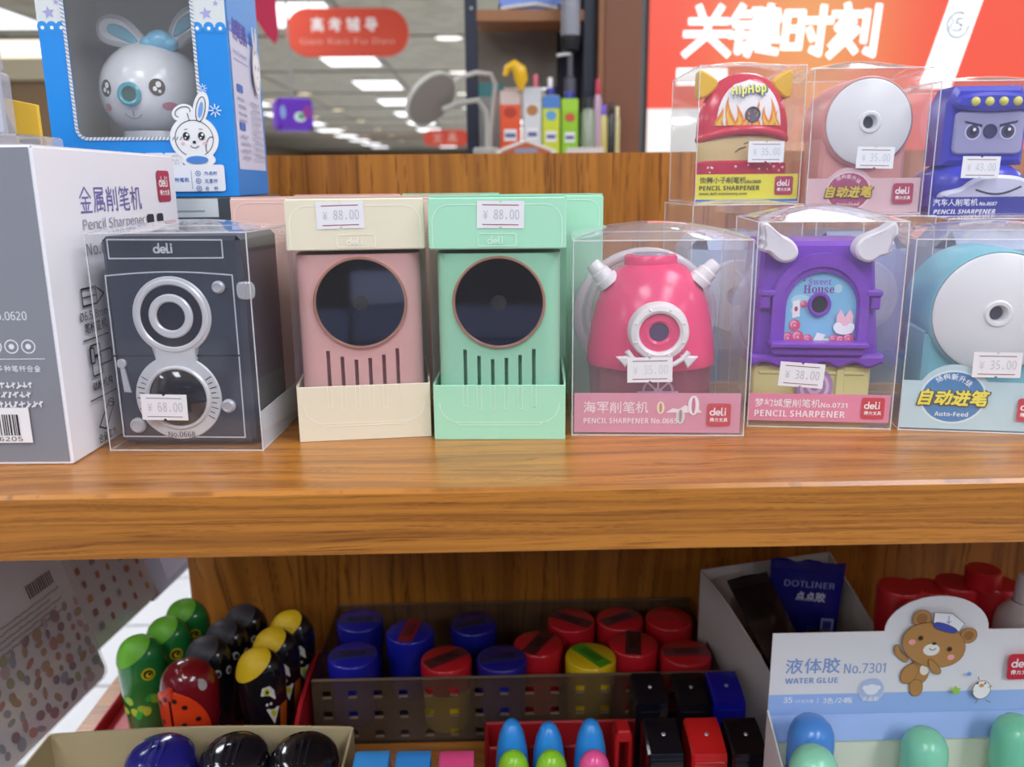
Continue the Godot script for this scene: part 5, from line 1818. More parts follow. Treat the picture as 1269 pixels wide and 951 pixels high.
func rabbit_print(t: Node3D) -> void:
	# the flat cut-out standing proud of the lower right corner
	var o := Vector2(0.0290, 0.0300)
	var b := MB.new()
	b.x = Transform3D(Basis().scaled(Vector3(0.76, 0.76, 1.0)), Vector3(o.x * 0.24, o.y * 0.24 + 0.0035, 0.0004))
	var shape: PackedVector2Array = MB.oval(o, 0.0185, 0.0175, 40)
	for e in [MB.oval(o + Vector2(0.0070, 0.0230), 0.0058, 0.0125, 24, 0, 360, -14), MB.oval(o + Vector2(-0.0070, 0.0195), 0.0085, 0.0062, 24, 0, 360, 20), MB.oval(o + Vector2(0.0020, -0.0160), 0.0130, 0.0060, 24)]:
		shape = Geometry2D.merge_polygons(shape, e)[0]
	b.c("e9ecee").extrude(shape, 0.0, 0.0005)
	b.layer = 0.00052
	b.c("2a2c34")
	b.line(MB.oval(o, 0.0145, 0.0138, 36, -60, 240), 0.0006)
	b.line(MB.oval(o + Vector2(0.0068, 0.0220), 0.0034, 0.0095, 20, 0, 360, -14), 0.0006, true)
	b.line(MB.oval(o + Vector2(-0.0070, 0.0200), 0.0060, 0.0036, 20, -30, 220, 20), 0.0006)
	b.line(PackedVector2Array([o + Vector2(-0.0035, 0.0190), o + Vector2(-0.0025, 0.0140)]), 0.0006)
	b.line(MB.oval(o + Vector2(0.0118, -0.0050), 0.0030, 0.0065, 14, 60, 250, -15), 0.0006)
	b.c("6f9fe0").disc(o + Vector2(0.0068, 0.0215), 0.0016, 0.0062, -14)
	b.c("4a86d0").disc(o + Vector2(0.0010, -0.0160), 0.0085, 0.0030)
	b.c("22242c")
	for sx in [-1.0, 1.0]:
		b.disc(o + Vector2(sx * 0.0058, 0.0020), 0.0026, 0.0030)
		b.line(PackedVector2Array([o + Vector2(sx * 0.0045, 0.0072), o + Vector2(sx * 0.0068, 0.0070)]), 0.0005)
	b.disc(o + Vector2(0, -0.0026), 0.0014, 0.0011)
	b.line(MB.oval(o + Vector2(0, -0.0042), 0.0034, 0.0026, 12, 200, 340), 0.0005)
	b.c("f4f4f6")
	for sx in [-1.0, 1.0]:
		b.disc(o + Vector2(sx * 0.0058 + 0.0008, 0.0030), 0.0009)
		b.disc(o + Vector2(sx * 0.0058 - 0.0006, 0.0006), 0.0006)
	b.c("eeb4bc").disc(o + Vector2(-0.0088, -0.0034), 0.0016, 0.0010)
	b.disc(o + Vector2(0.0080, -0.0034), 0.0016, 0.0010)
	put(b, "rabbit_cut_out", printed, t, "flat white rabbit drawing cut out of card")


func rabbit_toy(at: Vector3) -> void:
	var s := thing("rabbit_head_sharpener", "white rabbit-head sharpener with blue ears and bow", "sharpener", at, 3.4)
	var white := mat(hexc("e4e6ea"), 0.14)
	var c := Vector3(-0.0050, 0.0640, -0.0430)
	var r := Vector3(0.0318, 0.0300, 0.0310)
	var b := MB.new()
	b.ball(c, r, 44)
	put(b, "head", white, s)
	b = MB.new()
	b.at(Vector3(c.x, 0.0018, c.z)).lathe([Vector2(0.0, 0.0), Vector2(0.026, 0.0), Vector2(0.0265, 0.008), Vector2(0.020, 0.038)], 32)
	put(b, "stand", mat(hexc("cdd2d6"), 0.25), s)
	# ears: outlines pushed and bevelled, with a teal inlay
	var left := smooth(PackedVector2Array([Vector2(-0.0030, 0.0900), Vector2(-0.0080, 0.0990), Vector2(-0.0150, 0.1070), Vector2(-0.0250, 0.1105), Vector2(-0.0335, 0.1070), Vector2(-0.0355, 0.0990), Vector2(-0.0320, 0.0930), Vector2(-0.0230, 0.0905), Vector2(-0.0140, 0.0890), Vector2(-0.0090, 0.0860)]), 2)
	var inlay_l := smooth(PackedVector2Array([Vector2(-0.0080, 0.0910), Vector2(-0.0120, 0.0975), Vector2(-0.0190, 0.1030), Vector2(-0.0265, 0.1040), Vector2(-0.0280, 0.0990), Vector2(-0.0220, 0.0955), Vector2(-0.0150, 0.0925)]), 2)
	var right := smooth(PackedVector2Array([Vector2(0.0070, 0.0910), Vector2(0.0080, 0.1000), Vector2(0.0130, 0.1090), Vector2(0.0210, 0.1150), Vector2(0.0300, 0.1170), Vector2(0.0350, 0.1110), Vector2(0.0340, 0.1030), Vector2(0.0260, 0.0980), Vector2(0.0180, 0.0950), Vector2(0.0140, 0.0890)]), 2)
	var inlay_r := smooth(PackedVector2Array([Vector2(0.0110, 0.0955), Vector2(0.0140, 0.1035), Vector2(0.0200, 0.1090), Vector2(0.0280, 0.1110), Vector2(0.0285, 0.1050), Vector2(0.0220, 0.1010), Vector2(0.0165, 0.0975)]), 2)
	for q in [[left, inlay_l], [right, inlay_r]]:
		b = MB.new()
		b.extrude(q[0], -0.0450, -0.0370, 0.003)
		var ear := put(b, "ear", white, s)
		b = MB.new()
		b.extrude(q[1], -0.0372, -0.0362, 0.0006)
		put(b, "ear_inlay", mat(hexc("58b4cc"), 0.3), ear)
	b = MB.new()
	b.ball(Vector3(0.0045, 0.0930, -0.0330), Vector3(0.0085, 0.0066, 0.006), 20)
	b.ball(Vector3(-0.0020, 0.0915, -0.0320), Vector3(0.0050, 0.0042, 0.0045), 16)
	b.ball(Vector3(0.0110, 0.0910, -0.0320), Vector3(0.0050, 0.0042, 0.0045), 16)
	put(b, "bow", mat(hexc("6cbfe2"), 0.2), s)
	var f := c + Vector3(-0.0050, -0.0040, r.z * 0.975)
	b = MB.new()
	facing(b, f + Vector3(0, 0, -0.003)).lathe([Vector2(0.0072, 0.0), Vector2(0.0070, 0.004), Vector2(0.0056, 0.0052), Vector2(0.0044, 0.0046), Vector2(0.0042, 0.001)], 32)
	put(b, "nose_ring", mat(hexc("4fa8b8"), 0.2), s)
	b = MB.new()
	facing(b, f + Vector3(0, 0, 0.0006)).lathe([Vector2(0.0044, 0.0), Vector2(0.0, 0.0)], 24)
	put(b, "pencil_hole", mat(hexc("2c5450"), 0.4), s)
	var a := MB.new()
	for q in [[-0.0205, 0.0, 0.0038, 0.0050, "1e2026"], [0.0110, 0.0, 0.0044, 0.0050, "4a3c30"]]:
		face_disc(a, c, r, q[0], q[1] + 0.0002, q[2], q[3], q[4], 0.0003)
		face_disc(a, c, r, q[0] + 0.0010, q[1] + 0.0018, 0.0015, 0.0018, "f4f4f6", 0.0005)
		face_disc(a, c, r, q[0] - 0.0010, q[1] - 0.0008, 0.0012, 0.0014, "f4f4f6", 0.0005)
		face_disc(a, c, r, q[0] + 0.0014, q[1] - 0.0022, 0.0009, 0.0010, "e8e0d8", 0.0005)
	face_disc(a, c, r, -0.0215, -0.0105, 0.0026, 0.0022, "d99aa4", 0.0003)
	face_disc(a, c, r, 0.0165, -0.0105, 0.0042, 0.0024, "cf7f92", 0.0003)
	a.c("b07880")
	for i in 10:
		var an := deg_to_rad(200.0 + i * 14.0)
		face_disc(a, c, r, -0.0050 + cos(an) * 0.0055, -0.0135 + sin(an) * 0.0040, 0.0004, 0.0004, "b07880", 0.0004)
	face_disc(a, c, r, -0.0050, -0.0145, 0.0003, 0.0020, "b07880", 0.0004)
	put(a, "face_print", printed, s, "printed eyes, pink cheeks and smile")


# a small disc lying on an ellipsoid's front
func face_disc(a: MB, c: Vector3, r: Vector3, x: float, y: float, rx: float, ry: float, h: String, out: float) -> void:
	a.c(h)
	a.x = Transform3D()
	var loop := []
	var on := func(px: float, py: float) -> Vector3:
		var q := 1.0 - pow(px / r.x, 2.0) - pow(py / r.y, 2.0)
		return c + Vector3(px, py, sqrt(maxf(q, 0.0)) * r.z + out)
	for i in 16:
		loop.append(on.call(x + cos(TAU * i / 16) * rx, y + sin(TAU * i / 16) * ry))
	var m: Vector3 = on.call(x, y)
	var n := ((m - c) / (r * r)).normalized()
	for i in 16:
		a.tri(m, loop[i], loop[(i + 1) % 16], n, n, n)


# ---------------------------------------------------------------- lower shelf, left
func build_lower_left() -> void:
	hanging_packs()
	# red tray with little animal sharpeners
	var tray := thing("red_tray", "low red plastic tray under the animal figures", "tray", Vector3(-0.220, LOW_Y, -0.5800), 0.0)
	var b := MB.new()
	b.box(Vector3(-0.088, 0.0, -0.050), Vector3(0.072, 0.004, 0.056), 0.001)
	put(b, "tray_floor", mat(hexc("b8202c"), 0.35), tray)
	b = MB.new()
	b.extrude(PackedVector2Array([Vector2(-0.090, 0.0), Vector2(0.074, 0.0), Vector2(0.076, 0.030), Vector2(0.040, 0.022), Vector2(-0.050, 0.020), Vector2(-0.092, 0.014)]), 0.055, 0.0575, 0.0008)
	put(b, "front_lip", mat(hexc("b8202c"), 0.35), tray)
	b = MB.new()
	b.box(Vector3(-0.091, 0, -0.050), Vector3(-0.088, 0.014, 0.056), 0.001)
	put(b, "side_lip", mat(hexc("b8202c"), 0.35), tray)
	b = MB.new()
	b.x = Transform3D(Basis(Vector3(0, 0, 1), Vector3(0, 1, 0), Vector3(-1, 0, 0)), Vector3(0.0735, 0, 0))
	b.extrude(PackedVector2Array([Vector2(-0.050, 0), Vector2(0.057, 0), Vector2(0.057, 0.030), Vector2(0.02, 0.046), Vector2(-0.03, 0.050), Vector2(-0.050, 0.046)]), -0.002, 0.001, 0.0006)
	put(b, "side_wall", mat(hexc("b8202c"), 0.35), tray)
	# [pixel of the crown, height of the crown, kind, label]
	var list := [
		[230, 745, -0.2150, "green", "green figure sharpener, rearmost of the green file"],
		[207, 767, -0.2150, "green", "green figure sharpener, middle of the green file"],
		[172, 790, -0.2150, "green", "green figure sharpener with leafy camouflage and a yellow eye, front of its file"],
		[303, 752, -0.2150, "black", "plain black figure sharpener, rearmost of the black file"],
		[280, 771, -0.2150, "black", "plain black figure sharpener, middle of the black file"],
		[257, 792, -0.2150, "black", "plain black figure sharpener right behind the ladybird"],
		[360, 760, -0.2150, "yellow", "black figure sharpener with a yellow crown, rearmost of its file"],
		[340, 781, -0.2150, "yellow", "black figure sharpener with a yellow crown, middle of its file"],
		[321, 806, -0.2150, "yellow", "black figure sharpener with a yellow crown and white-lined eye, front of its file"],
		[231, 819, -0.2150, "ladybird", "dark red ladybird sharpener with black-spotted orange wings"],
	]
	for q in list:
		var top := on_y(q[0], q[1], q[2])
		animal(top, q[3], q[4])
	cardboard_tray()


func animal(top: Vector3, kind: String, label: String) -> void:
	var base := Vector3(top.x, LOW_Y + 0.0045, top.z)
	var t := thing("animal_sharpener", label, "sharpener", base, 0.0, "little animal sharpeners in the red tray")
	var h := top.y - base.y
	var r := 0.0176 if kind != "ladybird" else 0.0205
	var ink: String = {"green": "1f7a38", "black": "12141c", "yellow": "12141c", "ladybird": "7e1420"}[kind]
	var m := mat(hexc(ink), 0.14, 0.0, 0.6)
	var low_part := h * 0.40
	var prof := [Vector2(0, 0), Vector2(r * 0.80, 0), Vector2(r * 0.84, 0.002), Vector2(r * 0.92, low_part), Vector2(r * 0.98, h * 0.44), Vector2(r * 1.02, h * 0.70)]
	for i in 10:
		var an := deg_to_rad(9.0 + i * 9.0)
		prof.append(Vector2(r * 1.02 * pow(cos(an), 0.8), h * 0.70 + h * 0.30 * pow(sin(an), 0.9)))
	var flat := 0.80
	var b := MB.new()
	b.lathe(prof, 36, 1.0, flat)
	put(b, "body", m, t)
	var rad := func(y: float) -> float:
		for i in range(1, prof.size() - 1):
			if y <= prof[i + 1].y:
				var q: float = (y - prof[i].y) / maxf(prof[i + 1].y - prof[i].y, 1e-6)
				return lerpf(prof[i].x, prof[i + 1].x, clampf(q, 0.0, 1.0))
		return 0.0
	# a point on the skin: angle round the body from the front, height, distance out
	var skin := func(an: float, y: float, out: float) -> Vector3:
		var rr: float = rad.call(y) + out
		return Vector3(sin(an) * rr, y, cos(an) * rr * flat)
	var patch := func(p: MB, h_ink: String, an0: float, y0: float, poly: PackedVector2Array, out: float) -> void:
		p.c(h_ink)
		p.x = Transform3D()
		var mid := Vector2.ZERO
		for q in poly:
			mid += q
		mid /= poly.size()
		for ring in 3:
			for i in poly.size():
				var a0 := mid.lerp(poly[i], ring / 3.0)
				var a1 := mid.lerp(poly[(i + 1) % poly.size()], ring / 3.0)
				var b0 := mid.lerp(poly[i], (ring + 1) / 3.0)
				var b1 := mid.lerp(poly[(i + 1) % poly.size()], (ring + 1) / 3.0)
				var v := []
				for q in [a0, b0, b1, a1]:
					v.append(skin.call(an0 + q.x / r, y0 + q.y, out))
				var n: Vector3 = (v[0] * Vector3(1, 0, 1)).normalized()
				if MB.signed_area(poly) > 0:
					p.tri(v[0], v[1], v[2], n, n, n)
					if ring > 0:
						p.tri(v[0], v[2], v[3], n, n, n)
				else:
					p.tri(v[0], v[2], v[1], n, n, n)
					if ring > 0:
						p.tri(v[0], v[3], v[2], n, n, n)
	if kind != "ladybird":
		# the crown: a matt oval on the slope of the head
		var crown: String = {"green": "6ab52e", "black": "3a3b44", "yellow": "e8c21c"}[kind]
		var q := Basis(Vector3(0, 0, 1), deg_to_rad(24.0)) * Basis(Vector3(1, 0, 0), deg_to_rad(22.0))
		var g := []
		for i in 8:
			var row := []
			for j in 28:
				var an := TAU * j / 28
				var po := deg_to_rad(50.0) * i / 7.0
				var d := q * Vector3(sin(po) * cos(an) * 1.1, cos(po), sin(po) * sin(an))
				var el := clampf(asin(clampf(d.y, -1, 1)), 0.0, PI / 2)
				var ring := Vector2(d.x, d.z).normalized()
				var rr := r * 1.02 * pow(maxf(cos(el), 0.0), 0.8) + 0.0006
				row.append(Vector3(ring.x * rr, h * 0.70 + h * 0.30 * pow(sin(el), 0.9) + 0.0007, ring.y * rr * flat))
			g.append(row)
		b = MB.new()
		b.surf(g, true, false, true)
		put(b, "crown", mat(hexc(crown), 0.5), t)
	match kind:
		"green":
			var e := MB.new()
			patch.call(e, "d8c81e", 0.55, h * 0.70, MB.oval(Vector2.ZERO, 0.0050, 0.0050, 20), 0.0003)
			patch.call(e, "14161a", 0.55, h * 0.70, MB.oval(Vector2.ZERO, 0.0036, 0.0036, 20), 0.0005)
			patch.call(e, "e0d21e", 0.57, h * 0.695, MB.oval(Vector2.ZERO, 0.0024, 0.0024, 18), 0.0007)
			patch.call(e, "0c0e10", 0.60, h * 0.705, MB.oval(Vector2.ZERO, 0.0013, 0.0013, 14), 0.0009)
			put(e, "eye", printed, t, "round yellow eye")
			var rng := RandomNumberGenerator.new()
			rng.seed = 12
			var p := MB.new()
			for i in 16:
				patch.call(p, ["b8c43c", "2fae3c", "9fbe3a"][i % 3], deg_to_rad(-80.0 + i * 11.0), h * (0.26 + 0.22 * rng.randf()), MB.oval(Vector2.ZERO, 0.0026 + rng.randf() * 0.001, 0.0042, 10, 0, 360, rng.randf() * 180.0), 0.0003 + i * 0.00002)
			put(p, "leaf_spots", printed, t, "yellow-green camouflage spots")
		"yellow":
			var p := MB.new()
			patch.call(p, "e8eae4", 0.42, h * 0.64, PackedVector2Array([Vector2(-0.0046, 0.0000), Vector2(0.0060, -0.0050), Vector2(0.0050, 0.0030), Vector2(0.0020, 0.0070), Vector2(-0.0034, 0.0060)]), 0.0003)
			patch.call(p, "c8cc2c", 0.40, h * 0.67, MB.oval(Vector2.ZERO, 0.0022, 0.0030, 16), 0.0005)
			patch.call(p, "16181c", 0.41, h * 0.67, MB.oval(Vector2.ZERO, 0.0010, 0.0015, 12), 0.0007)
			patch.call(p, "e8eae4", 0.40, h * 0.54, PackedVector2Array([Vector2(-0.0012, -0.001), Vector2(0.0004, -0.001), Vector2(0.0004, 0.001), Vector2(-0.0012, 0.001)]), 0.0003)
			patch.call(p, "e8eae4", 0.56, h * 0.545, PackedVector2Array([Vector2(-0.0012, -0.001), Vector2(0.0004, -0.001), Vector2(0.0004, 0.001), Vector2(-0.0012, 0.001)]), 0.0003)
			patch.call(p, "e8eae4", 0.62, h * 0.42, PackedVector2Array([Vector2(-0.0050, 0.0060), Vector2(0.0010, -0.0080), Vector2(0.0050, 0.0060)]), 0.0004)
			patch.call(p, "c8cc2c", 0.64, h * 0.44, MB.oval(Vector2.ZERO, 0.0020, 0.0034, 14, 0, 360, 20), 0.0006)
			put(p, "eye", printed, t, "white-lined yellow eye markings")
			p = MB.new()
			patch.call(p, "c06a1c", 1.25, h * 0.34, MB.rounded(-0.0050, -h * 0.16, 0.0050, h * 0.16, 0.002), 0.0003)
			put(p, "side_patch", printed, t, "orange side patch")
		"black":
			var p := MB.new()
			for an in [0.55, 1.10]:
				patch.call(p, "d6d6da", an, h * 0.72, MB.oval(Vector2.ZERO, 0.0028, 0.0034, 16), 0.0003)
				patch.call(p, "1a1c22", an + 0.03, h * 0.715, MB.oval(Vector2.ZERO, 0.0016, 0.0022, 14), 0.0005)
			put(p, "eye", printed, t)
		"ladybird":
			for sx in [-1.0, 1.0]:
				var w := MB.new()
				var g := []
				for i in 13:
					var row := []
					for j in 11:
						var v := i / 12.0
						var half := sqrt(maxf(1.0 - pow(v, 2.4), 0.0))
						var an := deg_to_rad((3.0 + 78.0 * (j / 10.0) * half) * sx - 22.0)
						row.append(skin.call(an, h * (0.16 + 0.66 * v), 0.0012))
					g.append(row)
				w.surf(g, false, false, sx < 0)
				var wing := put(w, "wing", mat(hexc("e8451c"), 0.22), t, "orange-red wing")
				var sp := MB.new()
				for q in [[16.0, 0.14], [44.0, 0.18], [24.0, 0.30], [50.0, 0.34], [28.0, 0.45], [10.0, 0.50], [64.0, 0.24], [66.0, 0.10]]:
					patch.call(sp, "1c1010", deg_to_rad(q[0] * sx - 22.0), h * (q[1] * 1.2 + 0.13), MB.oval(Vector2.ZERO, 0.0019, 0.0019, 12), 0.0016)
				put(sp, "wing_spots", printed, wing)
			var e := MB.new()
			e.at(skin.call(deg_to_rad(-22.0), h * 0.80, 0.0), Vector3(0, -22, 0))
			e.extrude(MB.rounded(-0.0022, -0.006, 0.0022, 0.004, 0.001), 0.0, 0.0022, 0.0005)
			put(e, "wing_joint", mat(hexc("d83818"), 0.3), t)
			e = MB.new()
			patch.call(e, "d0ccd0", 0.80, h * 0.84, MB.oval(Vector2.ZERO, 0.0036, 0.0040, 16), 0.0004)
			put(e, "eye", printed, t)


# the outline of a pack hanging on the rail in the plane x = px, corners given as pixels
func on_x(u: float, v: float, x: float) -> Vector3:
	var d := ray(u, v)
	return EYE + d * (x / d.x)

func hanging_packs() -> void:
	var rail := thing("hook_rail", "black metal hook rail beside the left end of the shelf", "rail", Vector3(-0.336, 0, 0), 0.0)
	var b := MB.new()
	b.box(Vector3(-0.016, -0.0560, -0.80), Vector3(0.002, -0.0268, -0.40), 0.001)
	put(b, "channel", mat(hexc("101216"), 0.4), rail)
	b = MB.new()
	b.box(Vector3(-0.046, FLOOR_Y, -0.43), Vector3(-0.016, -0.0268, -0.40), 0.001)
	put(b, "post", mat(hexc("101216"), 0.4), rail)
	for z in [-0.46, -0.53, -0.62, -0.70]:
		b = MB.new()
		b.tube([Vector3(-0.003, -0.049, z), Vector3(-0.002, -0.075, z), Vector3(0.004, -0.082, z)], 0.0012, 8)
		put(b, "hook", mat(hexc("8a8c92"), 0.3, 0.8), rail)
	# [near z, far z, top y, foot y, lean, tone, label, kind]
	var packs := [
		[-0.4480, -0.5640, -0.0820, -0.2290, "f0eceb", "sticker pack with a brown-haired figure and barcode, hung on the black rail", 0],
		[-0.5720, -0.6680, -0.0820, -0.2200, "edeaf4", "pale sticker pack with rows of small orange labels", 1],
		[-0.6850, -0.7700, -0.1100, -0.2350, "4a448c", "narrow dark violet pack behind the pale sticker packs", 2],
	]
	for q in packs:
		var len: float = q[0] - q[1]
		var t := thing("sticker_pack", q[5], "pack", Vector3(-0.300, q[3], q[0]), 0.0, "sticker packs on the rail")
		# local x runs to the back, y up, z towards +x; the foot swings out
		t.basis = Basis(Vector3(0, 0, -1), Vector3(0, 1, 0), Vector3(1, 0, 0)) * Basis(Vector3(0, 1, 0), deg_to_rad(-7.0)) * Basis(Vector3(1, 0, 0), deg_to_rad(-15.0))
		var h: float = q[2] - q[3]
		var a := MB.new()
		var edge := PackedVector2Array([Vector2(0, 0)])
		for i in 3:
			edge.append(Vector2(len - 0.006 + 0.006 * sin(i * PI / 4), 0.006 * (1.0 - cos(i * PI / 4))))
		edge.append(Vector2(len, h * 0.62))
		for i in 7:
			edge.append(Vector2(len * (1.0 - 0.12 - i * 0.045), h * (0.70 + i * 0.045) + 0.0012 * (i % 2)))
		edge.append(Vector2(len * 0.5, h))
		edge.append(Vector2(0, h))
		a.c(q[4]).extrude(edge, -0.0020, 0.0, 0.0004)
		a.layer = 0.0001
		a.hold = q[6] != 2
		var rng := RandomNumberGenerator.new()
		rng.seed = 40 + q[6]
		if q[6] == 0:
			a.c("7a5a50")
			small_print(a, 0.020, h * 0.52, len * 0.94, 0.0036, 5, 0.0016, 31)
			a.c("6a4638").disc(Vector2(0.042, h * 0.83), 0.010, 0.009)
			a.c("c39a84").disc(Vector2(0.042, h * 0.80), 0.007, 0.006)
			a.c("8a5a48").rect(0.034, h * 0.66, 0.052, h * 0.755, 0.003)
			a.c("54443f")
			for i in 12:
				a.rect(0.074 + i * 0.0022, h * 0.56, 0.075 + i * 0.0022 + rng.randf() * 0.0006, h * 0.625)
			for r in 8:
				for c in 10:
					var o := Vector2(0.008 + c * len * 0.095 + rng.randf() * 0.005, h * 0.04 + r * h * 0.052 + rng.randf() * 0.004)
					a.c(["a58a6a", "b07a72", "8f8f9c", "9c9a72", "8a6a70", "b89a9c"][rng.randi() % 6])
					a.disc(o, 0.0018 + rng.randf() * 0.0030, 0.0018 + rng.randf() * 0.0026, rng.randf() * 180)
		elif q[6] == 1:
			a.c("8a86a8")
			small_print(a, 0.010, h * 0.86, len * 0.80, 0.0044, 5, 0.0018, 33)
			for r in 7:
				for c in 5:
					var o := Vector2(0.014 + c * len * 0.175 + rng.randf() * 0.003, h * 0.08 + r * h * 0.085)
					a.c(["b0603c", "a85848", "c08a4a", "8f8aa8", "9c5a68"][rng.randi() % 5])
					var w := 0.0035 + rng.randf() * 0.0035
					a.rect(o.x, o.y, o.x + w, o.y + 0.0055, 0.0012)
		else:
			a.c("8f8ab8").rect(len * 0.35, h * 0.05, len * 0.9, h * 0.7)
			a.c("5a62b0").disc(Vector2(len * 0.6, h * 0.5), 0.010)
		put(a, "printed_card", printed, t)
		b = MB.new()
		b.extrude(edge, 0.0012, 0.0020, 0.0)
		put(b, "clear_sleeve", clear(hexc("c9c0c8"), 0.14, 0.08), t)


func cardboard_tray() -> void:
	var t := thing("cardboard_tray", "open brown cardboard tray holding round glossy caps", "tray", Vector3(-0.198, LOW_Y, -0.4980), 0.0)
	var cm := mat(hexc("bdae88"), 0.75)
	var b := MB.new()
	var top := PackedVector2Array([Vector2(-0.098, 0.0), Vector2(0.100, 0.0)])
	for i in 13:
		var q := 1.0 - i / 12.0
		top.append(Vector2(lerpf(-0.098, 0.100, q), 0.0665 + 0.0030 * sin(PI * q)))
	b.extrude(top, -0.0016, 0.0, 0.0002)
	put(b, "rear_wall", cm, t)
	b = MB.new()
	b.box(Vector3(-0.0996, 0.0, -0.0016), Vector3(-0.098, 0.066, 0.130), 0.0002)
	put(b, "side_wall", cm, t)
	b = MB.new()
	b.box(Vector3(0.100, 0.0, -0.0016), Vector3(0.1016, 0.066, 0.130), 0.0002)
	put(b, "side_wall", cm, t)
	b = MB.new()
	b.box(Vector3(-0.098, 0.0, 0.0), Vector3(0.100, 0.0012, 0.130))
	b.box(Vector3(-0.098, 0.0, 0.1284), Vector3(0.100, 0.050, 0.130))
	put(b, "floor_and_front", cm, t)
	var list := [[198, 921, "1c1f78", "round glossy blue cap in the cardboard tray"], [290, 919, "12141c", "round glossy black cap beside the blue one"], [376, 919, "101218", "round glossy black cap by the tray's end wall"]]
	for q in list:
		var p := on_z(q[0], q[1] + 10, -0.4620)
		var s := thing("round_cap_sharpener", q[3], "sharpener", Vector3(p.x, LOW_Y + 0.0013, p.z), 0.0, "glossy round caps in the cardboard tray")
		var h := p.y + 0.004 - s.position.y
		b = MB.new()
		b.lathe([Vector2(0, 0), Vector2(0.0200, 0), Vector2(0.0215, 0.002), Vector2(0.0225, h * 0.72), Vector2(0.0220, h * 0.84), Vector2(0.0200, h * 0.92), Vector2(0.0160, h * 0.97), Vector2(0.0100, h * 0.992), Vector2(0.0, h)], 36)
		put(b, "cap", mat(hexc(q[2]), 0.12, 0.0, 0.6), s)
		b = MB.new()
		for i in 3:
			b.at(Vector3((i - 1) * 0.004, h * 0.990 - 0.0002, 0.008), Vector3(14, 0, 0)).box(Vector3(-0.0008, 0, -0.010), Vector3(0.0008, 0.0010, 0.008), 0.0003)
		put(b, "grip_ribs", mat(hexc(q[2]).lightened(0.05), 0.2), s)


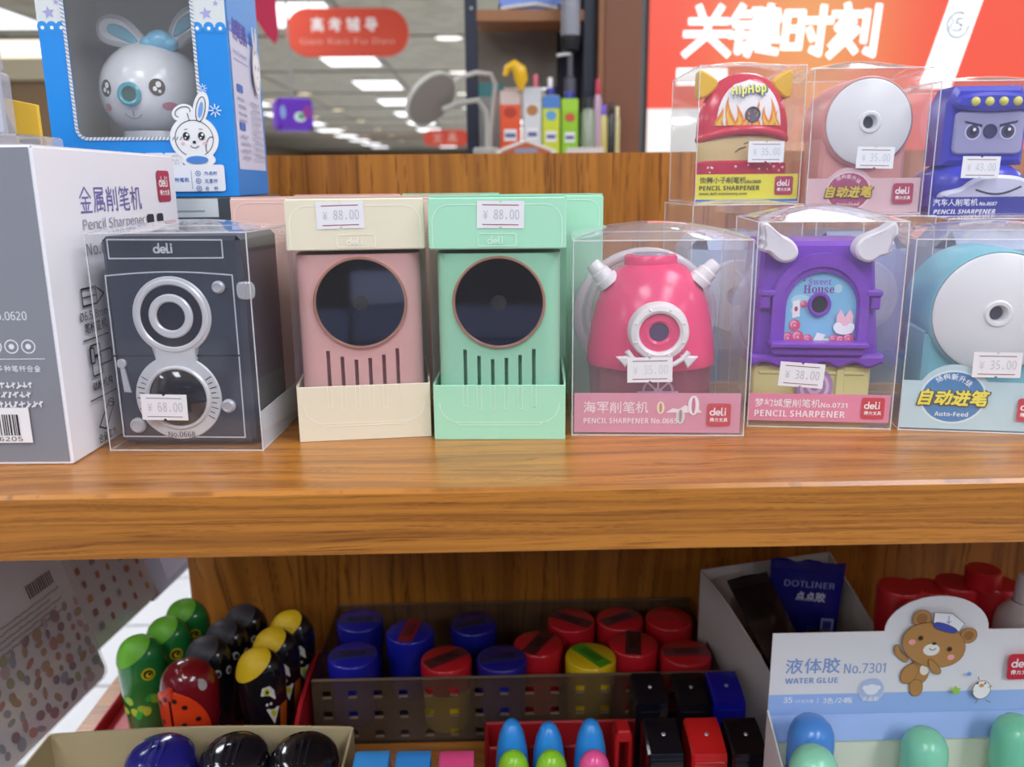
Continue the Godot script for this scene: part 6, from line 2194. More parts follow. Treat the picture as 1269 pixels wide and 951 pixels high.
# ---------------------------------------------------------------- lower shelf, middle
func build_lower_middle() -> void:
	rack()
	var red := "c01f2a"
	var list := [
		# pixel of the lid's middle, height, radius, cup, slot, slot turn, label
		[446, 768, -0.2415, "1a1f8c", "2a2c5c", 0, "dark blue canister sharpener in the rack's back left corner"],
		[508, 782, -0.2415, "1a22a4", "8a2430", 80, "blue canister sharpener with a red slot plate"],
		[587, 772, -0.2415, "181c8a", "2a2c5c", 20, "blue canister sharpener against the wood, right of the red-slotted one"],
		[437, 811, -0.2415, "1c209a", "2a2c60", 5, "blue canister sharpener by the front left corner of the rack"],
		[622, 819, -0.2415, "1c1c86", "2c2a66", 10, "violet-blue canister sharpener between the red canisters at the rack front"],
		[553, 816, -0.2415, red, "5a2a2c", 35, "red canister sharpener with a yellow foot at the rack front"],
		[667, 797, -0.2415, red, "4c2226", 60, "red canister sharpener with an upright dark slot beside the violet-blue one"],
		[708, 768, -0.2415, red, "5c2a30", -35, "red canister sharpener with a slanting slot against the wood"],
		[768, 766, -0.2415, red, "5c2a30", 30, "red canister sharpener, middle of the three against the wood"],
		[829, 766, -0.2415, red, red, 0, "red canister sharpener with a smooth slotless lid"],
		[785, 797, -0.2415, red, "4c2226", 80, "red canister sharpener behind the yellow one"],
		[850, 808, -0.2415, red, "70303a", 0, "red canister sharpener with a level slot in the rack's right corner"],
		[733, 817, -0.2415, "d8b81a", "4f9a22", -55, "yellow canister sharpener with a green slot plate"],
	]
	for q in list:
		var p := on_y(q[0], q[1], q[2])
		canister(Vector3(p.x, LOW_Y + 0.0040, minf(p.z, -0.5935)), q[2], q[3], q[4], q[5], q[6])
	var tray := thing("shallow_red_tray", "shallow red tray under the rocket pens and capped blocks", "tray", Vector3(0.088, LOW_Y, -0.470), 0.0)
	var b := MB.new()
	b.box(Vector3(-0.098, 0.0, -0.090), Vector3(0.072, 0.003, 0.080), 0.001)
	b.box(Vector3(-0.098, 0.003, -0.090), Vector3(0.072, 0.026, -0.087), 0.001)
	b.box(Vector3(-0.098, 0.003, -0.087), Vector3(-0.095, 0.026, 0.080), 0.001)
	put(b, "tray_body", mat(hexc("a81c24"), 0.4), tray)
	b = MB.new()
	b.box(Vector3(-0.095, 0.003, -0.040), Vector3(-0.020, 0.042, -0.037), 0.001)
	put(b, "tray_step", mat(hexc("a81c24"), 0.4), tray)
	for q in [[634, 892, "8fd02c", "with a lime tip resting at the tray's edge"], [680, 896, "8fd02c", "with a lime tip, middle of three"], [732, 892, "f05a9a", "with a pink tip"]]:
		rocket(q)
	for q in [[462, "3f9ae6", "bright blue flat-topped marker beside the cardboard tray"], [513, "3a92e2", "bright blue flat-topped marker between a blue and a pink one"], [566, "ea5490", "pink flat-topped marker beside the blue ones"]]:
		marker(q)
	# capped blocks, two rows of three
	for q in [[800, 837, "10121a", "black curved-top block, back row, beside the rack"], [850, 837, "10121a", "black curved-top block between a black and a blue one"], [893, 835, "171a9e", "shiny blue curved-top block in the back row"], [816, 893, "10121a", "black curved-top block, front row, beside the red clip"], [868, 893, "c01f20", "shiny red curved-top block between two black ones"], [916, 893, "0e1018", "black curved-top block beside the white carton tray"]]:
		block(q)
	var clip := thing("red_clip", "red plastic arch clip beside the black block", "clip", on_y(771, 935, -0.265), 0.0)
	clip.position.y = LOW_Y + 0.003
	b = MB.new()
	b.at(Vector3(0, 0, 0)).extrude(PackedVector2Array([Vector2(-0.0065, 0), Vector2(-0.0030, 0), Vector2(-0.0028, 0.045), Vector2(0.0028, 0.045), Vector2(0.0030, 0), Vector2(0.0065, 0), Vector2(0.0062, 0.050), Vector2(0.0040, 0.054), Vector2(-0.0040, 0.054), Vector2(-0.0062, 0.050)]), -0.006, 0.006, 0.001)
	put(b, "arch", mat(hexc("c01f24"), 0.3), clip)


func rack() -> void:
	var x0 := -0.1400
	var x1 := 0.1700
	var zf := -0.5715
	var zb := -0.6890
	var t := thing("acrylic_rack", "smoky brown acrylic rack with square holes holding canisters", "rack", Vector3(0, LOW_Y + 0.0004, 0), 0.0)
	var smoke := clear(hexc("57483a"), 0.66, 0.12)
	var b := MB.new()
	# front sheet as a grid with the holes left open
	var cols := []
	var hx := 0.0032
	var step := 0.01915
	var cx := -0.1290
	var xs := [x0]
	while cx < x1 - 0.006:
		xs.append(cx - hx)
		xs.append(cx + hx)
		cx += step
	xs.append(x1)
	var ys := [0.0, 0.0055, 0.0115, 0.0220, 0.0285, 0.0395, 0.0460, 0.0550]
	for i in xs.size() - 1:
		for j in ys.size() - 1:
			if i % 2 == 1 and j % 2 == 1:
				continue
			b.quad(Vector3(xs[i], ys[j], zf), Vector3(xs[i + 1], ys[j], zf), Vector3(xs[i + 1], ys[j + 1], zf), Vector3(xs[i], ys[j + 1], zf))
	put(b, "front_panel", smoke, t)
	b = MB.new()
	for i in range(1, xs.size() - 1, 2):
		for j in [1, 3, 5]:
			# the cut edge of a hole shows below and at one side
			b.box(Vector3(xs[i], ys[j], zf - 0.0022), Vector3(xs[i + 1], ys[j] + 0.0010, zf))
	b.box(Vector3(x0, 0.0545, zf - 0.0020), Vector3(x1, 0.0552, zf + 0.0004))
	put(b, "cut_edges", mat(hexc("7a6a58"), 0.35), t)
	b = MB.new()
	b.quad(Vector3(x0, 0, zb), Vector3(x1, 0, zb), Vector3(x1, 0.055, zb), Vector3(x0, 0.055, zb))
	put(b, "rear_panel", smoke, t)
	for x in [x0, x1]:
		b = MB.new()
		b.quad(Vector3(x, 0, zb), Vector3(x, 0, zf), Vector3(x, 0.055, zf), Vector3(x, 0.055, zb))
		put(b, "side_panel", smoke, t)
	b = MB.new()
	b.box(Vector3(x0, 0.0, zb), Vector3(x1, 0.003, zf))
	put(b, "rack_floor", mat(hexc("3a2c22"), 0.4), t)
	b = MB.new()
	b.box(Vector3(x0, 0.0543, zb - 0.0008), Vector3(x1, 0.0555, zb + 0.0010))
	put(b, "rear_edge", mat(hexc("6a5544"), 0.35), t)


func canister(at: Vector3, top: float, cup: String, slot: String, turn: float, label: String) -> void:
	var t := thing("canister_sharpener", label, "sharpener", at, turn, "canister sharpeners in the rack")
	var h := top - at.y
	var r := 0.0196
	var m := mat(hexc(cup), 0.25)
	var b := MB.new()
	b.lathe([Vector2(0, 0), Vector2(r * 0.86, 0), Vector2(r * 0.90, 0.0015), Vector2(r * 0.94, h - 0.022)], 36)
	var foot := cup
	if label.contains("yellow foot"):
		foot = "d8b81a"
	elif cup == "d8b81a":
		foot = "c8a818"
	put(b, "cup", mat(hexc(foot), 0.25), t)
	b = MB.new()
	b.lathe([Vector2(r * 0.98, h - 0.022), Vector2(r, h - 0.021), Vector2(r * 1.01, h - 0.002), Vector2(r * 0.98, h - 0.0006), Vector2(r * 0.94, h), Vector2(0, h)], 40)
	put(b, "lid", m, t)
	if slot != cup:
		b = MB.new()
		b.box(Vector3(-r * 0.92, h, -0.0062), Vector3(r * 0.92, h + 0.0006, 0.0062), 0.0002)
		var p := put(b, "slot_plate", mat(hexc(slot), 0.2), t)
		b = MB.new()
		b.box(Vector3(-0.0100, h + 0.0005, -0.0035), Vector3(0.0100, h + 0.0012, 0.0035), 0.0004)
		facing_up(b, Vector3(-0.006, h + 0.0010, 0)).lathe(ring_prof(0.0016, 0.0026, 0.0006, 0.0002), 16)
		facing_up(b, Vector3(0.006, h + 0.0010, 0)).lathe(ring_prof(0.0016, 0.0026, 0.0006, 0.0002), 16)
		put(b, "blade_holder", mat(hexc(slot).darkened(0.25), 0.25), p)
	else:
		b = MB.new()
		facing_up(b, Vector3(0, h, 0)).lathe(ring_prof(0.0080, 0.0090, 0.0006, 0.0002), 28)
		put(b, "lid_ring", m, t)


func facing_up(b: MB, o: Vector3) -> MB:
	return b.at(o)


func rocket(q: Array) -> void:
	var p := on_z(q[0], q[1], -0.4750)
	var t := thing("rocket_pen", "bright blue rocket-shaped pen " + q[3], "pen", Vector3(p.x, LOW_Y + 0.0035, p.z), 0.0, "blue rocket pens")
	var h := p.y - t.position.y
	var b := MB.new()
	b.lathe([Vector2(0, 0), Vector2(0.0080, 0), Vector2(0.0095, 0.003), Vector2(0.0106, h * 0.45), Vector2(0.0105, h * 0.62), Vector2(0.0096, h * 0.76), Vector2(0.0078, h * 0.88), Vector2(0.0050, h * 0.965), Vector2(0.0024, h * 0.995), Vector2(0.0, h)], 28)
	put(b, "barrel", mat(hexc("2f8fe0"), 0.25), t)
	b = MB.new()
	b.at(Vector3(0, h * 0.76, 0.0092), Vector3(64, 0, 0)).lathe([Vector2(0.0042, -0.001), Vector2(0.0040, 0.0008), Vector2(0.0028, 0.0016), Vector2(0.0, 0.0018)], 20)
	put(b, "button", mat(hexc("2a83d2"), 0.3), t)
	b = MB.new()
	b.at(Vector3(0.0090, h * 0.45, 0.001), Vector3(0, 70, 0)).box(Vector3(-0.003, -0.010, 0), Vector3(0.003, 0.006, 0.0006), 0.0002)
	put(b, "label_tag", mat(hexc("d9e6ee"), 0.4), t)
	b = MB.new()
	b.ball(Vector3(0.0005, on_z(q[0], 953, -0.4590).y - t.position.y, 0.0165), Vector3(0.0098, 0.0130, 0.0085), 24)
	put(b, "tip", mat(hexc(q[2]), 0.25), t)


func marker(q: Array) -> void:
	var p := on_z(q[0], 928, -0.4550)
	var t := thing("flat_top_marker", q[2], "marker", Vector3(p.x, LOW_Y, p.z), 0.0, "flat-topped markers")
	var h := p.y - LOW_Y
	var b := MB.new()
	b.box(Vector3(-0.0090, 0.0, 0.001), Vector3(0.0090, h * 0.6, 0.030), 0.002)
	put(b, "barrel", mat(hexc(q[1]).darkened(0.15), 0.3), t)
	b = MB.new()
	b.x = Transform3D(Basis(Vector3(0, 0, 1), Vector3(0, 1, 0), Vector3(-1, 0, 0)), Vector3.ZERO)
	b.extrude(smooth(PackedVector2Array([Vector2(0.0, h * 0.58), Vector2(0.032, h * 0.58), Vector2(0.032, h * 0.90), Vector2(0.026, h * 0.955), Vector2(0.003, h), Vector2(0.0, h * 0.98)]), 1), -0.0105, 0.0105, 0.0012)
	put(b, "cap", mat(hexc(q[1]), 0.35), t)


func block(q: Array) -> void:
	var p := on_y(q[0], q[1], -0.2320)
	var t := thing("curved_top_block", q[3], "sharpener", Vector3(p.x, LOW_Y + 0.0035, p.z), 0.0, "curved-top blocks in the red tray")
	var h := p.y - t.position.y
	var b := MB.new()
	b.x = Transform3D(Basis(Vector3(0, 0, 1), Vector3(0, 1, 0), Vector3(-1, 0, 0)), Vector3.ZERO)
	var side := PackedVector2Array([Vector2(-0.004, 0.0), Vector2(0.0265, 0.0), Vector2(0.0270, h * 0.84)])
	for i in 9:
		var s := i / 8.0
		side.append(Vector2(0.0258 - 0.0285 * s, h * 0.90 + h * 0.10 * sin(s * PI * 0.5)))
	side.append(Vector2(-0.0045, h * 0.95))
	b.extrude(side, -0.0112, 0.0112, 0.0016)
	put(b, "case", mat(hexc(q[2]), 0.13, 0.0, 0.5), t)
	b = MB.new()
	b.box(Vector3(-0.0098, h * 0.800, 0.0266), Vector3(0.0098, h * 0.825, 0.0280), 0.0005)
	put(b, "front_ridge", mat(hexc(q[2]), 0.15), t)
	b = MB.new()
	b.at(Vector3(0.001, h * 0.966, 0.012), Vector3(12, 0, 0)).lathe(plug_prof(0.0014, 0.0008, 0.0003), 14)
	put(b, "rivet", mat(hexc("c8ccd4"), 0.25, 0.6), t)


# ---------------------------------------------------------------- lower shelf, right
func build_lower_right() -> void:
	open_carton()
	red_bottles()
	glue_display()


func open_carton() -> void:
	var t := thing("open_white_carton", "open white card tray with sloping sides holding foil pouches", "tray", Vector3(0.1670, LOW_Y + 0.0003, -0.6320), 14.0)
	var cm := mat(hexc("c3bfbd"), 0.65)
	var b := MB.new()
	b.box(Vector3(0.0, 0.0, -0.0010), Vector3(0.120, 0.110, 0.0), 0.0002)
	put(b, "rear_wall", cm, t)
	var side := PackedVector2Array([Vector2(0.0, 0.0), Vector2(0.160, 0.0), Vector2(0.160, 0.044), Vector2(0.130, 0.066), Vector2(0.090, 0.086), Vector2(0.045, 0.101), Vector2(0.0, 0.110)])
	var low_side := PackedVector2Array([Vector2(0.0, 0.0), Vector2(0.160, 0.0), Vector2(0.160, 0.040), Vector2(0.100, 0.060), Vector2(0.060, 0.076), Vector2(0.0, 0.110)])
	for x in [0.0, 0.120]:
		b = MB.new()
		b.x = Transform3D(Basis(Vector3(0, 0, 1), Vector3(0, 1, 0), Vector3(-1, 0, 0)), Vector3(x, 0, 0))
		b.extrude(side if x == 0.0 else low_side, -0.0006, 0.0006)
		put(b, "side_wall", cm, t)
	b = MB.new()
	b.box(Vector3(0.0, 0.0, 0.0), Vector3(0.120, 0.001, 0.160))
	b.box(Vector3(0.0, 0.0, 0.159), Vector3(0.120, 0.044, 0.160))
	put(b, "floor_and_front", cm, t)
	# pouches: pillows with crimped ends
	var blue := pouch("blue_foil_pouch", "navy blue foil pouch with pale writing leaning in the white tray", Vector3(0.2390, LOW_Y + 0.0055, -0.6040), Vector3(-8, -2, -5), 0.060, 0.118, 0.008, "1a1d7c", 5)
	var a := MB.new()
	a.at(Vector3(0, 0, 0.0078))
	a.c("8f98d8").text("DOTLINER", sans, 0.0, 0.0990, 0.0046, 0.040, 0, 0, true)
	a.c("c9cde8")
	hanzi(a, "点点胶", -0.010, 0.0880, 0.0072, 0.12, 1.1)
	a.c("8f98c8").rect(0.012, 0.055, 0.022, 0.075, 0.001)
	a.c("2a2f8c").rect(0.0135, 0.057, 0.0205, 0.064)
	a.rect(0.0135, 0.066, 0.0205, 0.073)
	put(a, "pouch_print", printed, blue)
	pouch("black_foil_pouch", "shiny black foil pouch slumped against the white tray's left side", Vector3(0.2310, -0.2660, -0.5130), Vector3(-50, 14, 5), 0.036, 0.130, 0.011, "0e1018", 9)
	pouch("small_black_pouch", "small black foil pouch lying before the navy one", Vector3(0.2500, LOW_Y + 0.0095, -0.5600), Vector3(-18, -10, -6), 0.046, 0.074, 0.012, "0c0e16", 14)


func pouch(called: String, label: String, at: Vector3, deg: Vector3, w: float, h: float, thick: float, ink: String, sd: int) -> Node3D:
	var t := thing(called, label, "pouch", at, 0.0)
	t.rotation_degrees = deg
	var nz := FastNoiseLite.new()
	nz.seed = sd
	nz.frequency = 55.0
	var b := MB.new()
	for face in [1.0, -1.0]:
		var g := []
		for i in 25:
			var row := []
			for j in 17:
				var u := j / 16.0
				var v := i / 24.0
				var px := (u - 0.5) * w * (1.0 - 0.06 * sin(PI * v))
				var full := pow(sin(PI * u), 0.6) * pow(maxf(sin(PI * clampf((v - 0.10) / 0.80, 0, 1)), 0.0), 0.6)
				var pz: float = face * (0.0003 + thick * 0.5 * full) + nz.get_noise_3d(px, v * h, face) * 0.0026 * (0.3 + full)
				row.append(Vector3(px, v * h + nz.get_noise_2d(px * 0.7, sd) * 0.003 * v, pz))
			g.append(row)
		b.surf(g, false, false, face < 0)
	put(b, "foil", mat(hexc(ink), 0.16, 0.0, 0.4), t)
	b = MB.new()
	for i in 5:
		b.box(Vector3(-w * 0.5, h * 0.94 + i * 0.0014, -0.0007), Vector3(w * 0.5, h * 0.94 + i * 0.0014 + 0.0005, 0.0007))
	put(b, "crimp", mat(hexc(ink).lightened(0.06), 0.3), t)
	return t


func red_bottles() -> void:
	var list := [[1092, 724, 0.0165, "red glue bottle, first in from the white tray"], [1128, 724, 0.0150, "red glue bottle wedged between two wider ones"], [1106, 752, 0.0150, "red glue bottle standing forward of its row"], [1163, 719, 0.0165, "red glue bottle beside the capped one"], [1212, 720, 0.0165, "red glue bottle, last of the row before the white bottle"]]
	for i in list.size():
		var q: Array = list[i]
		var p := on_z(q[0], q[1], -0.5650 if i == 2 else (-0.6020 if i % 2 == 0 else -0.6100))
		bottle(p + Vector3(0.020 if i == 2 else 0.013, 0, 0.004), q[2], q[3], i == 4)
	var p := on_z(1262, 745, -0.5600)
	var t := thing("white_bottle", "white plastic bottle with a narrow neck by the red glue bottles", "bottle", Vector3(p.x + 0.004, LOW_Y, p.z), 0.0)
	var h := p.y - LOW_Y
	var b := MB.new()
	b.lathe([Vector2(0, 0), Vector2(0.017, 0), Vector2(0.018, 0.002), Vector2(0.018, h * 0.84), Vector2(0.0165, h * 0.91), Vector2(0.011, h * 0.97), Vector2(0.0078, h)], 32)
	put(b, "bottle_body", mat(hexc("d5d2da"), 0.35), t)
	b = MB.new()
	b.at(Vector3(0, h, 0)).lathe([Vector2(0.0072, 0), Vector2(0.0066, 0.016), Vector2(0.0056, 0.020), Vector2(0, 0.021)], 24)
	put(b, "cap", mat(hexc("dcdae0"), 0.35), t)


func bottle(top: Vector3, r: float, label: String, nozzle: bool) -> void:
	var t := thing("red_glue_bottle", label, "bottle", Vector3(top.x, LOW_Y, top.z), 0.0, "red glue bottles")
	var h := top.y - LOW_Y
	var b := MB.new()
	b.lathe([Vector2(0, 0), Vector2(r * 0.96, 0), Vector2(r, 0.002), Vector2(r, h - 0.036)], 30)
	put(b, "bottle_body", mat(hexc("b4202a"), 0.35), t)
	b = MB.new()
	b.lathe([Vector2(r * 0.97, h - 0.036), Vector2(r * 1.01, h - 0.0355), Vector2(r * 1.01, h - 0.002), Vector2(r * 0.95, h), Vector2(0, h)], 30)
	put(b, "cap", mat(hexc("c8242c"), 0.32), t)
	if nozzle:
		b = MB.new()
		b.at(Vector3(-0.012, h, 0.0)).lathe([Vector2(0.0130, -0.002), Vector2(0.0130, 0.0110), Vector2(0.0115, 0.0125), Vector2(0, 0.0125)], 26)
		put(b, "raised_lid", mat(hexc("c8242c"), 0.32), t)


func glue_display() -> void:
	var at := Vector3(0.1643, LOW_Y, -0.4525)
	var t := thing("glue_display_box", "white and blue display box with a printed sailor-hat bear", "box", at, 0.0)
	var wide := 0.260
	var top := -0.1445 - LOW_Y
	var b := MB.new()
	var head := PackedVector2Array([Vector2(0, 0.0), Vector2(wide, 0.0), Vector2(wide, top)])
	for i in 21:
		var an := PI * i / 20
		head.append(Vector2(0.0985 + cos(an) * 0.0315, top + sin(an) * 0.0225))
	head.append(Vector2(0.0, top))
	b.extrude(head, -0.0008, 0.0, 0.0002)
	put(b, "header_card", mat(hexc("e8e8ea"), 0.45), t)
	var side := PackedVector2Array([Vector2(0.0, 0.0), Vector2(0.105, 0.0), Vector2(0.105, 0.045), Vector2(0.0, 0.104)])
	b = MB.new()
	b.x = Transform3D(Basis(Vector3(0, 0, 1), Vector3(0, 1, 0), Vector3(-1, 0, 0)), Vector3.ZERO)
	b.extrude(side, -0.0005, 0.0005)
	var wall := put(b, "side_wall", mat(hexc("d9d9d8"), 0.5), t)
	var a := MB.new()
	a.x = Transform3D(Basis(Vector3(0, 0, 1), Vector3(0, 1, 0), Vector3(-1, 0, 0)), Vector3(-0.0006, 0, 0))
	badge(a, 0.020, 0.052, 0.020, "b8203a", 0.1)
	put(a, "side_badge", printed, wall)
	b = MB.new()
	b.box(Vector3(0.0, 0.0, 0.0), Vector3(wide, 0.001, 0.105))
	b.box(Vector3(0.0, 0.0, 0.104), Vector3(wide, 0.045, 0.105))
	put(b, "floor_and_front", mat(hexc("dfe0dc"), 0.5), t)
	b = MB.new()
	b.box(Vector3(0.001, 0.001, 0.0002), Vector3(wide - 0.001, 0.0875, 0.0060))
	put(b, "inner_step", mat(hexc("e2e8d2"), 0.5), t, "pale green step behind the bottles")
	b = MB.new()
	b.x = Transform3D(Basis(Vector3(1, 0, 0), deg_to_rad(-32.0)), Vector3(0, 0.1005, 0.0004))
	b.box(Vector3(0.001, -0.0150, 0.0), Vector3(wide - 0.001, 0.0, 0.0006))
	put(b, "blue_fold", mat(hexc("8fb0e4"), 0.45), t)
	# print; helper: pixel of the zoomed view to the card
	a = MB.new()
	a.at(Vector3(0, 0, 0.0001))
	var z := func(x: float, y: float) -> Vector2:
		return lp(t, 840.0 + x / 2.958, 680.0 + y / 2.958, 0.0001)
	var k := 0.0001568                                  # metres per pixel of that view
	a.c("9dbdf0").rect(0.0, 0.0985, wide, 0.1145)
	a.c("86a2d6")
	var o: Vector2 = z.call(395, 460)
	hanzi(a, "液体胶", o.x, o.y, 0.0100, 0.1, 1.12)
	o = z.call(608, 458)
	a.text("No.7301", sans, o.x, o.y, 0.0062, 0.0252)
	o = z.call(392, 496)
	a.text("WATER GLUE", sans_bold, o.x, o.y, 0.0036, 0.0322)
	a.c("eef2fa")
	o = z.call(386, 566)
	a.text("35", sans_bold, o.x, o.y, 0.0038)
	o = z.call(428, 566)
	a.text("ml", sans, o.x, o.y, 0.0022)
	o = z.call(450, 566)
	hanzi(a, "点点胶", o.x, o.y, 0.0024, 0.1, 1.1)
	o = z.call(510, 566)
	a.rect(o.x, o.y, o.x + 0.0004, o.y + 0.004)
	o = z.call(530, 566)
	a.text("3", sans_bold, o.x, o.y, 0.0034)
	hanzi(a, "色", o.x + 0.0026, o.y - 0.0004, 0.0040, 0.12)
	a.text("/24", sans_bold, o.x + 0.0072, o.y, 0.0034)
	hanzi(a, "瓶", o.x + 0.0140, o.y - 0.0004, 0.0040, 0.12)
	# round stamp
	o = z.call(708, 515)
	a.c("dfe6f4").line(MB.oval(o, 0.0078, 0.0078, 28), 0.0007, true)
	a.c("b9c9ea").disc(o, 0.0072)
	a.c("eef2fa").disc(o, 0.0044, 0.0036)
	a.disc(o + Vector2(-0.0040, 0.0012), 0.0016)
	a.disc(o + Vector2(0.0040, 0.0012), 0.0016)
	a.c("eef2fa")
	hanzi(a, "多点胶", o.x - 0.0052, o.y - 0.0080, 0.0032, 0.12, 1.1)
	bear(a, z, k)
	o = z.call(1192, 470)
	badge(a, o.x, o.y, 0.0170, "cc1f38")
	put(a, "header_print", printed, t, "print of blue writing, a brown bear in a sailor hat and a chick")
	# bottles standing in the box
	for q in [[1007, 893, -0.4270, "4f8fe0", "bright blue domed glue cap beside the box's left wall"], [1010, 932, -0.3950, "8fd8b8", "pale green domed glue cap in front of the blue one"], [1148, 909, -0.4270, "86d6b4", "pale green domed glue cap below the printed bear"], [1262, 893, -0.4270, "7cd2ae", "pale green domed glue cap below the red badge"]]:
		var p := on_z(q[0], q[1], q[2])
		var g := thing("glue_bottle", q[4], "bottle", Vector3(p.x, LOW_Y + 0.0012, p.z), 0.0, "glue bottles in the display box")
		var h := p.y + 0.002 - g.position.y
		b = MB.new()
		b.lathe([Vector2(0, 0), Vector2(0.0125, 0), Vector2(0.0132, 0.002), Vector2(0.0132, h - 0.036), Vector2(0.0110, h - 0.032)], 28)
		put(b, "bottle_body", clear(hexc(q[3]), 0.55, 0.1), g)
		b = MB.new()
		b.lathe([Vector2(0.0126, h - 0.032), Vector2(0.0130, h - 0.031), Vector2(0.0130, h - 0.014), Vector2(0.0124, h - 0.0095), Vector2(0.0108, h - 0.0055), Vector2(0.0080, h - 0.0022), Vector2(0.0044, h - 0.0005), Vector2(0, h)], 32)
		put(b, "cap", mat(hexc(q[3]), 0.22), g)


func bear(a: MB, z: Callable, k: float) -> void:
	var brown := "b9884a"
	var dark := "6b4a28"
	var edge := func(p: PackedVector2Array, fillc: String) -> void:
		a.c(dark).line(p, 0.0007, true)
		a.c(fillc).flat(p)
	# body, leg and raised foot
	edge.call(MB.oval(z.call(872, 455), 46 * k, 52 * k, 28, 0, 360, -10), brown)
	edge.call(smooth(PackedVector2Array([z.call(845, 480), z.call(895, 478), z.call(890, 535), z.call(848, 538)]), 2), brown)
	edge.call(MB.oval(z.call(845, 455), 30 * k, 44 * k, 24, 0, 360, -25), brown)
	a.c("f0e6d6").disc(z.call(900, 440), 18 * k, 24 * k)
	# left arm pointing up
	edge.call(smooth(PackedVector2Array([z.call(792, 352), z.call(806, 348), z.call(812, 375), z.call(842, 398), z.call(832, 416), z.call(800, 392), z.call(788, 372)]), 2), brown)
	for q in [[890, 252, 34], [1060, 314, 31]]:
		edge.call(MB.oval(z.call(q[0], q[1]), q[2] * k, q[2] * k, 24), brown)
		a.c("9a6a38").disc(z.call(q[0], q[1]), q[2] * 0.62 * k)
	edge.call(MB.oval(z.call(932, 348), 126 * k, 90 * k, 40, 0, 360, -19), brown)
	a.c("f1ede6").disc(z.call(923, 365), 32 * k, 25 * k)
	a.c("3a2a20").disc(z.call(933, 342), 9 * k, 6 * k)
	a.line(MB.oval(z.call(928, 356), 13 * k, 11 * k, 12, 200, 340), 3.0 * k)
	for q in [[883, 322], [988, 362]]:
		a.c("6b4a20").disc(z.call(q[0], q[1]), 11 * k)
		a.c("2c2018").disc(z.call(q[0] + 1, q[1]), 7 * k)
	for q in [[852, 336], [993, 391]]:
		a.c("f0a9a4").disc(z.call(q[0], q[1]), 14 * k, 12 * k)
	# right arm across the chest
	edge.call(smooth(PackedVector2Array([z.call(908, 398), z.call(926, 400), z.call(960, 440), z.call(948, 456), z.call(918, 440)]), 2), brown)
	# sailor hat
	edge.call(PackedVector2Array([z.call(935, 228), z.call(998, 232), z.call(1042, 268), z.call(1022, 296), z.call(976, 278), z.call(930, 266)]), "f3f4f8")
	edge.call(smooth(PackedVector2Array([z.call(930, 262), z.call(975, 268), z.call(1020, 292), z.call(1004, 304), z.call(960, 294), z.call(932, 282)]), 1), "3f4fb0")
	a.c("8a9ac8").line(PackedVector2Array([z.call(986, 240), z.call(984, 266)]), 3 * k)
	a.line(MB.oval(z.call(985, 256), 8 * k, 9 * k, 10, 200, 340), 3 * k)
	# star, little star and chick
	a.c("9fd04a").star(z.call(1010, 511), 22 * k, 10, 0.55)
	a.c("6fa8e6").star(z.call(1058, 451), 13 * k, 0, 0.5)
	edge.call(MB.oval(z.call(1103, 508), 34 * k, 38 * k, 26), "f6f6f4")
	a.c("d89a5a").disc(z.call(1103, 492), 10 * k, 8 * k)
	a.c("3a2a20").disc(z.call(1088, 484), 4 * k)
	a.disc(z.call(1116, 484), 4 * k)
	a.c("8a5a3a")
	for q in [[1088, 545, 1080, 556], [1118, 545, 1134, 553], [1094, 470, 1090, 460], [1128, 500, 1140, 492], [1074, 512, 1064, 520]]:
		a.line(PackedVector2Array([z.call(q[0], q[1]), z.call(q[2], q[3])]), 3 * k)


# ---------------------------------------------------------------- beyond the shelf
# a box whose front fills the pixels (u0, v0)-(u1, v1) at depth z, d deep
func slab(b: MB, u0: float, v0: float, u1: float, v1: float, z: float, d: float, bev := 0.001) -> MB:
	var p := on_z(u0, v1, z)
	var q := on_z(u1, v0, z)
	return b.box(Vector3(p.x, p.y, z - d), Vector3(q.x, q.y, z), bev)

func build_background() -> void:
	shop_rack()
	rack_goods()
	light_box()
	hanging_signs()
	desk_lamp()
	far_things()


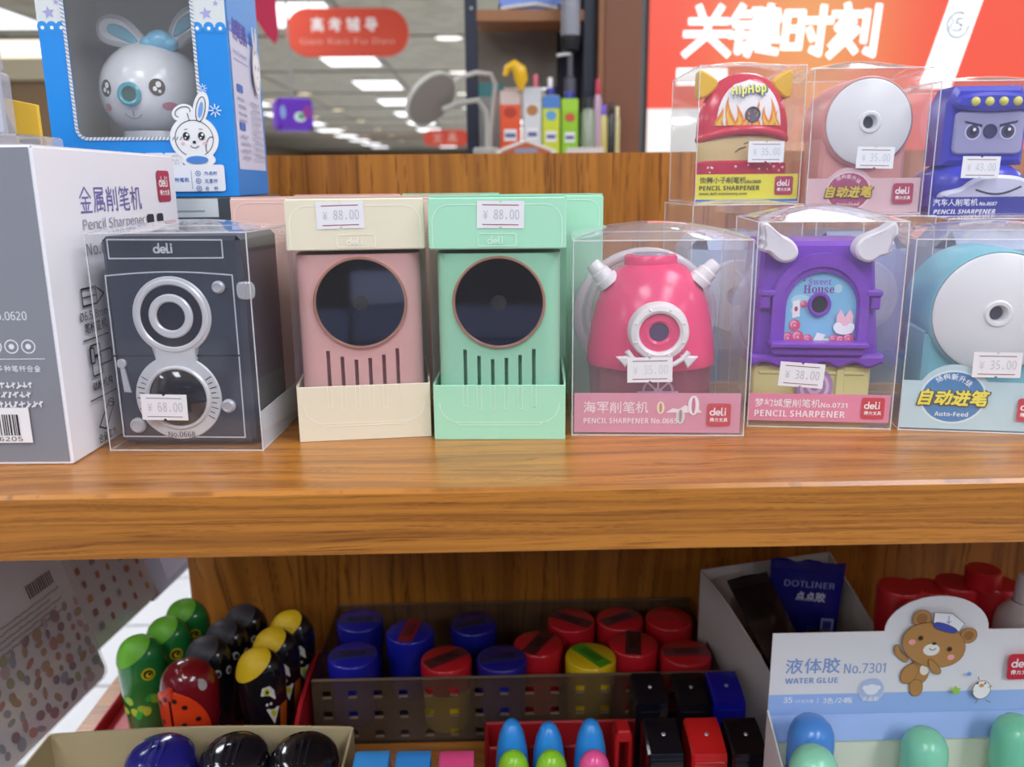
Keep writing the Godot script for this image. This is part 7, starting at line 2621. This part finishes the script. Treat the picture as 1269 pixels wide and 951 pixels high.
func shop_rack() -> void:
	var t := thing("metal_shop_rack", "dark navy metal rack with a wooden shelf behind the display", "rack", Vector3.ZERO)
	var navy := mat(hexc("1c2438"), 0.45)
	var p := on_z(585, 100, -1.50)
	var b := MB.new()
	b.box(Vector3(p.x - 0.0105, FLOOR_Y, -1.52), Vector3(p.x + 0.0105, 0.75, -1.50), 0.001)
	put(b, "post", navy, t)
	var q := on_z(733, 100, -1.50)
	b = MB.new()
	b.box(Vector3(q.x - 0.014, FLOOR_Y, -1.52), Vector3(q.x + 0.008, 0.75, -1.50), 0.001)
	put(b, "post", navy, t)
	b = MB.new()
	b.box(Vector3(q.x - 0.062, FLOOR_Y, -1.66), Vector3(q.x + 0.008, 0.75, -1.635), 0.001)
	put(b, "rear_post", navy, t)
	var s0 := on_z(590, 26.5, -1.50)
	var s1 := on_z(724, 11.5, -1.50)
	b = MB.new()
	b.uvs = Vector2(0.78, 2.8)
	b.box(Vector3(s0.x, s0.y, -1.60), Vector3(s1.x, s1.y, -1.50), 0.001)
	put(b, "wood_shelf", mat(hexc("9a6a44"), 0.5), t)
	var low := on_z(650, 192, -1.44)
	b = MB.new()
	b.box(Vector3(s0.x, low.y - 0.02, -1.84), Vector3(q.x - 0.014, low.y, -1.40), 0.001)
	put(b, "lower_shelf", mat(hexc("9a6a44"), 0.5), t)
	var m0 := on_z(590, 27, -1.62)
	var m1 := on_z(690, 108, -1.62)
	b = MB.new()
	b.box(Vector3(m0.x, m1.y, -1.63), Vector3(m1.x, m0.y, -1.62), 0.001)
	put(b, "rear_panel", mat(hexc("7d7468"), 0.35), t, "dull grey-brown rear panel")
	b = MB.new()
	slab(b, 582, 8, 586, 12, -1.498, 0.002)
	put(b, "bolt", mat(hexc("b8bcc4"), 0.3, 0.6), t)
	# the wooden pillar beside it
	var w := thing("wooden_pillar", "plain brown wooden pillar between the rack and the red light box", "pillar", Vector3.ZERO)
	var w0 := on_z(741, 100, -1.48)
	var w1 := on_z(794, 100, -1.48)
	b = MB.new()
	b.box(Vector3(w0.x, FLOOR_Y, -1.62), Vector3(w0.x + 0.010, 1.0, -1.48), 0.001)
	put(b, "edge_strip", mat(hexc("8c5c3c"), 0.5), w)
	b = MB.new()
	b.box(Vector3(w0.x + 0.0105, FLOOR_Y, -1.62), Vector3(w1.x, 1.0, -1.484), 0.001)
	put(b, "face_board", mat(hexc("7a4c34"), 0.5), w)


func rack_goods() -> void:
	var zf := -1.44
	var low := on_z(650, 192, -1.44).y
	# [u0, u1, top v, kind, colours..., label]
	var packs := [
		[619, 645, 112, "e0582c", "c9b8b4", "b03a2c", "orange paper pack with a pale top among the rack goods"],
		[648, 671, 108, "d2d6da", "c8cdd4", "b07a4a", "white paper pack with a brown oval, beside the orange pack"],
		[672, 694, 118, "c9d63a", "4f7fc8", "5f9fd0", "yellow-green pack with a blue band"],
		[696, 717, 122, "8fc82c", "9fd03c", "c05a3c", "lime green pack with a dark blue cap"],
	]
	for q in packs:
		var p0 := on_z(q[0], q[2], zf)
		var p1 := on_z(q[1], q[2], zf)
		var t := thing("paper_pack", q[6], "pack", Vector3((p0.x + p1.x) / 2, low, zf), 0.0, "packs on the rack shelf")
		var w := (p1.x - p0.x) / 2
		var h := p0.y - low
		var b := MB.new()
		b.box(Vector3(-w, 0, -0.03), Vector3(w, h, 0), 0.002)
		put(b, "pack_body", mat(hexc(q[3]), 0.45), t)
		var a := MB.new()
		a.at(Vector3(0, 0, 0.0003))
		a.c(q[4]).rect(-w * 0.95, h * 0.78, w * 0.95, h * 0.99)
		a.c(q[5]).disc(Vector2(0, h * 0.66), w * 0.62, h * 0.08)
		a.c("e9e9ea").rect(-w * 0.6, h * 0.22, w * 0.6, h * 0.40)
		a.c("5a6a9a").rect(-w * 0.5, h * 0.27, w * 0.5, h * 0.34)
		put(a, "pack_print", printed, t)
		if q[3] == "8fc82c" or q[3] == "c9d63a":
			b = MB.new()
			b.at(Vector3(0, h, -0.015)).lathe([Vector2(0.008, 0), Vector2(0.008, 0.010), Vector2(0.007, 0.012), Vector2(0, 0.012)], 16)
			put(b, "cap", mat(hexc("2a2f9c"), 0.35), t)
	var bottles := [
		[729, 9.5, 120, "8f9a86", "3a3c40", "clear grey-green bottle with a black cap"],
		[741, 5.0, 98, "b89ab0", "c02c4a", "slim pink bottle with a red and white cap"],
		[748, 5.5, 130, "c2b46a", "6a5ad0", "slim gold bottle with a violet cap"],
		[758, 5.0, 128, "2c2c30", "141418", "slim black bottle with a black cap"],
		[765, 3.5, 132, "c9bf8a", "e8e0b0", "thin cream tube at the end of the row"],
		[664, 5.0, 92, "c2384c", "d86a7c", "crimson tube standing behind the white pack"],
		[682, 5.0, 96, "d6d8dc", "f0f0f2", "white tube standing behind the yellow-green pack"],
	]
	for q in bottles:
		var back: bool = q[2] < 97
		var z := zf - (0.05 if back else 0.015)
		var p := on_z(q[0], q[2], z)
		var t := thing("slim_bottle", q[5], "bottle", Vector3(p.x, low, z), 0.0, "bottles on the rack shelf")
		var r: float = q[1] * 1.45 / FOCAL
		var h := p.y - low
		var b := MB.new()
		b.lathe([Vector2(0, 0), Vector2(r, 0), Vector2(r, h * 0.72), Vector2(r * 0.6, h * 0.80)], 20)
		put(b, "bottle_body", mat(hexc(q[3]), 0.25), t)
		b = MB.new()
		b.lathe([Vector2(r * 0.62, h * 0.78), Vector2(r * 0.62, h * 0.98), Vector2(r * 0.5, h), Vector2(0, h)], 20)
		put(b, "cap", mat(hexc(q[4]), 0.3), t)
	# the yellow funnel-shaped cap on the orange pack
	var o := on_z(646, 112, zf + 0.004)
	var f := thing("yellow_nozzle", "yellow curved nozzle on the orange pack", "nozzle", Vector3(o.x, o.y, zf + 0.006))
	var b := MB.new()
	b.tube([Vector3(0, 0.0, 0), Vector3(0, 0.016, 0), Vector3(-0.003, 0.030, 0), Vector3(-0.012, 0.038, 0), Vector3(-0.022, 0.034, 0), Vector3(-0.026, 0.022, 0)], [0.004, 0.011, 0.012, 0.009, 0.006, 0.004], 14)
	put(b, "nozzle_body", mat(hexc("e8b820"), 0.35), f)
	# the peaked shelf card in front
	var c0 := on_z(652, 188, -1.405)
	var card_t := thing("peaked_shelf_card", "orange and white peaked price card at the foot of the packs", "card", Vector3(c0.x, low, -1.4050))
	b = MB.new()
	b.extrude(PackedVector2Array([Vector2(-0.048, 0), Vector2(0.048, 0), Vector2(0.048, 0.006), Vector2(0.0, 0.024), Vector2(-0.048, 0.006)]), -0.002, 0.0, 0.0004)
	put(b, "card_back", mat(hexc("d8d6d2"), 0.5), card_t)
	var a := MB.new()
	a.at(Vector3(0, 0, 0.0002)).c("b0603c").flat(PackedVector2Array([Vector2(-0.040, 0), Vector2(0.040, 0), Vector2(0.040, 0.004), Vector2(0.0, 0.019), Vector2(-0.040, 0.004)]))
	a.c("8a90a8").rect(-0.018, 0.002, 0.018, 0.009)
	put(a, "card_print", printed, card_t)
	c0 = on_z(725, 188, -1.405)
	card_t = thing("frilled_shelf_card", "white frilled price card beside the peaked one", "card", Vector3(c0.x, low, -1.4050))
	b = MB.new()
	var frill := PackedVector2Array([Vector2(-0.030, 0), Vector2(0.030, 0)])
	for i in 17:
		frill.append(Vector2(0.030 - 0.060 * i / 16.0, 0.008 + 0.003 * (i % 2)))
	b.extrude(frill, -0.002, 0.0)
	put(b, "card_back", mat(hexc("d2cac6"), 0.5), card_t)
	# blue folder lying on the wooden shelf
	var s := on_z(658, 11.5, -1.505)
	var fo := thing("blue_folder", "pale blue curved folder on the wooden rack shelf", "folder", Vector3(s.x, s.y, -1.520))
	b = MB.new()
	b.extrude(smooth(PackedVector2Array([Vector2(-0.055, 0.0), Vector2(0.055, 0.0), Vector2(0.056, 0.050), Vector2(0.0, 0.062), Vector2(-0.050, 0.040)]), 1), -0.07, 0.0, 0.002)
	put(b, "folder_body", mat(hexc("7f9ae2"), 0.4), fo)
	b = MB.new()
	b.tube([Vector3(-0.050, 0.003, 0.003), Vector3(-0.02, 0.007, 0.003), Vector3(0.01, 0.010, 0.003), Vector3(0.045, 0.003, 0.003)], 0.0035, 8)
	put(b, "white_edge", mat(hexc("dcdcd8"), 0.5), fo)
	# silver tube lamp hanging before the rack
	var top := on_z(708, -30, -1.46)
	var h := thing("silver_tube_lamp", "silver cylinder with a black collar hanging on the rack", "lamp", Vector3(top.x, 0, -1.470))
	var v0 := on_z(708, 48, -1.47).y
	var v1 := on_z(708, 62, -1.47).y
	b = MB.new()
	b.lathe([Vector2(0.0, v0), Vector2(0.0155, v0), Vector2(0.0160, v0 + 0.002), Vector2(0.0160, 0.56), Vector2(0, 0.56)], 28)
	put(b, "barrel", mat(hexc("b4b8c4"), 0.25, 0.5), h)
	b = MB.new()
	b.lathe([Vector2(0.005, v1 - 0.006), Vector2(0.014, v1), Vector2(0.0165, v0 - 0.002), Vector2(0.0165, v0 + 0.004)], 28)
	put(b, "collar", mat(hexc("14161c"), 0.4), h)
	var foot := low
	b = MB.new()
	b.lathe([Vector2(0, foot), Vector2(0.010, foot), Vector2(0.010, v1 - 0.045), Vector2(0.005, v1 - 0.040), Vector2(0.005, v1)], 20)
	put(b, "stem", mat(hexc("5a5c66"), 0.35, 0.3), h)
	b = MB.new()
	b.tube([Vector3(0, v1 - 0.006, 0.004), Vector3(-0.022, v1 - 0.009, 0.006)], 0.0026, 8)
	put(b, "lever", mat(hexc("d9dade"), 0.35), h)


func light_box() -> void:
	var z := -1.75
	var p0 := on_z(799, 240, z)
	var p1 := on_z(1345, -70, z)
	var w := p1.x - p0.x
	var hh := p1.y - p0.y
	var t := thing("poster_light_box", "bright red-orange backlit poster with big white characters", "poster", Vector3(p0.x, p0.y, z))
	var b := MB.new()
	b.box(Vector3(-0.006, -0.01, -0.06), Vector3(w + 0.006, hh + 0.006, -0.002), 0.001)
	put(b, "light_box_frame", mat(hexc("20242c"), 0.5), t)
	# legs down to the floor
	for x in [0.02, w - 0.05]:
		b = MB.new()
		b.box(Vector3(x, FLOOR_Y - p0.y, -0.05), Vector3(x + 0.03, -0.01, -0.02), 0.001)
		put(b, "leg", mat(hexc("20242c"), 0.5), t)
	var im := Image.create_empty(256, 160, false, Image.FORMAT_RGB8)
	var y_white := hh - (on_z(850, 134, z).y - p0.y)
	for y in 160:
		for x in 256:
			var u := x / 255.0 * w
			var v := y / 159.0 * hh
			var m := clampf(1.0 - absf(u - w * 0.38) / (w * 0.36), 0.0, 1.0)
			m = smoothstep(0.0, 1.0, m)
			var c := hexc("fb5a44").lerp(hexc("f3a262"), m)
			if v > y_white and u < w * 0.16:
				c = Color(1, 1, 1)
			im.set_pixel(x, y, c)
	var tex := ImageTexture.create_from_image(im)
	var m := StandardMaterial3D.new()
	m.albedo_color = Color(0.08, 0.05, 0.05)
	m.emission_enabled = true
	m.emission = Color.BLACK
	m.emission_texture = tex
	m.emission_energy_multiplier = 1.75
	m.roughness = 0.4
	b = MB.new()
	b.quad(Vector3(0, 0, 0), Vector3(w, 0, 0), Vector3(w, hh, 0), Vector3(0, hh, 0), Vector2(0, 1), Vector2(1, 0))
	put(b, "poster_panel", m, t)
	var white := glow(hexc("ffffff"), 2.0)
	var a := MB.new()
	a.at(Vector3(0, 0, 0.001))
	var xs := [843.6, 901.0, 965.0, 1025.0]
	var s := "关键时刻"
	for i in 4:
		var o := lp(t, xs[i], 71, 0.001)
		hanzi(a, s[i], o.x, o.y, 0.0960, 0.135, 1.0, 0.07)
		put(a, "poster_character", white, t, "bold white character")
		a = MB.new()
		a.at(Vector3(0, 0, 0.001))
	var st := PackedVector2Array()
	for q in [[1138, 110], [1178, 110], [1232, -40], [1192, -40]]:
		st.append(lp(t, q[0], q[1], 0.001))
	a.flat(st)
	put(a, "poster_stripe", white, t, "slanting white stripe")
	a = MB.new()
	a.at(Vector3(0, 0, 0.001))
	var r0 := lp(t, 838, 106, 0.001)
	a.rect(r0.x, r0.y, r0.x + 0.10, r0.y + 0.032)
	put(a, "poster_bar", white, t)
	a = MB.new()
	a.at(Vector3(0, 0, 0.0016))
	var lo := lp(t, 1187, 31, 0.001)
	a.c("1f5a74").line(MB.oval(lo, 0.021, 0.023, 26, 60, 360), 0.0045)
	a.line(PackedVector2Array([lo + Vector2(0.010, 0.012), lo + Vector2(-0.002, 0.012), lo + Vector2(-0.004, 0.003), lo + Vector2(0.008, 0.001), lo + Vector2(0.006, -0.010), lo + Vector2(-0.010, -0.010)]), 0.0042)
	a.line(PackedVector2Array([lo + Vector2(-0.010, 0.012), lo + Vector2(-0.014, -0.006)]), 0.0042)
	put(a, "poster_logo", printed, t, "teal round logo")
	var l := AreaLight3D.new()
	l.name = "poster_glow"
	l.area_size = Vector2(w, hh)
	l.area_normalize_energy = true
	l.light_energy = 0.12
	l.light_color = hexc("ffb090")
	l.shadow_enabled = true
	l.area_range = 30.0
	l.rotation_degrees = Vector3(0, 180, 0)
	l.position = Vector3(w / 2, hh / 2, 0.004)
	t.add_child(l)


func hang_rods(t: Node3D, xs: Array, y: float, z: float) -> void:
	var b := MB.new()
	for x in xs:
		b.tube([Vector3(x, y, z), Vector3(x, CEIL_Y - t.position.y, z)], 0.004, 6)
	put(b, "hanging_rod", mat(hexc("9a9a94"), 0.5), t)


func hanging_signs() -> void:
	var z := -6.0
	var c := on_z(430, 40, z)
	var t := thing("pill_shaped_sign", "orange-red pill-shaped aisle sign with white characters", "sign", c)
	var k := 6.0 / FOCAL * 0.975
	var rx := 73.0 * k
	var ry := 27.0 * k
	var b := MB.new()
	b.extrude(MB.rounded(-rx, -ry, rx, ry, ry, 12), -0.04, 0.0, 0.004)
	put(b, "sign_body", mat(hexc("d4452a"), 0.4), t)
	var a := MB.new()
	a.at(Vector3(0, 0, 0.0005)).c("f0e4e0")
	for i in 4:
		hanzi(a, "高考辅导"[i], (-42.0 + i * 21.0) * k, 1.0 * k, 15.0 * k, 0.14)
		put(a, "sign_character", printed, t)
		a = MB.new()
		a.at(Vector3(0, 0, 0.0005)).c("f0e4e0")
	a.c("e0a898")
	a.text("Gao Kao Fu Dao", sans, 0.0, -13.0 * k, 6.0 * k, 112.0 * k, 0, 0, true)
	put(a, "sign_lettering", printed, t)
	hang_rods(t, [-rx * 0.6, rx * 0.6], ry * 0.9, -0.02)
	z = -14.0
	c = on_z(553, 171, z)
	t = thing("small_pill_sign", "small orange-red pill-shaped sign far down the shop", "sign", c)
	k = z * -1.045 / FOCAL
	b = MB.new()
	b.extrude(MB.rounded(-26 * k, -9 * k, 26 * k, 9 * k, 9 * k, 10), -0.04, 0.0, 0.004)
	put(b, "sign_body", mat(hexc("dc4a30"), 0.4), t)
	a = MB.new()
	a.at(Vector3(0, 0, 0.0005)).c("e8b0a0")
	for i in 2:
		hanzi(a, "文具"[i], (-15.0 + i * 17.0) * k, -5.0 * k, 10.0 * k, 0.14)
		put(a, "sign_character", printed, t)
		a = MB.new()
		a.at(Vector3(0, 0, 0.0005)).c("e8b0a0")
	hang_rods(t, [-12 * k, 12 * k], 8 * k, -0.02)
	# crimson banner by the rabbit carton
	z = -2.0
	c = on_z(316, 20, z)
	t = thing("crimson_banner", "crimson cloth banner hanging behind the blue rabbit carton", "banner", c)
	b = MB.new()
	var ban := outline(t, 0.0, [[262, -60], [338, -60], [342, 10], [345, 42], [341, 55], [330, 44], [312, 16], [292, 6], [268, 0]])
	b.extrude(ban, -0.004, 0.0, 0.001)
	put(b, "cloth", mat(hexc("c62a50"), 0.7), t)
	hang_rods(t, [-0.05, 0.02], 0.10, -0.002)
	# violet promotional cube
	z = -3.0
	c = on_z(363, 143, z)
	t = thing("violet_hanging_cube", "violet and multicoloured hanging promotional cube", "sign", c, 25.0)
	b = MB.new()
	b.box(Vector3(-0.060, -0.052, -0.045), Vector3(0.060, 0.052, 0.045), 0.012)
	put(b, "cube_body", mat(hexc("6a2fc0"), 0.35), t)
	a = MB.new()
	a.at(Vector3(0, 0, 0.0453))
	a.c("e8f0ee").disc(Vector2(0.014, -0.008), 0.020, 0.016)
	a.c("4fae7c").disc(Vector2(0.018, -0.006), 0.012, 0.010)
	a.c("a03a9c").disc(Vector2(0.038, 0.008), 0.014, 0.022)
	put(a, "cube_print", printed, t)
	a = MB.new()
	a.at(Vector3(0, 0, 0.0453))
	a.c("8fb0e8").disc(Vector2(-0.042, 0.006), 0.010, 0.022)
	put(a, "cube_print", printed, t)
	hang_rods(t, [0.0], 0.050, 0.0)


func desk_lamp() -> void:
	var z := -1.38
	var c := on_z(534, 122, z)
	var low := on_z(650, 192, -1.44).y
	var t := thing("round_desk_lamp", "grey round-headed desk lamp with curved white arms beside the rack", "lamp", Vector3(c.x, low, z))
	var y := c.y - low
	var b := MB.new()
	b.x = Transform3D(Basis(Quaternion(Vector3.UP, Vector3(0.60, -0.60, 0.53).normalized())), Vector3(0, y, 0))
	b.lathe([Vector2(0, -0.004), Vector2(0.040, -0.004), Vector2(0.044, -0.002), Vector2(0.045, 0.002), Vector2(0.042, 0.005), Vector2(0, 0.006)], 40)
	put(b, "head", mat(hexc("8f8c86"), 0.4), t)
	b = MB.new()
	b.x = Transform3D(Basis(Quaternion(Vector3.UP, Vector3(0.60, -0.60, 0.53).normalized())), Vector3(0, y, 0))
	b.lathe([Vector2(0.0425, 0.004), Vector2(0.0455, 0.004), Vector2(0.0455, -0.003)], 40)
	put(b, "rim", mat(hexc("c6c8be"), 0.35), t)
	var q := func(u: float, v: float, zz: float) -> Vector3:
		return on_z(u, v, zz) - t.position
	b = MB.new()
	b.tube([q.call(556, 106, -1.39), q.call(570, 96, -1.41), q.call(590, 90, -1.43), q.call(608, 92, -1.44), q.call(614, 104, -1.45), q.call(612, 130, -1.46), q.call(609, 160, -1.46), q.call(607, 190, -1.46)], 0.004, 10)
	put(b, "upper_arm", mat(hexc("c2c2bc"), 0.35), t)
	b = MB.new()
	b.tube([q.call(548, 136, -1.385), q.call(566, 128, -1.40), q.call(592, 124, -1.42), q.call(602, 138, -1.43), q.call(604, 165, -1.43), q.call(604, 191, -1.43)], 0.0045, 10)
	put(b, "lower_arm", mat(hexc("b4b4ae"), 0.35), t)
	b = MB.new()
	b.at(q.call(603, 190, -1.445)).lathe([Vector2(0, -0.001), Vector2(0.022, -0.001), Vector2(0.022, 0.006), Vector2(0.019, 0.009), Vector2(0, 0.009)], 28)
	put(b, "base", mat(hexc("b4b4ae"), 0.4), t)
	var pb := on_z(607, 118, -1.56)
	var box := thing("teal_box", "small teal and grey box behind the dark rack post", "box", Vector3(pb.x, low, -1.56))
	b = MB.new()
	b.box(Vector3(-0.026, 0, -0.05), Vector3(0.024, pb.y - low, 0), 0.002)
	put(b, "box_body", mat(hexc("8f918e"), 0.5), box)
	b = MB.new()
	b.box(Vector3(-0.0262, pb.y - low - 0.004, -0.0502), Vector3(0.0242, pb.y - low + 0.020, 0.0002), 0.002)
	put(b, "box_lid", mat(hexc("3f7f82"), 0.5), box)


func far_things() -> void:
	# tall brown wall unit to the left with a bright cove light over it
	var p := on_z(62, 100, -6.0)
	var t := thing("wall_cabinet", "tall brown wall cabinet far to the left", "cabinet", Vector3(p.x, FLOOR_Y, -6.0))
	var b := MB.new()
	b.box(Vector3(-3.6, 0, -1.2), Vector3(0.25, p.y - FLOOR_Y, 0), 0.01)
	put(b, "cabinet_body", mat(hexc("7d6448"), 0.6), t)
	b = MB.new()
	b.box(Vector3(-3.65, p.y - FLOOR_Y, -1.2), Vector3(0.28, p.y - FLOOR_Y + 0.14, 0.03), 0.01)
	put(b, "cornice", mat(hexc("b3a88e"), 0.6), t)
	var q := on_z(30, 66, -6.1)
	var l := thing("cove_light", "long bright light strip above the brown wall cabinet", "light", Vector3(q.x, q.y, -6.1))
	b = MB.new()
	b.box(Vector3(-2.6, -0.085, -0.20), Vector3(0.45, 0.085, 0.0), 0.01)
	put(b, "light_strip", glow(hexc("fff4e0"), 1.6), l)
	b = MB.new()
	b.box(Vector3(-2.6, 0.085, -0.20), Vector3(-2.5, CEIL_Y - q.y, -0.1))
	b.box(Vector3(0.35, 0.085, -0.20), Vector3(0.45, CEIL_Y - q.y, -0.1))
	put(b, "bracket", mat(hexc("c8c4b8"), 0.6), l)
	var ar := AreaLight3D.new()
	ar.name = "cove_glow"
	ar.area_size = Vector2(3.0, 0.16)
	ar.area_normalize_energy = true
	ar.light_energy = 1.0
	ar.light_color = hexc("fff0d8")
	ar.shadow_enabled = true
	ar.area_range = 30.0
	ar.rotation_degrees = Vector3(0, 180, 0)
	ar.position = Vector3(-1.05, 0, 0.02)
	l.add_child(ar)
	# low gondolas far down the aisle
	var rng := RandomNumberGenerator.new()
	rng.seed = 77
	var tones := ["a06a4a", "8a7a5c", "b0a090", "9a5c50"]
	for i in 8:
		var x := -8.0 + i * 1.35
		var g := thing("far_gondola", "brown shop gondola with mixed goods far down the aisle", "gondola", Vector3(x, FLOOR_Y, -26.0 - rng.randf() * 6.0), 0.0, "gondolas far down the shop")
		b = MB.new()
		b.box(Vector3(-0.5, 0, -1.5), Vector3(0.5, 1.55 + rng.randf() * 0.3, 0), 0.02)
		put(b, "unit_body", mat(hexc(tones[i % 4]), 0.6), g)
	# the drawer cabinet across the aisle, behind the viewer, that the shiny discs mirror
	var g2 := thing("drawer_cabinet", "dark navy drawer cabinet across the aisle from the shelf", "cabinet", Vector3(0.0, FLOOR_Y, 1.15), 180.0)
	b = MB.new()
	b.box(Vector3(-1.6, 0, -0.5), Vector3(1.6, 1.55, -0.02), 0.005)
	put(b, "cabinet_body", mat(hexc("20242e"), 0.6), g2)
	for i in 18:
		for j in 12:
			b = MB.new()
			b.box(Vector3(-1.58 + j * 0.264, 0.05 + i * 0.082, -0.02), Vector3(-1.325 + j * 0.264, 0.125 + i * 0.082, 0.0), 0.003)
			put(b, "drawer_front", mat(hexc(["2a3358", "4a5c94", "14161e", "c6cce0", "7a86a4", "1c2340"][rng.randi() % 6]), 0.5), g2)
